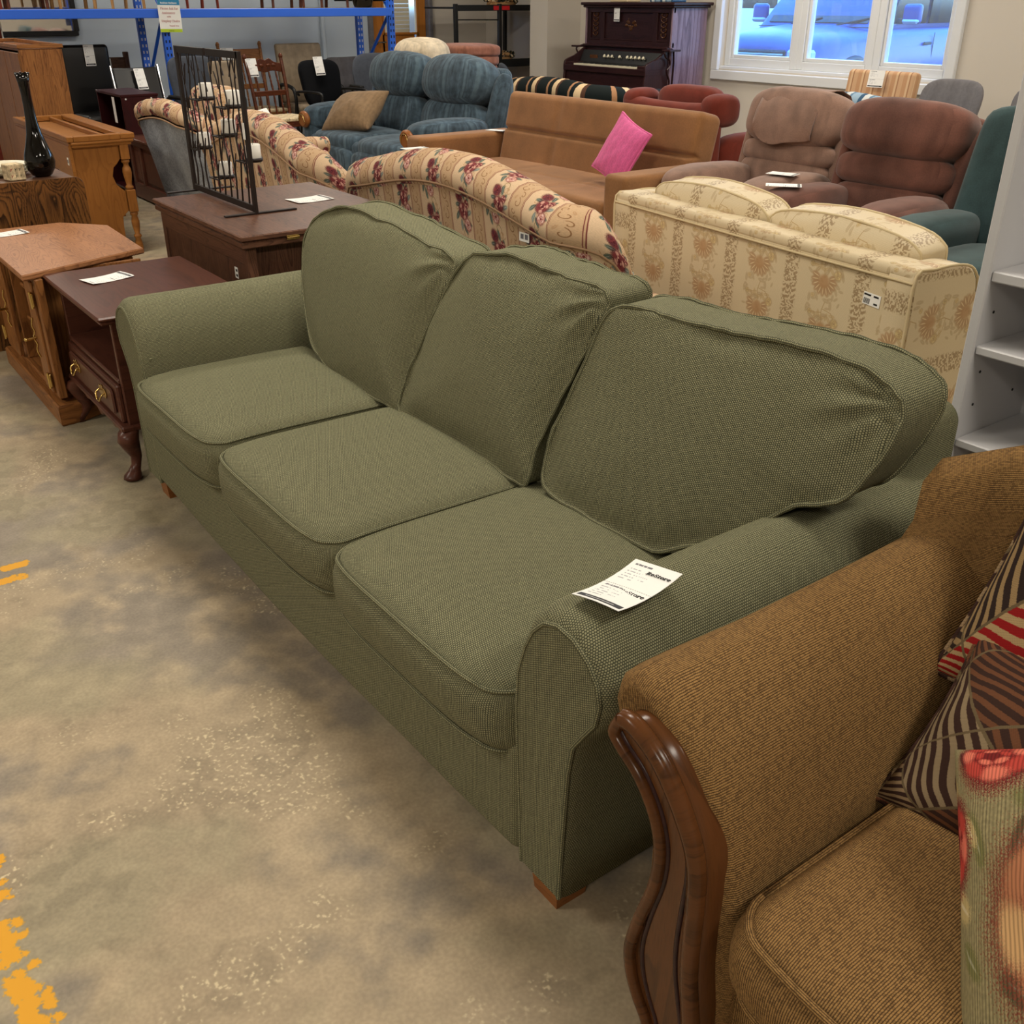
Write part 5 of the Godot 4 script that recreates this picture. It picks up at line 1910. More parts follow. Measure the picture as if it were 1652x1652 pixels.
func futon() -> void:
	var t := thing("futon", "brown suede futon sofa with low square arms and a tufted back", "sofa", Vector3(4.47, 0, -5.62), -90)
	# local x = z + 5.62 (-1.15 .. 1.15), local z = 4.47 - x
	var m: Material = M.suede
	var s: SurfaceTool
	for sg in [-1.0, 1.0]:
		s = st0()
		soft(s, Vector3(sg * 1.13, 0.37, 0.02), Vector3(0.20, 0.46, 0.92), 0.035, Vector3i(2, 3, 6))
		obj("arm", s, m, t)
	s = st0()
	soft(s, Vector3(0, 0.18, -0.02), Vector3(2.04, 0.20, 0.80), 0.02, Vector3i(4, 2, 2))
	obj("base", s, m, t)
	var tuft := func(p: Vector3, h: Vector3) -> Vector3:
		var g := 0.0
		for e in [-0.36, 0.36]: g = maxf(g, exp(-pow((p.x / h.x - e) / 0.02, 2)) * 0.35)
		g = maxf(g, exp(-pow((p.y - 0.01) / 0.013, 2)))
		if p.z > 0.0: p.z -= 0.03 * g - 0.016 * (1.0 - pow(p.x / h.x, 2)) - 0.005 * wob.get_noise_2d(p.x * 8.0, p.y * 14.0)
		return p
	s = st0()
	X = Transform3D(Basis(Vector3.RIGHT, deg_to_rad(-13)), Vector3(0, 0.60, -0.36))
	soft(s, Vector3(0, 0, 0), Vector3(2.04, 0.56, 0.20), 0.05, Vector3i(54, 44, 2), tuft)
	X = Transform3D.IDENTITY
	obj("back", s, m, t)
	var tuft2 := func(p: Vector3, h: Vector3) -> Vector3:
		var g := 0.0
		for e in [-0.36, 0.36]: g = maxf(g, exp(-pow((p.x / h.x - e) / 0.02, 2)) * 0.4)
		g = maxf(g, exp(-pow((p.z - 0.02) / 0.014, 2)) * 0.6)
		if p.y > 0.0: p.y += 0.014 * (1.0 - pow(p.x / h.x, 2)) - 0.022 * g + 0.006 * wob.get_noise_2d(p.x * 10.0, p.z * 12.0)
		return p
	s = st0()
	soft(s, Vector3(0, 0.345, 0.09), Vector3(2.04, 0.15, 0.74), 0.05, Vector3i(54, 1, 26), tuft2)
	obj("seat", s, m, t)
	for a in [-1, 1]:
		for b in [-1, 1]: bx(t, "leg", M.block, Vector3(a * 1.12, 0.07, b * 0.36), Vector3(0.06, 0.15, 0.06), 0.004)
	throw_pillow("hot pink wool cushion propped on the brown futon", Vector3(4.51, 0.64, -5.02), Basis(Vector3.UP, deg_to_rad(-95)) * eul(-24, 0, 0) * eul(0, 0, -17), 0.38, 0.38, 0.11, M.pinkwool, M.pinkwool, 0.008, 3.0)
	price_slip("white slip on the left arm of the brown futon", Transform3D(Basis(Vector3.UP, 0.4), Vector3(4.72, 0.603, -6.70)), 0.09, 0.16)

# an overstuffed recliner: rolls is a list of [height of middle, height, depth, width factor, forward]
func recliner(t: Node3D, m: Material, W: float, D: float, H: float, rolls: Array, arm_h: float, wing := true, seats := 1) -> void:
	var s: SurfaceTool
	var iw := W - 0.40
	var bw := W - 0.06
	s = st0()
	soft(s, Vector3(0, 0.25, -0.02), Vector3(W - 0.10, 0.38, D - 0.12), 0.05, Vector3i(4, 3, 4))
	obj("body", s, m, t)
	for sg in [-1.0, 1.0]:
		s = st0()
		puff(s, Vector3(sg * (W / 2 - 0.11), arm_h - 0.10, 0.06), Vector3(0.25, 0.24, D * 0.74), 3.2, 0.010, 12)
		obj("arm_pad", s, m, t)
		s = st0()
		soft(s, Vector3(sg * (W / 2 - 0.10), arm_h / 2 - 0.02, 0.05), Vector3(0.17, arm_h - 0.10, D * 0.74), 0.05, Vector3i(2, 3, 4))
		obj("arm", s, m, t)
	for k in seats:
		var cx := (k - (seats - 1) / 2.0) * iw / seats
		s = st0()
		puff(s, Vector3(cx, 0.40, 0.13), Vector3(iw / seats + 0.01, 0.20, D * 0.68), 4.0, 0.006, 12)
		obj("seat", s, m, t)
		s = st0()
		puff(s, Vector3(cx, 0.24, D * 0.44), Vector3(iw / seats, 0.30, 0.12), 4.0, 0.005, 10)
		obj("footrest", s, m, t)
	X = Transform3D(Basis(Vector3.RIGHT, deg_to_rad(-15)), Vector3(0, 0.42, -D * 0.30))
	s = st0()
	soft(s, Vector3(0, (H - 0.42) * 0.49, -0.08), Vector3(bw, (H - 0.42) * 1.0, 0.10), 0.045, Vector3i(4, 6, 2), func(p: Vector3, h: Vector3) -> Vector3:
		if p.y > 0.0: p.x *= 1.0 - 0.08 * pow(p.y / h.y, 2)
		return p)
	obj("back_frame", s, m, t)
	for k in seats:
		var cx := (k - (seats - 1) / 2.0) * (bw - 0.10) / seats
		for r in rolls:
			s = st0()
			puff(s, Vector3(cx, r[0] * (H - 0.42), r[4]), Vector3((bw - 0.05) / seats * r[3], r[1] * (H - 0.42), r[2]), 3.6 if r.size() < 6 else r[5], 0.016, 20)
			obj("back_pillow", s, m, t)
	if wing:
		for sg in [-1.0, 1.0]:
			s = st0()
			puff(s, Vector3(sg * (bw / 2 - 0.03), (H - 0.42) * 0.44, -0.03), Vector3(0.09, (H - 0.42) * 0.96, 0.20), 3.0, 0.006, 10)
			obj("wing", s, m, t)
	X = Transform3D.IDENTITY

func recliners() -> void:
	var b := thing("loveseat", "blue overstuffed reclining loveseat with wood trimmed arm fronts", "loveseat", Vector3(4.52, 0, -7.90), -90)
	recliner(b, M.blue, 2.02, 0.98, 1.06, [[0.26, 0.58, 0.24, 0.97, 0.04, 3.0], [0.76, 0.62, 0.36, 0.98, 0.06, 2.6]], 0.66, true, 2)
	for sg in [-1.0, 1.0]:
		var s := st0()
		X = Transform3D(Basis.IDENTITY, Vector3(sg * 0.90, 0.55, 0.405))
		var o := []
		for i in 16: o.append(Vector2(cos(TAU * i / 16) * 0.085, sin(TAU * i / 16) * 0.07))
		slab(s, PackedVector2Array(o), 0.0, 0.05, 0.015, true)
		var w := obj("arm_front", s, M.block, b)
		s = st0()
		tube(s, path3([Vector3(-0.05, -0.03, 0.051), Vector3(-0.03, 0.03, 0.053), Vector3(0.03, 0.035, 0.053), Vector3(0.055, -0.02, 0.051)], 4), 0.005, 6)
		obj("inlay", s, M.brass, w)
		X = Transform3D.IDENTITY
	throw_pillow("tan square cushion lying in the corner of the blue loveseat", Vector3(4.34, 0.635, -8.30), Basis(Vector3.UP, deg_to_rad(-80)) * eul(-48, 0, 0) * eul(0, 0, 9), 0.58, 0.42, 0.24, M.tan, null, 0.006, 8.0)
	var g := thing("cloth_label", "small teal cloth label hanging below the tan cushion on the blue loveseat", "label", Vector3(4.19, 0.50, -8.42), -90)
	bx(g, "cloth", M.cyan, Vector3.ZERO, Vector3(0.11, 0.004, 0.07), 0.001)
	g.rotation_degrees.x = 20
	price_slip("white slip tucked behind the tan cushion on the blue loveseat arm", Transform3D(Basis(Vector3.UP, 1.2), Vector3(4.42, 0.672, -8.78)), 0.10, 0.16)
	var p := thing("recliner", "dusty pink recliner with a cloth laid over its headrest", "recliner", Vector3(4.62, 0, -4.0), -90)
	recliner(p, M.mauve, 0.79, 0.92, 1.02, [[0.20, 0.46, 0.20, 0.98, 0.03], [0.46, 0.24, 0.20, 0.98, 0.035], [0.78, 0.52, 0.26, 1.0, 0.05]], 0.63)
	var h := thing("headrest_cover", "matching pink cloth draped over the headrest of the pink recliner", "cloth", Vector3(4.62, 0, -4.0), -90)
	var s := st0()
	X = Transform3D(Basis(Vector3.RIGHT, deg_to_rad(-15)), Vector3(0, 0.42, -0.276))
	var rows := []
	for i in 11:
		var u := i / 10.0
		var row := PackedVector3Array()
		for j in 19:
			var v := -1.0 + 2.0 * j / 18.0
			var y: float = [0.30, 0.36, 0.42, 0.48, 0.54, 0.60, 0.63, 0.645, 0.635, 0.59, 0.5][i]
			var z: float = [0.186, 0.197, 0.20, 0.196, 0.18, 0.14, 0.085, 0.02, -0.06, -0.11, -0.13][i]
			if i == 0: y += 0.05 * v * v + 0.01 * sin(v * 4.0)
			row.append(Vector3(v * 0.215, y + (0.004 if i < 6 else 0.0), z + 0.008 - 0.016 * v * v + 0.006 * sin(v * 7.0 + i)))
		rows.append(row)
	var back := []
	for r in rows:
		var q: PackedVector3Array = r.duplicate()
		for j in range(r.size() - 1, -1, -1): q.append(r[j] - Vector3(0, 0.002, 0.006))
		back.append(q)
	loft(s, back, true, true, true)
	obj("cloth", s, M.mauve, h)
	X = Transform3D.IDENTITY
	price_slip("white slip on the right arm of the dusty pink recliner", Transform3D(Basis(Vector3.UP, 0.3), Vector3(4.50, 0.662, -3.69)), 0.10, 0.16)
	var r := thing("recliner", "rust brown recliner with a three band padded back between pink and green recliners", "recliner", Vector3(4.50, 0, -3.19), -88)
	recliner(r, M.rust, 0.79, 0.92, 1.02, [[0.16, 0.40, 0.20, 0.98, 0.03], [0.46, 0.30, 0.21, 1.0, 0.04], [0.80, 0.48, 0.27, 1.04, 0.055]], 0.62)
	price_slip("white slip on the left arm of the rust brown recliner", Transform3D(Basis(Vector3.UP, 0.7), Vector3(4.26, 0.652, -3.48)), 0.10, 0.18)
	var e := thing("recliner", "dark green button tufted recliner partly hidden by the white bookshelf", "recliner", Vector3(4.45, 0, -2.39), -90)
	recliner(e, M.teal, 0.79, 0.92, 1.04, [[0.50, 1.06, 0.24, 1.05, 0.04, 8.0]], 0.60, false)
	X = Transform3D(Basis(Vector3.RIGHT, deg_to_rad(-15)), Vector3(0, 0.42, -0.276))
	for q in [[0.02, 0.44], [-0.12, 0.28], [-0.09, 0.13], [0.16, 0.28], [0.2, 0.44]]:
		s = st0()
		puff(s, Vector3(q[0], q[1], 0.158), Vector3(0.035, 0.035, 0.02), 2.0, 0.0, 5)
		obj("button", s, M.teal, e)
	X = Transform3D.IDENTITY
	# a second row, seen over the first
	var st := thing("tub_sofa", "dark green and cream striped tub sofa behind the brown futon", "sofa", Vector3(6.28, 0, -7.62), 90)
	camelback(st, 1.62, 0.80, func(u: float) -> float: return 0.89 - 0.03 * u * u, 0.80, M.stripe_sofa, M.stripe_sofa, 0.02, 2, 0.46, 0.11, 0.34)
	var rd := thing("recliner", "brick red armchair seen from behind, right of the striped sofa", "armchair", Vector3(5.92, 0, -5.66), 90)
	s = st0()
	soft(s, Vector3(0, 0.44, -0.36), Vector3(0.96, 0.80, 0.14), 0.06, Vector3i(6, 6, 2), func(q: Vector3, hh: Vector3) -> Vector3:
		if q.y > 0.0: q.y += 0.035 * pow(absf(q.x / hh.x), 3)
		return q)
	obj("back", s, M.brick, rd)
	for sg in [-1.0, 1.0]:
		s = st0()
		puff(s, Vector3(sg * 0.41, 0.80, -0.28), Vector3(0.20, 0.22, 0.30), 3.0, 0.006, 10)
		obj("wing", s, M.brick, rd)
		s = st0()
		puff(s, Vector3(sg * 0.42, 0.44, 0.06), Vector3(0.22, 0.40, 0.74), 3.6, 0.006, 8)
		obj("arm", s, M.brick, rd)
	s = st0()
	puff(s, Vector3(-0.04, 0.80, -0.20), Vector3(0.62, 0.30, 0.20), 3.6, 0.008, 10)
	obj("back_cushion", s, M.brick, rd)
	s = st0()
	soft(s, Vector3(0, 0.26, 0.04), Vector3(0.8, 0.36, 0.74), 0.05, Vector3i(2, 2, 2))
	obj("seat", s, M.brick, rd)
	var pd := thing("plaid_sofa", "pale blue plaid sofa showing behind the pink recliner", "sofa", Vector3(6.80, 0, -4.75), 90)
	camelback(pd, 1.25, 0.80, func(u: float) -> float: return 0.86 + 0.06 * cos(u * PI / 2), 0.74, M.plaid, M.plaid, 0.03, 2)

# ---------------------------------------------------------------- chairs, rack, organ
func frame_chair(t: Node3D, m: Material, seat: Material, H := 0.98, spindles := 3, crest := true, W := 0.44) -> void:
	var s: SurfaceTool
	var hw := W / 2
	for sg in [-1.0, 1.0]:
		s = st0()
		seg(s, Vector3(sg * hw * 0.86, 0.0, 0.19), Vector3(sg * hw * 0.84, 0.43, 0.18), 0.014, 8, 0.021)
		obj("leg", s, m, t)
		s = st0()
		tube(s, path3([Vector3(sg * hw * 0.86, 0.0, -0.24), Vector3(sg * hw * 0.86, 0.22, -0.21), Vector3(sg * hw * 0.86, 0.45, -0.20)], 4), 0.018, 8)
		obj("leg", s, m, t)
		s = st0()
		tube(s, path3([Vector3(sg * hw * 0.86, 0.43, -0.20), Vector3(sg * hw * 0.90, 0.72, -0.245), Vector3(sg * hw * 0.94, H, -0.31)], 5), 0.018, 8)
		lathe(s, Vector3(sg * hw * 0.94, H - 0.01, -0.31), [[0.012, 0.0], [0.02, 0.012], [0.022, 0.03], [0.012, 0.05], [0.0, 0.054]], 10)
		obj("back_post", s, m, t)
	s = st0()
	for z in [0.185, -0.20]: box(s, Vector3(0, 0.40, z), Vector3(W * 0.82, 0.055, 0.02), 0.003)
	obj("seat_rail", s, m, t)
	for sg in [-1.0, 1.0]: bx(t, "side_rail", m, Vector3(sg * hw * 0.84, 0.40, -0.01), Vector3(0.02, 0.055, 0.36), 0.003)
	for y in [0.14, 0.22]:
		for sg in [-1.0, 1.0]:
			s = st0()
			seg(s, Vector3(sg * hw * 0.86, y, 0.185), Vector3(sg * hw * 0.86, y, -0.22), 0.010, 6)
			obj("stretcher", s, m, t)
	s = st0()
	soft(s, Vector3(0, 0.442, -0.005), Vector3(W * 0.94, 0.035, 0.42), 0.014, Vector3i(2, 1, 2))
	obj("seat", s, seat, t)
	s = st0()
	if crest:
		var o := smooth_poly(pts2([-hw * 0.9, H - 0.13, -hw * 0.92, H - 0.06, -hw * 0.5, H - 0.035, -hw * 0.25, H - 0.0, 0, H - 0.015, hw * 0.25, H - 0.0, hw * 0.5, H - 0.035, hw * 0.92, H - 0.06, hw * 0.9, H - 0.13, hw * 0.4, H - 0.115, 0, H - 0.13, -hw * 0.4, H - 0.115]), 3)
		slab(s, o, -0.305, -0.285, 0.004)
		for x in [-0.1, -0.04, 0.04, 0.1]: puff(s, Vector3(x, H - 0.065, -0.283), Vector3(0.05, 0.03, 0.014), 2.0, 0.0, 4)
	else:
		box(s, Vector3(0, H - 0.10, -0.295), Vector3(W * 0.86, 0.14, 0.02), 0.004)
	obj("crest_rail", s, m, t)
	bx(t, "mid_rail", m, Vector3(0, 0.66, -0.235), Vector3(W * 0.82, 0.05, 0.018), 0.005)
	for k in spindles:
		var x := (k - (spindles - 1) / 2.0) * W * 0.8 / (spindles + 0.4)
		for e in [[0.42, 0.64, -0.20, -0.232], [0.68, H - 0.12, -0.24, -0.29]]:
			s = st0()
			var rr := []
			for q in [[0.0, 0.008], [0.25, 0.012], [0.45, 0.008], [0.5, 0.013], [0.55, 0.008], [0.75, 0.012], [1.0, 0.008]]:
				var row := PackedVector3Array()
				for a in 8: row.append(Vector3(x + cos(TAU * a / 8) * q[1], lerpf(e[0], e[1], q[0]), lerpf(e[2], e[3], q[0]) + sin(TAU * a / 8) * q[1]))
				rr.append(row)
			loft(s, rr)
			obj("spindle", s, m, t)

func shell_chair(t: Node3D, cloth_: Material, frame: Material, H: float, W: float, bh: float, square := 5.0, arms := true, loop_arm := false) -> void:
	var s := st0()
	X = Transform3D(Basis(Vector3.RIGHT, deg_to_rad(-10)), Vector3(0, H - bh / 2, -0.24))
	puff(s, Vector3.ZERO, Vector3(W, bh, 0.075), square, 0.0, 14, func(p: Vector3, h: Vector3) -> Vector3:
		p.z += 0.05 * pow(p.x / h.x, 2)
		p.x *= 1.0 + 0.10 * (p.y / h.y)
		return p)
	X = Transform3D.IDENTITY
	obj("backrest", s, cloth_, t)
	s = st0()
	puff(s, Vector3(0, 0.44, 0.02), Vector3(W * 1.04, 0.085, 0.48), 5.0, 0.0, 10)
	obj("seat", s, cloth_, t)
	for sg in [-1.0, 1.0]:
		var x: float = sg * (W / 2 + 0.05)
		s = st0()
		seg(s, Vector3(x, 0, 0.22), Vector3(x, 0.42, 0.18), 0.012, 8)
		obj("leg", s, frame, t)
		s = st0()
		seg(s, Vector3(x, 0, -0.25), Vector3(x, 0.42, -0.18), 0.012, 8)
		obj("leg", s, frame, t)
		s = st0()
		tube(s, path3([Vector3(x, 0.40, 0.18), Vector3(x, 0.60, 0.19), Vector3(x, 0.655, 0.17), Vector3(x, 0.665, 0.0), Vector3(x, 0.655, -0.22), Vector3(sg * W * 0.48, 0.62, -0.27)], 4), 0.013, 8)
		obj("arm", s, frame, t)
		if arms:
			s = st0()
			soft(s, Vector3(x, 0.675, -0.02), Vector3(0.05, 0.028, 0.30), 0.013, Vector3i(1, 1, 4))
			obj("arm_pad", s, frame, t)
		s = st0()
		seg(s, Vector3(x, 0.40, 0.18), Vector3(x, 0.40, -0.18), 0.011, 6)
		seg(s, Vector3(sg * W * 0.4, 0.405, -0.16), Vector3(x, 0.40, -0.17), 0.010, 6)
		obj("side_bar", s, frame, t)
	s = st0()
	seg(s, Vector3(0.08, 0.42, -0.16), Vector3(0.08, H - bh * 0.6, -0.27), 0.012, 6)
	seg(s, Vector3(-0.08, 0.42, -0.16), Vector3(-0.08, H - bh * 0.6, -0.27), 0.012, 6)
	obj("back_support", s, frame, t)

func hung_slip(label: String, at: Vector3, turn: float, lean := -10.0, w := 0.10, l := 0.19) -> void:
	price_slip(label, Transform3D(Basis(Vector3.UP, deg_to_rad(turn)) * Basis(Vector3.RIGHT, deg_to_rad(90 + lean)), at), w, l)

func chair_row() -> void:
	var s: SurfaceTool
	# black parsons chair
	var t := thing("dining_chair", "tall black leather dining chair with a rounded back beside the tall oak cabinet", "chair", Vector3(2.93, 0, -10.98), 4)
	s = st0()
	soft(s, Vector3(0, 0.77, -0.22), Vector3(0.47, 0.68, 0.09), 0.035, Vector3i(4, 6, 1))
	obj("backrest", s, M.leather, t)
	s = st0()
	soft(s, Vector3(0, 0.44, 0.02), Vector3(0.47, 0.13, 0.48), 0.045, Vector3i(4, 1, 4))
	obj("seat", s, M.leather, t)
	for a in [-1, 1]:
		for b in [-1, 1]: bx(t, "leg", M.organ, Vector3(a * 0.20, 0.20, b * 0.19), Vector3(0.04, 0.40, 0.04), 0.003)
	hung_slip("white slip taped to the back of the tall black leather dining chair", Vector3(2.95, 1.015, -11.142), 4, 0)
	# black sling chair with chrome sides
	t = thing("sling_chair", "low black vinyl chair with flat chrome side rails beyond the cherry bookcase", "chair", Vector3(3.17, 0, -10.25), 0)
	s = st0()
	X = Transform3D(Basis(Vector3.RIGHT, deg_to_rad(-16)), Vector3(0, 0.66, -0.18))
	soft(s, Vector3.ZERO, Vector3(0.42, 0.56, 0.05), 0.02, Vector3i(4, 6, 1), func(p: Vector3, h: Vector3) -> Vector3:
		p.z -= 0.03 * (1.0 - pow(p.x / h.x, 2))
		return p)
	X = Transform3D.IDENTITY
	obj("backrest", s, M.black_vinyl, t)
	s = st0()
	soft(s, Vector3(0, 0.39, 0.10), Vector3(0.42, 0.06, 0.48), 0.025, Vector3i(3, 1, 3))
	obj("seat", s, M.black_vinyl, t)
	for sg in [-1.0, 1.0]:
		s = st0()
		X = Transform3D(Basis(Vector3.RIGHT, deg_to_rad(-16)), Vector3(sg * 0.222, 0.62, -0.17))
		box(s, Vector3.ZERO, Vector3(0.014, 0.68, 0.035), 0.002)
		X = Transform3D.IDENTITY
		obj("side_rail", s, M.chrome, t)
		bx(t, "leg", M.chrome, Vector3(sg * 0.222, 0.18, 0.30), Vector3(0.014, 0.36, 0.035), 0.002)
		bx(t, "leg", M.chrome, Vector3(sg * 0.222, 0.16, -0.06), Vector3(0.014, 0.32, 0.035), 0.002)
		bx(t, "seat_rail", M.chrome, Vector3(sg * 0.222, 0.355, 0.10), Vector3(0.014, 0.035, 0.42), 0.002)
	hung_slip("white slip lying on the backrest of the low black and chrome chair", Vector3(3.20, 0.83, -10.44), 8, -18)
	# brown board behind with its slip
	t = thing("headboard", "dark brown wooden headboard behind the black and chrome chair", "headboard", Vector3(2.98, 0, -11.62), 0)
	bx(t, "panel", M.walnut, Vector3(0.12, 0.62, 0), Vector3(0.66, 0.70, 0.025), 0.004, 0)
	for x in [-0.22, 0.46]: bx(t, "post", M.walnut, Vector3(x, 0.51, 0), Vector3(0.05, 1.02, 0.05), 0.006)
	hung_slip("white slip on the dark brown headboard", Vector3(3.20, 0.90, -11.60), 0, 0, 0.15, 0.12)
	# shell chairs behind the candle screen
	t = thing("office_chair", "dark grey padded chair seen through the left of the metal candle screen", "chair", Vector3(3.72, 0, -10.15), 8)
	shell_chair(t, M.grey_cloth, M.plastic_black, 1.02, 0.50, 0.60, 4.0)
	again(t, Vector3(4.02, 0, -10.95), -6, "dark grey padded chair standing behind the one at the metal candle screen")
	t = thing("dining_chair", "pale beige upholstered chair seen through the middle of the metal candle screen", "chair", Vector3(3.80, 0, -9.55), 6)
	s = st0()
	X = Transform3D(Basis(Vector3.RIGHT, deg_to_rad(-8)), Vector3(0, 0.72, -0.2))
	soft(s, Vector3.ZERO, Vector3(0.30, 0.56, 0.07), 0.03, Vector3i(3, 4, 1))
	X = Transform3D.IDENTITY
	obj("backrest", s, M.beige_cloth, t)
	s = st0()
	soft(s, Vector3(0, 0.43, 0.0), Vector3(0.42, 0.09, 0.42), 0.035, Vector3i(3, 1, 3))
	obj("seat", s, M.beige_cloth, t)
	for a in [-1, 1]:
		for b in [-1, 1]: bx(t, "leg", M.block, Vector3(a * 0.18, 0.20, b * 0.17), Vector3(0.035, 0.40, 0.035), 0.003)
	# carved press back chair and the plainer one behind
	t = thing("press_back_chair", "brown wooden chair with a carved crest, turned spindles and a pale seat", "chair", Vector3(4.45, 0, -10.02), 8)
	frame_chair(t, M.chairwood, M.cane, 0.98, 4)
	hung_slip("white slip hanging on the carved crest of the brown spindle back chair", Vector3(4.26, 0.90, -10.27), 8, -12, 0.12, 0.17)
	t = thing("oak_chair", "plain backed oak chair with ball finials behind the carved spindle back chair", "chair", Vector3(4.58, 0, -10.98), 4)
	frame_chair(t, M.oak_side, M.cane, 1.06, 3, false, 0.52)
	hung_slip("white slip on the top rail of the plain backed oak chair", Vector3(4.40, 0.98, -11.25), 4, 0, 0.15, 0.13)
	# beige, black, greys
	t = thing("lobby_chair", "beige square backed chair with looped black arms behind the black mesh chair", "chair", Vector3(5.18, 0, -10.90), 0)
	s = st0()
	X = Transform3D(Basis(Vector3.RIGHT, deg_to_rad(-8)), Vector3(0, 0.78, -0.22))
	soft(s, Vector3.ZERO, Vector3(0.54, 0.60, 0.06), 0.025, Vector3i(3, 4, 1))
	X = Transform3D.IDENTITY
	obj("backrest", s, M.beige_cloth, t)
	s = st0()
	soft(s, Vector3(0, 0.44, 0.02), Vector3(0.54, 0.10, 0.48), 0.04, Vector3i(3, 1, 3))
	obj("seat", s, M.beige_cloth, t)
	for sg in [-1.0, 1.0]:
		s = st0()
		tube(s, path3([Vector3(sg * 0.29, 0.44, -0.2), Vector3(sg * 0.29, 0.66, -0.16), Vector3(sg * 0.29, 0.66, 0.14), Vector3(sg * 0.29, 0.56, 0.22), Vector3(sg * 0.29, 0.34, 0.20), Vector3(sg * 0.29, 0.0, 0.22)], 5), 0.02, 8)
		obj("arm", s, M.plastic_black, t)
		s = st0()
		seg(s, Vector3(sg * 0.29, 0.44, -0.2), Vector3(sg * 0.29, 0.0, -0.24), 0.018, 8)
		obj("leg", s, M.plastic_black, t)
	t = thing("mesh_chair", "black mesh backed office chair with thin black arms in the middle of the chair row", "chair", Vector3(5.06, 0, -10.12), 12)
	shell_chair(t, M.navy_mesh, M.black_metal, 0.95, 0.50, 0.46, 4.0, false)
	hung_slip("white slip hanging over the top of the black mesh office chair", Vector3(5.02, 0.89, -10.325), 12, -14, 0.12, 0.18)
	t = thing("office_chair", "charcoal grey office chair with a round topped back at the end of the chair row", "chair", Vector3(5.78, 0, -10.30), -4)
	shell_chair(t, M.grey_cloth, M.plastic_black, 0.99, 0.56, 0.58, 3.0)
	t = thing("waiting_chair", "taupe low backed chair between the black mesh chair and the charcoal chair", "chair", Vector3(5.77, 0, -11.0), 0)
	shell_chair(t, M.grey_office, M.plastic_black, 0.92, 0.42, 0.46, 8.0)
	hung_slip("crumpled white slip on the taupe chair behind the black mesh chair", Vector3(5.58, 0.80, -11.29), 0, -8, 0.09, 0.20)

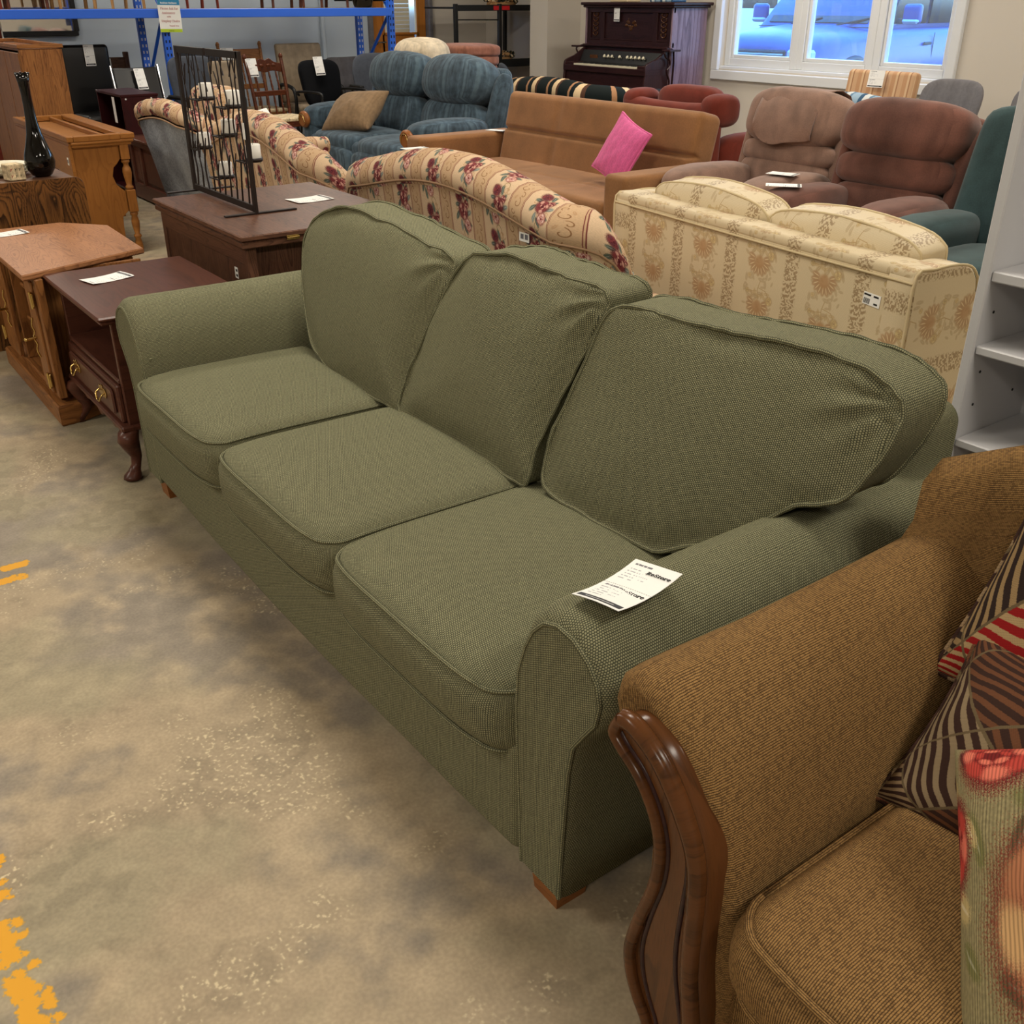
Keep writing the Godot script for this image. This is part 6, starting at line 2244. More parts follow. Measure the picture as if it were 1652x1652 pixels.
func rack() -> void:
	var t := thing("pallet_rack", "blue steel pallet rack with perforated uprights and a long blue beam", "rack")
	var s: SurfaceTool
	var y := 1.385
	for e in [[0.92, 3.54], [3.60, 6.06]]:
		var c: float = (e[0] + e[1]) / 2
		var l: float = e[1] - e[0]
		for z in [-10.60, -11.38]: bx(t, "beam", M.rack_blue, Vector3(c, y, z), Vector3(l, 0.078, 0.045), 0.004)
		for k in 3: bx(t, "deck_board", M.beige_cloth, Vector3(c, y + 0.03, -10.75 - k * 0.24), Vector3(l, 0.018, 0.20), 0.002)
	for x in [0.90, 3.57, 6.08]:
		for z in [-10.62, -11.36]:
			s = st0()
			box(s, Vector3(x, 1.5, z), Vector3(0.07, 3.0, 0.012), 0.002)
			box(s, Vector3(x - 0.03, 1.5, z - 0.025), Vector3(0.01, 3.0, 0.05), 0.002)
			box(s, Vector3(x + 0.03, 1.5, z - 0.025), Vector3(0.01, 3.0, 0.05), 0.002)
			var u := obj("upright", s, M.rack_blue, t)
			s = st0()
			for k in 34:
				for q in [-0.017, 0.017]: box(s, Vector3(x + q, 0.12 + k * 0.06, z + 0.0062), Vector3(0.013, 0.026, 0.001), 0.0)
			var h := obj("slot", s, M.trim if z < -11 else M.dark_hole, u)
			h.set_meta("kind", "stuff")
		for k in 4:
			s = st0()
			seg(s, Vector3(x, 0.15 + k * 0.62, -10.65 if k % 2 == 0 else -11.33), Vector3(x, 0.77 + k * 0.62, -11.33 if k % 2 == 0 else -10.65), 0.018, 6)
			obj("brace", s, M.rack_blue, t)
	s = st0()
	seg(s, Vector3(5.75, 1.50, -11.30), Vector3(6.08, 1.50, -10.66), 0.014, 6)
	obj("safety_bar", s, M.black_metal, t)
	# things on its deck, of which the photo shows only the feet
	var top := 1.4265
	var a := thing("stored_chair", "pale wooden chair standing on the rack left of the hanging notice", "chair", Vector3(3.28, top, -10.98), 6, "chairs standing on the pallet rack")
	frame_chair(a, M.straw, M.cane, 0.9, 3, false, 0.36)
	var b := thing("stored_chair", "red brown wooden chair standing on the rack right of the hanging notice", "chair", Vector3(4.03, top, -10.98), 0, "chairs standing on the pallet rack")
	frame_chair(b, M.brick, M.cane, 0.9, 3, false, 0.36)
	var c := thing("stored_chair", "dark mahogany chair standing on the rack above the carved spindle back chair", "chair", Vector3(4.98, top, -10.98), -8, "chairs standing on the pallet rack")
	frame_chair(c, M.mahogany, M.cane, 0.9, 3, false, 0.38)
	again(c, Vector3(5.48, top, -11.0), 6, "second dark mahogany chair standing on the rack next to the dark pot")
	again(a, Vector3(2.85, top, -11.0), -4, "pale wooden chair standing on the rack at the end of the left deck")
	again(b, Vector3(1.98, top, -10.95), 8, "red brown wooden chair standing on the rack at the left edge of the photo")
	again(c, Vector3(2.42, top, -10.97), -8, "dark mahogany chair standing on the rack above the tall oak cabinet")
	var p := thing("plant_pot", "dark glazed pot on the end of the rack near the door", "pot", Vector3(5.86, top, -10.85))
	s = st0()
	lathe(s, Vector3.ZERO, [[0.0, 0.0], [0.085, 0.0], [0.10, 0.02], [0.135, 0.14], [0.15, 0.24], [0.145, 0.25], [0.13, 0.22], [0.0, 0.2]], 18)
	obj("pot", s, M.black_gloss, p)
	# hanging notice
	var n := thing("notice", "hanging notice in a sleeve with a blue heading and lime footer on the rack beam", "sign", Vector3(3.605, 1.365, -10.56), 0)
	n.rotation_degrees.z = -1.0
	bx(n, "sheet", M.paper, Vector3(0, 0, 0), Vector3(0.215, 0.285, 0.003), 0.0)
	bx(n, "heading_band", M.cyan, Vector3(0, 0.117, 0.0016), Vector3(0.213, 0.05, 0.001), 0.0)
	bx(n, "footer_band", M.lime, Vector3(0, -0.128, 0.0016), Vector3(0.213, 0.028, 0.001), 0.0)
	words(n, "heading", "Habitat ReStore", 0.021, M.paper, Transform3D(Basis.IDENTITY, Vector3(0, 0.110, 0.0023)), false, true)
	words(n, "message", "Please Ask for", 0.026, M.red_ink, Transform3D(Basis.IDENTITY, Vector3(0, 0.062, 0.002)), true)
	words(n, "message", "Assistance", 0.026, M.red_ink, Transform3D(Basis.IDENTITY, Vector3(-0.01, 0.024, 0.002)), true)
	words(n, "message", "with", 0.018, M.red_ink, Transform3D(Basis.IDENTITY, Vector3(-0.01, -0.008, 0.002)), true)
	words(n, "message", "Display Chairs", 0.026, M.red_ink, Transform3D(Basis.IDENTITY, Vector3(0.002, -0.046, 0.002)), true)
	words(n, "message", "Thank You", 0.018, M.red_ink, Transform3D(Basis.IDENTITY, Vector3(0.03, -0.086, 0.002)), true)
	words(n, "message", "THANK YOU", 0.009, M.moss, Transform3D(Basis.IDENTITY, Vector3(0, -0.131, 0.0023)), false, true)
	s = st0()
	tube(s, path3([Vector3(0.0, 0.14, 0.0), Vector3(0.0, 0.17, -0.02)], 2), 0.003, 6)
	obj("string", s, M.paper, n)
	# framed mirror on the grey wall
	var mi := thing("mirror", "large dark framed wall mirror behind the rack reflecting the sofas", "mirror")
	for e in [[1.175, 0.05]]: bx(mi, "frame", M.black_metal, Vector3(2.05, 1.185, -12.27), Vector3(2.25, 0.05, 0.05), 0.006)
	bx(mi, "frame", M.black_metal, Vector3(2.05, 2.15, -12.27), Vector3(2.25, 0.05, 0.05), 0.006)
	for x in [0.95, 3.16]: bx(mi, "frame", M.black_metal, Vector3(x, 1.667, -12.27), Vector3(0.05, 0.93, 0.05), 0.006)
	bx(mi, "glass", M.mirror, Vector3(2.05, 1.667, -12.28), Vector3(2.18, 0.93, 0.01), 0.0)

func organ() -> void:
	var m: Material = M.organ
	var t := thing("pump_organ", "dark carved upright organ with a row of white stop knobs by the window wall", "organ", Vector3(7.95, 0, -8.82), -90)
	# local x = z + 8.82, local z = 7.95 - x (front of the case 0, wall at -.5)
	var s := st0()
	var W := 0.69
	bx(t, "case_back", m, Vector3(0, 0.74, -0.40), Vector3(W * 2 - 0.055, 1.44, 0.15), 0.004, 0)
	for sg in [-1.0, 1.0]: bx(t, "case_side", M.daylit_veneer, Vector3(sg * (W - 0.012), 0.74, -0.22), Vector3(0.024, 1.44, 0.50), 0.006, 1)  # daylight from the window is put into the colour of these sides
	s = st0()
	box(s, Vector3(0, 1.465, -0.22), Vector3(W * 2 + 0.09, 0.03, 0.58), 0.008, 0)
	box(s, Vector3(0, 1.44, -0.22), Vector3(W * 2 + 0.05, 0.025, 0.54), 0.008, 0)
	obj("top", s, m, t)
	# upper front: two narrow carved panels round a wide one
	s = st0()
	box(s, Vector3(0, 1.405, 0.0), Vector3(W * 2, 0.05, 0.03), 0.004, 0)
	box(s, Vector3(0, 1.085, 0.0), Vector3(W * 2, 0.05, 0.03), 0.004, 0)
	for x in [-W + 0.04, -0.42, 0.42, W - 0.04]: box(s, Vector3(x, 1.245, 0.0), Vector3(0.07, 0.29, 0.03), 0.004, 1)
	obj("upper_frame", s, m, t)
	for e in [[-0.54, 0.17], [0.0, 0.77], [0.54, 0.17]]:
		s = st0()
		box(s, Vector3(e[0], 1.245, -0.012), Vector3(e[1], 0.27, 0.014), 0.002, 0)
		box(s, Vector3(e[0], 1.118, 0.005), Vector3(e[1], 0.016, 0.02), 0.004, 0)
		var p := obj("panel", s, m, t)
		s = st0()
		if e[1] < 0.3:
			for k in 5:
				for sg in [-1.0, 1.0]:
					var c := Vector3(e[0], 1.15 + k * 0.047, 0.0)
					tube(s, path3([c, c + Vector3(sg * 0.03, 0.012, 0.002), c + Vector3(sg * 0.038, 0.034, 0.0), c + Vector3(sg * 0.015, 0.036, 0.0)], 3), 0.005, 5)
		else:
			for k in 9:
				var a := k * 0.9
				var c := Vector3(-0.04 + 0.018 * k, 1.26 + 0.035 * sin(a * 1.3), -0.004)
				puff(s, c, Vector3(0.045, 0.03, 0.012), 2.0, 0.0, 4)
				seg(s, c, c + Vector3(0.03 * cos(a), 0.04 * sin(a), 0), 0.003, 5)
		var cv := obj("carving", s, M.carved, p)
		cv.set_meta("kind", "stuff")
	s = st0()
	box(s, Vector3(0, 1.055, 0.03), Vector3(W * 2 - 0.02, 0.022, 0.08), 0.006, 0)
	box(s, Vector3(0, 1.02, 0.02), Vector3(W * 2 - 0.06, 0.05, 0.03), 0.004, 0)
	obj("music_ledge", s, m, t)
	# stop board and keys
	s = st0()
	X = Transform3D(Basis(Vector3.RIGHT, deg_to_rad(-28)), Vector3(0, 0.945, 0.10))
	box(s, Vector3.ZERO, Vector3(W * 2 - 0.10, 0.14, 0.02), 0.003, 0)
	X = Transform3D.IDENTITY
	var sb := obj("stop_board", s, M.black_metal, t)
	for k in 11:
		if k in [3, 5]: continue
		s = st0()
		var b := Basis(Vector3.RIGHT, deg_to_rad(62))
		X = Transform3D(b, Vector3(-0.22 + k * 0.062, 0.945, 0.112))
		lathe(s, Vector3.ZERO, [[0.006, 0.0], [0.006, 0.022], [0.016, 0.024], [0.017, 0.032], [0.010, 0.036], [0.0, 0.037]], 12)
		X = Transform3D.IDENTITY
		obj("stop_knob", s, M.ivory, sb)
	bx(sb, "name_plate", M.carved, Vector3(-0.42, 0.945, 0.118), Vector3(0.13, 0.035, 0.004), 0.001)
	bx(t, "key_bed", m, Vector3(0, 0.835, 0.20), Vector3(W * 2 - 0.04, 0.06, 0.30), 0.006, 0)
	s = st0()
	for k in 36: box(s, Vector3(-0.50 + k * 0.0278, 0.872, 0.26), Vector3(0.0268, 0.018, 0.13), 0.001)
	var keys := obj("white_keys", s, M.ivory, t)
	keys.set_meta("kind", "stuff")
	s = st0()
	for k in 35:
		if k % 7 in [2, 6]: continue
		box(s, Vector3(-0.486 + k * 0.0278, 0.884, 0.235), Vector3(0.013, 0.016, 0.08), 0.001)
	var bk := obj("black_keys", s, M.ink, t)
	bk.set_meta("kind", "stuff")
	for sg in [-1.0, 1.0]: bx(t, "key_block", m, Vector3(sg * 0.585, 0.875, 0.25), Vector3(0.14, 0.04, 0.15), 0.006)
	bx(t, "fall_board", m, Vector3(0, 0.72, 0.31), Vector3(W * 2 - 0.05, 0.19, 0.025), 0.005, 0)
	s = st0()
	for y in [0.628, 0.60]: box(s, Vector3(0, y, 0.315), Vector3(W * 2 - 0.03, 0.018, 0.05), 0.005, 0)
	obj("molding", s, m, t)
	# scrolled cheeks
	for sg in [-1.0, 1.0]:
		s = st0()
		var o := smooth_poly(pts2([0.0, 0.62, 0.0, 1.05, 0.05, 1.04, 0.12, 1.0, 0.2, 0.955, 0.30, 0.925, 0.345, 0.89, 0.345, 0.80, 0.33, 0.62]), 3)
		X = Transform3D(Basis(Vector3.UP, -PI / 2), Vector3(0, 0, 0))
		slab(s, o, -sg * W + sg * 0.035 - 0.014, -sg * W + sg * 0.035 + 0.014, 0.005)
		X = Transform3D.IDENTITY
		obj("cheek", s, m, t)
		s = st0()
		o = smooth_poly(pts2([0.0, 1.03, 0.13, 1.03, 0.11, 0.97, 0.06, 0.95, 0.05, 0.90, 0.09, 0.86, 0.08, 0.81, 0.05, 0.76, 0.045, 0.70, 0.015, 0.66, 0.0, 0.66]), 3)
		X = Transform3D(Basis(Vector3.UP, -PI / 2), Vector3(0, 0, 0.0))
		slab(s, o, -sg * (W + 0.02) - 0.014, -sg * (W + 0.02) + 0.014, 0.005)
		X = Transform3D.IDENTITY
		obj("scroll_bracket", s, m, t)
		bx(t, "candle_shelf", m, Vector3(sg * (W + 0.045), 1.04, 0.06), Vector3(0.12, 0.018, 0.16), 0.005)
	bx(t, "lower_panel", m, Vector3(0, 0.30, 0.02), Vector3(W * 2 - 0.08, 0.54, 0.02), 0.004, 0)
	for x in [-0.28, 0.0, 0.28]: bx(t, "lower_stile", m, Vector3(x, 0.30, 0.034), Vector3(0.05, 0.5, 0.012), 0.003, 1)
	bx(t, "plinth", m, Vector3(0, 0.05, 0.03), Vector3(W * 2 + 0.02, 0.10, 0.10), 0.008, 0)
	for sg in [-1.0, 1.0]: bx(t, "key_bed_leg", m, Vector3(sg * 0.62, 0.30, 0.27), Vector3(0.05, 0.60, 0.05), 0.008)
	hung_slip("white slip hanging from the top of the dark organ", Vector3(7.925, 1.385, -8.99), -90, 0, 0.09, 0.18)
	# what stands on the organ
	var z := -9.15
	for e in [["cream box on top of the dark organ", M.dry, -9.08, 0.28, 0.10], ["pale green box on top of the dark organ", M.plaid, -8.42, 0.34, 0.09]]:
		var b := thing("storage_box", e[0], "box", Vector3(8.12, 1.481, e[2]), -90)
		bx(b, "body", e[1], Vector3(0, e[4] / 2, 0), Vector3(e[3], e[4], 0.2), 0.006)
		bx(b, "lid", e[1], Vector3(0, e[4] + 0.008, 0), Vector3(e[3] + 0.01, 0.018, 0.21), 0.005)

func wreath(label: String, at: Vector3, r: float) -> void:
	var t := thing("wreath", label, "wreath", at)
	var s := st0()
	var p := PackedVector3Array()
	for i in 24: p.append(Vector3(cos(TAU * i / 24) * r, 0.03 + 0.006 * sin(i * 2.0), sin(TAU * i / 24) * r * 0.8))
	tube(s, p, 0.026, 7, true)
	obj("twig_ring", s, M.straw, t)
	for set_ in [[M.dry, 26, "dried_flowers"], [M.moss, 22, "leaves"], [M.straw, 20, "dried_leaves"]]:
		s = st0()
		for k in set_[1]:
			var a := TAU * hsh(k, 3, set_[1])
			var rr := r * (0.75 + 0.5 * hsh(k, 4, set_[1]))
			var c := Vector3(cos(a) * rr, 0.045 + 0.05 * hsh(k, 5, set_[1]), sin(a) * rr * 0.8)
			X = Transform3D(Basis.from_euler(Vector3(hsh(k, 6) * 6, hsh(k, 7) * 6, hsh(k, 8) * 6)), c)
			puff(s, Vector3.ZERO, Vector3(0.075, 0.03, 0.05), 1.6, 0.0, 4)
		X = Transform3D.IDENTITY
		var o := obj(set_[2], s, set_[0], t)
		o.set_meta("kind", "stuff")

func far_corner() -> void:
	var s: SurfaceTool
	var t := thing("storage_rack", "black metal storage rack with a red label by the far corner", "rack")
	for e in [[7.20, -11.05], [7.84, -11.05], [8.42, -11.05], [8.42, -11.75]]:
		s = st0()
		box(s, Vector3(e[0], 0.73, e[1]), Vector3(0.045, 1.46, 0.045), 0.004)
		obj("upright", s, M.black_metal, t)
	for y in [1.415, 0.80, 0.18]:
		s = st0()
		box(s, Vector3(7.81, y, -11.05), Vector3(1.24, 0.065 if y > 1 else 0.09, 0.03), 0.003)
		obj("beam", s, M.black_metal, t)
		bx(t, "shelf", M.black_metal, Vector3(7.81, y, -11.40), Vector3(1.22, 0.02, 0.70), 0.002)
	s = st0()
	seg(s, Vector3(7.22, 1.29, -11.05), Vector3(7.82, 1.285, -11.05), 0.008, 6)
	obj("tie_bar", s, M.black_metal, t)
	bx(t, "red_label", M.red, Vector3(7.86, 1.415, -11.033), Vector3(0.24, 0.045, 0.002), 0.0)
	wreath("dried flower wreath on the top shelf of the black storage rack", Vector3(8.08, 1.427, -11.35), 0.17)
	wreath("dried flower wreath on the middle shelf of the black storage rack", Vector3(8.0, 0.812, -11.35), 0.19)
	wreath("smaller dried flower wreath left on the middle shelf of the black storage rack", Vector3(7.56, 0.812, -11.40), 0.13)
	# cream and pink bedding on a chest behind the blue loveseat
	var c := thing("chest", "plain tan chest under the folded bedding behind the blue loveseat", "chest", Vector3(5.95, 0, -9.35))
	bx(c, "body", M.oak_side, Vector3(0, 0.40, 0), Vector3(0.85, 0.80, 0.9), 0.01)
	bx(c, "lid", M.oak_side, Vector3(0, 0.81, 0), Vector3(0.88, 0.03, 0.92), 0.01)
	var b := thing("comforter", "folded dusty pink comforter piled behind the blue loveseat", "bedding", Vector3(6.12, 0.826, -9.28), -10)
	for k in 3:
		s = st0()
		puff(s, Vector3(0.02 * k, 0.055 + k * 0.085, 0.02 * k), Vector3(0.56 - 0.03 * k, 0.115, 0.72), 4.5, 0.012, 12)
		obj("fold", s, M.comforter, b)
	var w := thing("throw_blanket", "cream throw blanket draped over the folded pink comforter", "blanket", Vector3(5.66, 0.826, -9.35), -10)
	s = st0()
	puff(s, Vector3(0, 0.16, 0.02), Vector3(0.44, 0.36, 0.80), 3.0, 0.02, 14)
	obj("cloth", s, M.cream_throw, w)
	s = st0()
	for k in 12:
		var p := Vector3(0.215, 0.10 + 0.017 * k, 0.02 + 0.02 * sin(k * 1.7) + 0.24 - 0.04 * k)
		seg(s, p, p + Vector3(0.035, -0.035, 0.012), 0.006, 5, 0.003)
	var fr := obj("fringe", s, M.cream_throw, w)
	fr.set_meta("kind", "stuff")
	# chairs by the window
	t = thing("lounge_chair", "tan striped upholstered chair with a blue slip over its back under the window", "chair", Vector3(7.56, 0, -5.46), -90)
	s = st0()
	X = Transform3D(Basis(Vector3.RIGHT, deg_to_rad(-8)), Vector3(0, 0.68, -0.2))
	soft(s, Vector3.ZERO, Vector3(0.66, 0.60, 0.10), 0.035, Vector3i(4, 4, 1))
	X = Transform3D.IDENTITY
	obj("backrest", s, M.beige_stripe, t)
	s = st0()
	soft(s, Vector3(0, 0.42, 0.06), Vector3(0.62, 0.14, 0.58), 0.05, Vector3i(3, 1, 3))
	obj("seat", s, M.beige_stripe, t)
	for sg in [-1.0, 1.0]:
		s = st0()
		tube(s, path3([Vector3(sg * 0.35, 0, -0.24), Vector3(sg * 0.35, 0.55, -0.24), Vector3(sg * 0.35, 0.62, -0.18), Vector3(sg * 0.35, 0.62, 0.2), Vector3(sg * 0.35, 0.55, 0.28), Vector3(sg * 0.35, 0.0, 0.28)], 4), 0.014, 8)
		obj("arm", s, M.chrome, t)
	hung_slip("blue and white slip over the back of the tan striped chair under the window", Vector3(7.69, 0.92, -5.46), -90, -8, 0.15, 0.13)
	t = thing("office_chair", "grey upholstered armchair with black arms under the right end of the window", "chair", Vector3(7.55, 0, -4.80), -90)
	shell_chair(t, M.grey_office, M.plastic_black, 0.95, 0.52, 0.50, 3.4)
	again(t, Vector3(7.6, 0, -4.05), -90, "grey upholstered armchair with black arms cut by the white bookshelf")
	t = thing("office_chair", "grey blue chair back showing left of the dark organ", "chair", Vector3(7.25, 0, -9.72), 60)
	shell_chair(t, M.grey_cloth, M.plastic_black, 0.88, 0.40, 0.44, 3.4)
	t = thing("side_chair", "dark cushioned low chair under the window behind the pink and brown recliners", "chair", Vector3(5.75, 0, -3.95), -90)
	shell_chair(t, M.grey_cloth, M.chrome, 0.80, 0.5, 0.4, 4.0)

# ---------------------------------------------------------------- outside
func outside() -> void:
	var s := st0()
	box(s, Vector3(30.0, -0.05, -12.0), Vector3(42.4, 0.2, 70.0), 0.0)
	struct("ground_outside", s, M.asphalt)
	var b := thing("building", "blue grey sided building across the parking lot", "building", Vector3(36.0, 0.05, -34.0))
	for k in 22: bx(b, "siding_board", M.siding, Vector3(-4.0 + 0.02 * (k % 2), 0.12 + k * 0.24, 0), Vector3(0.1, 0.235, 16.0), 0.01)
	bx(b, "roof", M.plastic_black, Vector3(0, 5.5, 0), Vector3(9.0, 0.3, 17.0), 0.02)
	bx(b, "wall", M.siding, Vector3(0.3, 2.6, 0), Vector3(8.4, 5.2, 15.9), 0.0)
	truck()
	var v := thing("van", "white van parked behind the blue pickup truck", "van", Vector3(24.0, 0.05, -22.6), 200)
	s = st0()
	var pl := smooth_poly(pts2([-2.4, 0.35, -2.4, 1.2, -2.3, 2.0, -2.1, 2.05, 0.9, 2.05, 1.1, 2.0, 1.7, 1.3, 2.4, 1.05, 2.5, 0.8, 2.45, 0.35]), 2)
	X = Transform3D(Basis(Vector3.UP, -PI / 2), Vector3.ZERO)
	slab(s, pl, -0.95, 0.95, 0.05, true)
	obj("body", s, M.van, v)
	for sd in [-0.952, 0.952]:
		for e in [[-2.0, -0.7], [-0.6, 0.2], [0.3, 1.3]]:
			s = st0()
			slab(s, PackedVector2Array([Vector2(e[0], 1.25), Vector2(e[1], 1.25), Vector2(minf(e[1], 0.95), 1.85), Vector2(e[0], 1.85)]), sd - 0.004, sd + 0.004, 0.002)
			obj("side_window", s, M.dark_glass, v)
	X = Transform3D.IDENTITY
	s = st0()
	box(s, Vector3(0, 1.62, 1.42), Vector3(1.6, 0.02, 0.8), 0.0)
	X = Transform3D(Basis(Vector3.RIGHT, deg_to_rad(49)), Vector3(0, 1.67, 1.42))
	s = st0()
	box(s, Vector3.ZERO, Vector3(1.6, 0.02, 0.82), 0.005)
	X = Transform3D.IDENTITY
	obj("windscreen", s, M.dark_glass, v)
	for e in [[-1.5], [1.6]]:
		for sd in [-0.88, 0.88]: _wheel(v, Vector3(sd, 0.36, e[0]), 0.36)

func _wheel(t: Node3D, at: Vector3, r: float) -> void:
	var s := st0()
	X = Transform3D(Basis(Vector3.BACK, PI / 2), at)
	lathe(s, Vector3.ZERO, [[r * 0.6, -0.12], [r * 0.93, -0.125], [r, -0.09], [r, 0.09], [r * 0.93, 0.125], [r * 0.6, 0.12]], 24)
	var w := obj("wheel", s, M.tire, t)
	s = st0()
	lathe(s, Vector3.ZERO, [[0.0, -0.10], [r * 0.6, -0.115], [r * 0.6, 0.115], [0.0, 0.10]], 16)
	obj("hub_cap", s, M.lens, w)
	X = Transform3D.IDENTITY

func truck() -> void:
	var t := thing("pickup_truck", "dark blue pickup truck parked outside the window", "truck", Vector3(12.43, 0.05, -9.18), 276)
	t.scale = Vector3.ONE * 0.94
	var m: Material = M.truck
	var s := st0()
	# lower body: cross-sections from nose to tail (z, half width, bottom, belt height)
	var rows := []
	for e in [[2.62, 0.80, 0.55, 0.92], [2.58, 0.90, 0.48, 1.02], [2.40, 0.96, 0.46, 1.10], [2.0, 0.99, 0.45, 1.16], [1.4, 1.0, 0.45, 1.20], [0.9, 1.0, 0.45, 1.22], [0.2, 1.0, 0.45, 1.22], [-1.4, 1.0, 0.45, 1.22], [-2.6, 1.0, 0.5, 1.20], [-2.75, 0.97, 0.55, 1.15]]:
		var row := PackedVector3Array()
		var w: float = e[1]
		for q in [[-0.9, e[2]], [-1.0, e[2] + 0.1], [-1.02, 0.75], [-1.0, e[3] - 0.13], [-0.93, e[3] - 0.03], [-0.6, e[3] + 0.015], [-0.3, e[3] + (0.05 if e[0] > 1.0 else 0.02)], [0.3, e[3] + (0.05 if e[0] > 1.0 else 0.02)], [0.6, e[3] + 0.015], [0.93, e[3] - 0.03], [1.0, e[3] - 0.13], [1.02, 0.75], [1.0, e[2] + 0.1], [0.9, e[2]]]:
			row.append(Vector3(q[0] * w, q[1], e[0]))
		rows.append(row)
	loft(s, rows, true, true, true)
	obj("body", s, m, t)
	s = st0()
	rows = []
	for e in [[1.20, 0.88, 0.0], [0.95, 0.90, 0.30], [0.55, 0.86, 0.62], [0.2, 0.83, 0.74], [-0.6, 0.83, 0.77], [-1.15, 0.82, 0.70], [-1.40, 0.86, 0.0]]:
		var row := PackedVector3Array()
		for q in [[-1.0, 0.0], [-1.0, 0.12], [-0.97, 0.7], [-0.88, 1.0], [0.88, 1.0], [0.97, 0.7], [1.0, 0.12], [1.0, 0.0]]:
			row.append(Vector3(q[0] * e[1], 1.19 + q[1] * e[2] + 0.005, e[0]))
		rows.append(row)
	loft(s, rows, true, true, true)
	obj("cab", s, m, t)
	s = st0()
	for e in [[Vector3(0, 1.53, 0.88), -48.0, 0.66]]:
		X = Transform3D(Basis(Vector3.RIGHT, deg_to_rad(43)), Vector3(0, 1.545, 0.855))
		box(s, Vector3.ZERO, Vector3(1.52, 0.012, 0.80), 0.004)
		X = Transform3D.IDENTITY
	obj("windscreen", s, M.dark_glass, t)
	for sd in [-1.0, 1.0]:
		s = st0()
		X = Transform3D(Basis(Vector3.UP, -PI / 2), Vector3.ZERO)
		slab(s, PackedVector2Array([Vector2(-0.15, 1.26), Vector2(0.86, 1.26), Vector2(0.40, 1.82), Vector2(-0.15, 1.87)]), -sd * 0.875 - 0.012, -sd * 0.875 + 0.012, 0.003)
		obj("side_window", s, M.dark_glass, t)
		s = st0()
		slab(s, PackedVector2Array([Vector2(-1.2, 1.26), Vector2(-0.25, 1.26), Vector2(-0.25, 1.87), Vector2(-1.05, 1.80)]), -sd * 0.872 - 0.012, -sd * 0.872 + 0.012, 0.003)
		obj("side_window", s, M.dark_glass, t)
		X = Transform3D.IDENTITY
		s = st0()
		soft(s, Vector3(sd * 1.17, 1.38, 0.78), Vector3(0.24, 0.24, 0.12), 0.05, Vector3i(2, 2, 1))
		var mm := obj("mirror", s, m, t)
		bx(mm, "mirror_trim", M.lens, Vector3(sd * 1.17, 1.30, 0.79), Vector3(0.23, 0.07, 0.125), 0.03)
		bx(mm, "mirror_arm", M.plastic_black, Vector3(sd * 1.03, 1.30, 0.76), Vector3(0.12, 0.06, 0.06), 0.01)
		bx(t, "door_handle", M.plastic_black, Vector3(sd * 1.025, 1.02, -0.02), Vector3(0.02, 0.04, 0.2), 0.008)
		for z in [1.02, -0.2, -1.3]: bx(t, "door_seam", M.plastic_black, Vector3(sd * 1.012, 0.82, z), Vector3(0.006, 0.66, 0.010), 0.0)
		bx(t, "headlamp", M.lens, Vector3(sd * 0.74, 0.90, 2.56), Vector3(0.36, 0.20, 0.14), 0.03)
		bx(t, "marker_lamp", M.amber, Vector3(sd * 0.90, 0.83, 2.53), Vector3(0.08, 0.14, 0.16), 0.02)
		for z in [1.75, -1.9]:
			s = st0()
			var a := PackedVector3Array()
			for i in 13: a.append(Vector3(sd * 1.005, 0.42 + 0.46 * sin(PI * i / 12), z + 0.50 * cos(PI * i / 12)))
			tube(s, a, 0.045, 6)
			obj("wheel_arch", s, M.plastic_black, t)
			_wheel(t, Vector3(sd * 0.90, 0.42, z), 0.42)
	s = st0()
	box(s, Vector3(0, 0.84, 2.61), Vector3(1.10, 0.30, 0.06), 0.02)
	var gr := obj("grille", s, M.plastic_black, t)
	for k in 4: bx(gr, "grille_bar", M.lens, Vector3(0, 0.73 + k * 0.07, 2.645), Vector3(1.06, 0.016, 0.02), 0.004)
	bx(t, "bumper", M.lens, Vector3(0, 0.55, 2.64), Vector3(1.84, 0.20, 0.16), 0.04)
	bx(t, "hood_seam", M.plastic_black, Vector3(0, 1.225, 1.24), Vector3(1.7, 0.012, 0.03), 0.0)
	for x in [-0.35, 0.35]:
		s = st0()
		seg(s, Vector3(x, 1.25, 1.22), Vector3(x + 0.4, 1.33, 1.10), 0.012, 6)
		obj("wiper", s, M.plastic_black, t)

# ---------------------------------------------------------------- the scene
const LAMP := 5.7

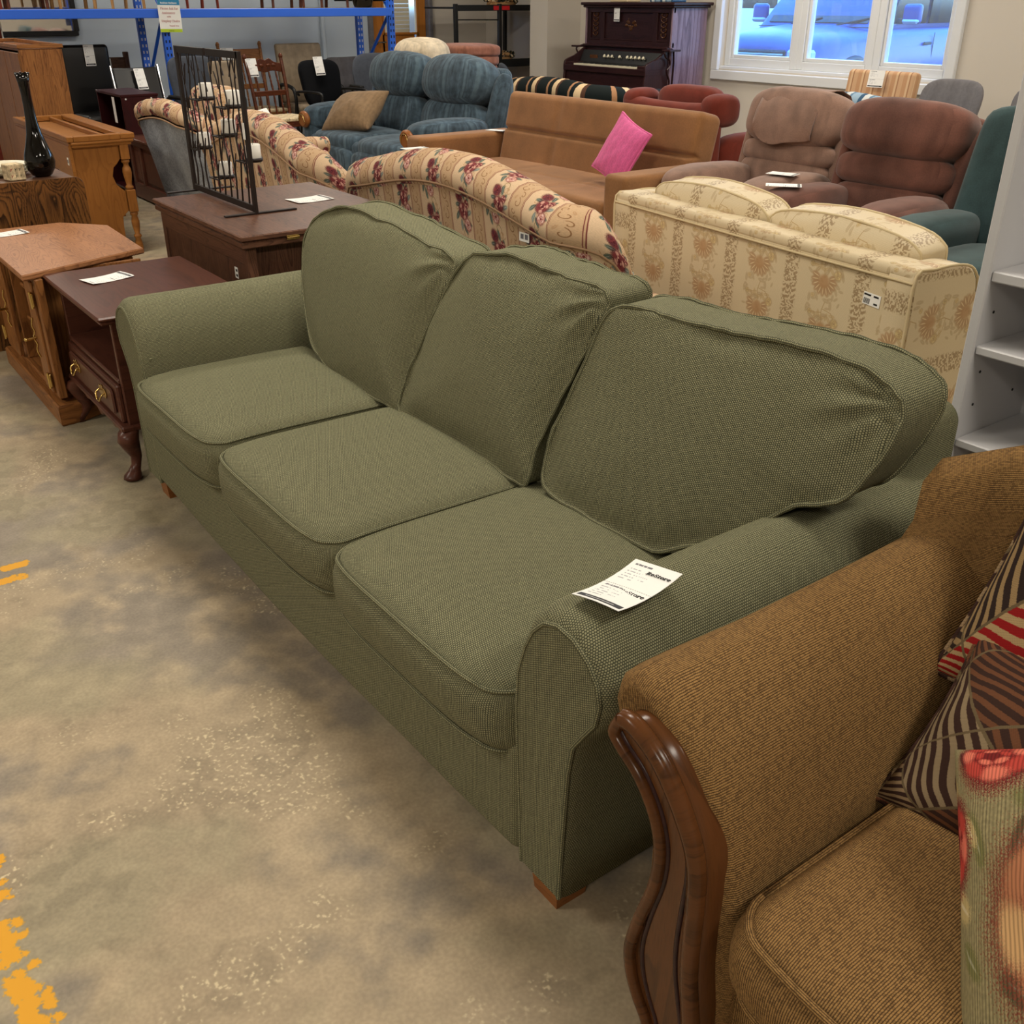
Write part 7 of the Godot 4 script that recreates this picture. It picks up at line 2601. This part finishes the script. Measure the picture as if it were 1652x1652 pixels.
func _ready() -> void:
	wob.seed = 4
	wob.frequency = 0.05
	wob.fractal_octaves = 3
	rng.seed = 7
	var cam := Camera3D.new()
	cam.name = "camera"
	cam.fov = rad_to_deg(2.0 * atan(826.0 / 1600.0))
	cam.position = Vector3(0, 1.5, 0)
	cam.rotation = Vector3(-atan(826.0 / 1600.0), deg_to_rad(-36.0), 0)
	cam.near = 0.05
	cam.current = true
	add_child(cam)
	var env := Environment.new()
	env.background_mode = Environment.BG_SKY
	var sk := ProceduralSkyMaterial.new()
	sk.sky_top_color = Color(0.30, 0.60, 0.95)
	sk.sky_horizon_color = Color(0.70, 0.88, 1.0)
	sk.ground_bottom_color = Color(0.3, 0.32, 0.35)
	sk.ground_horizon_color = Color(0.6, 0.66, 0.72)
	sk.sky_energy_multiplier = 2.6
	env.sky = Sky.new()
	env.sky.sky_material = sk
	env.tonemap_mode = Environment.TONE_MAPPER_LINEAR
	env.tonemap_exposure = 1.0
	env.sdfgi_enabled = true
	env.ssao_enabled = true
	env.ssil_enabled = true
	var we := WorldEnvironment.new()
	we.name = "environment"
	we.environment = env
	add_child(we)
	var lg := std(Color(1, 1, 1), 0.6)
	lg.emission_enabled = true
	lg.emission = Color(1.0, 0.93, 0.82)
	lg.emission_energy_multiplier = 1.5
	M.lamp_glow = lg
	materials()
	lights()
	setting()
	green_sofa()
	brown_chair()
	end_table()
	oak_cabinet()
	vase_cabinet()
	maple_console()
	tall_cabinet()
	cherry_and_mahogany()
	walnut_desk()
	candle_screen()
	white_shelf()
	floral_seats()
	yellow_seat()
	futon()
	recliners()
	chair_row()
	rack()
	organ()
	far_corner()
	outside()
	small_things()

func small_things() -> void:
	price_slip("white store price slip curling over the near arm of the green sofa", Transform3D(Basis(Vector3.UP, deg_to_rad(-82)) * Basis(Vector3.BACK, 0.12), Vector3(0.925, 0.682, -0.965)), 0.095, 0.155, 0.008, true)
	var r := Basis(Vector3.UP, deg_to_rad(-90))
	throw_pillow("square patchwork pillow of brown and tan animal stripes lying on the brown armchair seat", Vector3(1.17, 0.575, -0.365), r * eul(-44, 0, 0), 0.42, 0.29, 0.14, M.patch, M.patch, 0.006, 2.0)
	throw_pillow("patchwork pillow with red and tan stripes propped up behind the other patchwork pillow", Vector3(1.36, 0.77, -0.385), r * eul(-28, 4, 0) * eul(0, 0, 176), 0.46, 0.44, 0.15, M.patch, M.patch, 0.006, 12.0)
	throw_pillow("tapestry pillow woven with roses in front of the striped patchwork pillow", Vector3(0.935, 0.655, -0.165), Basis(Vector3.UP, deg_to_rad(-112)) * eul(-38, 0, 0) * eul(0, 0, -42), 0.46, 0.46, 0.16, M.tapestry, null, 0.006, 5.0)
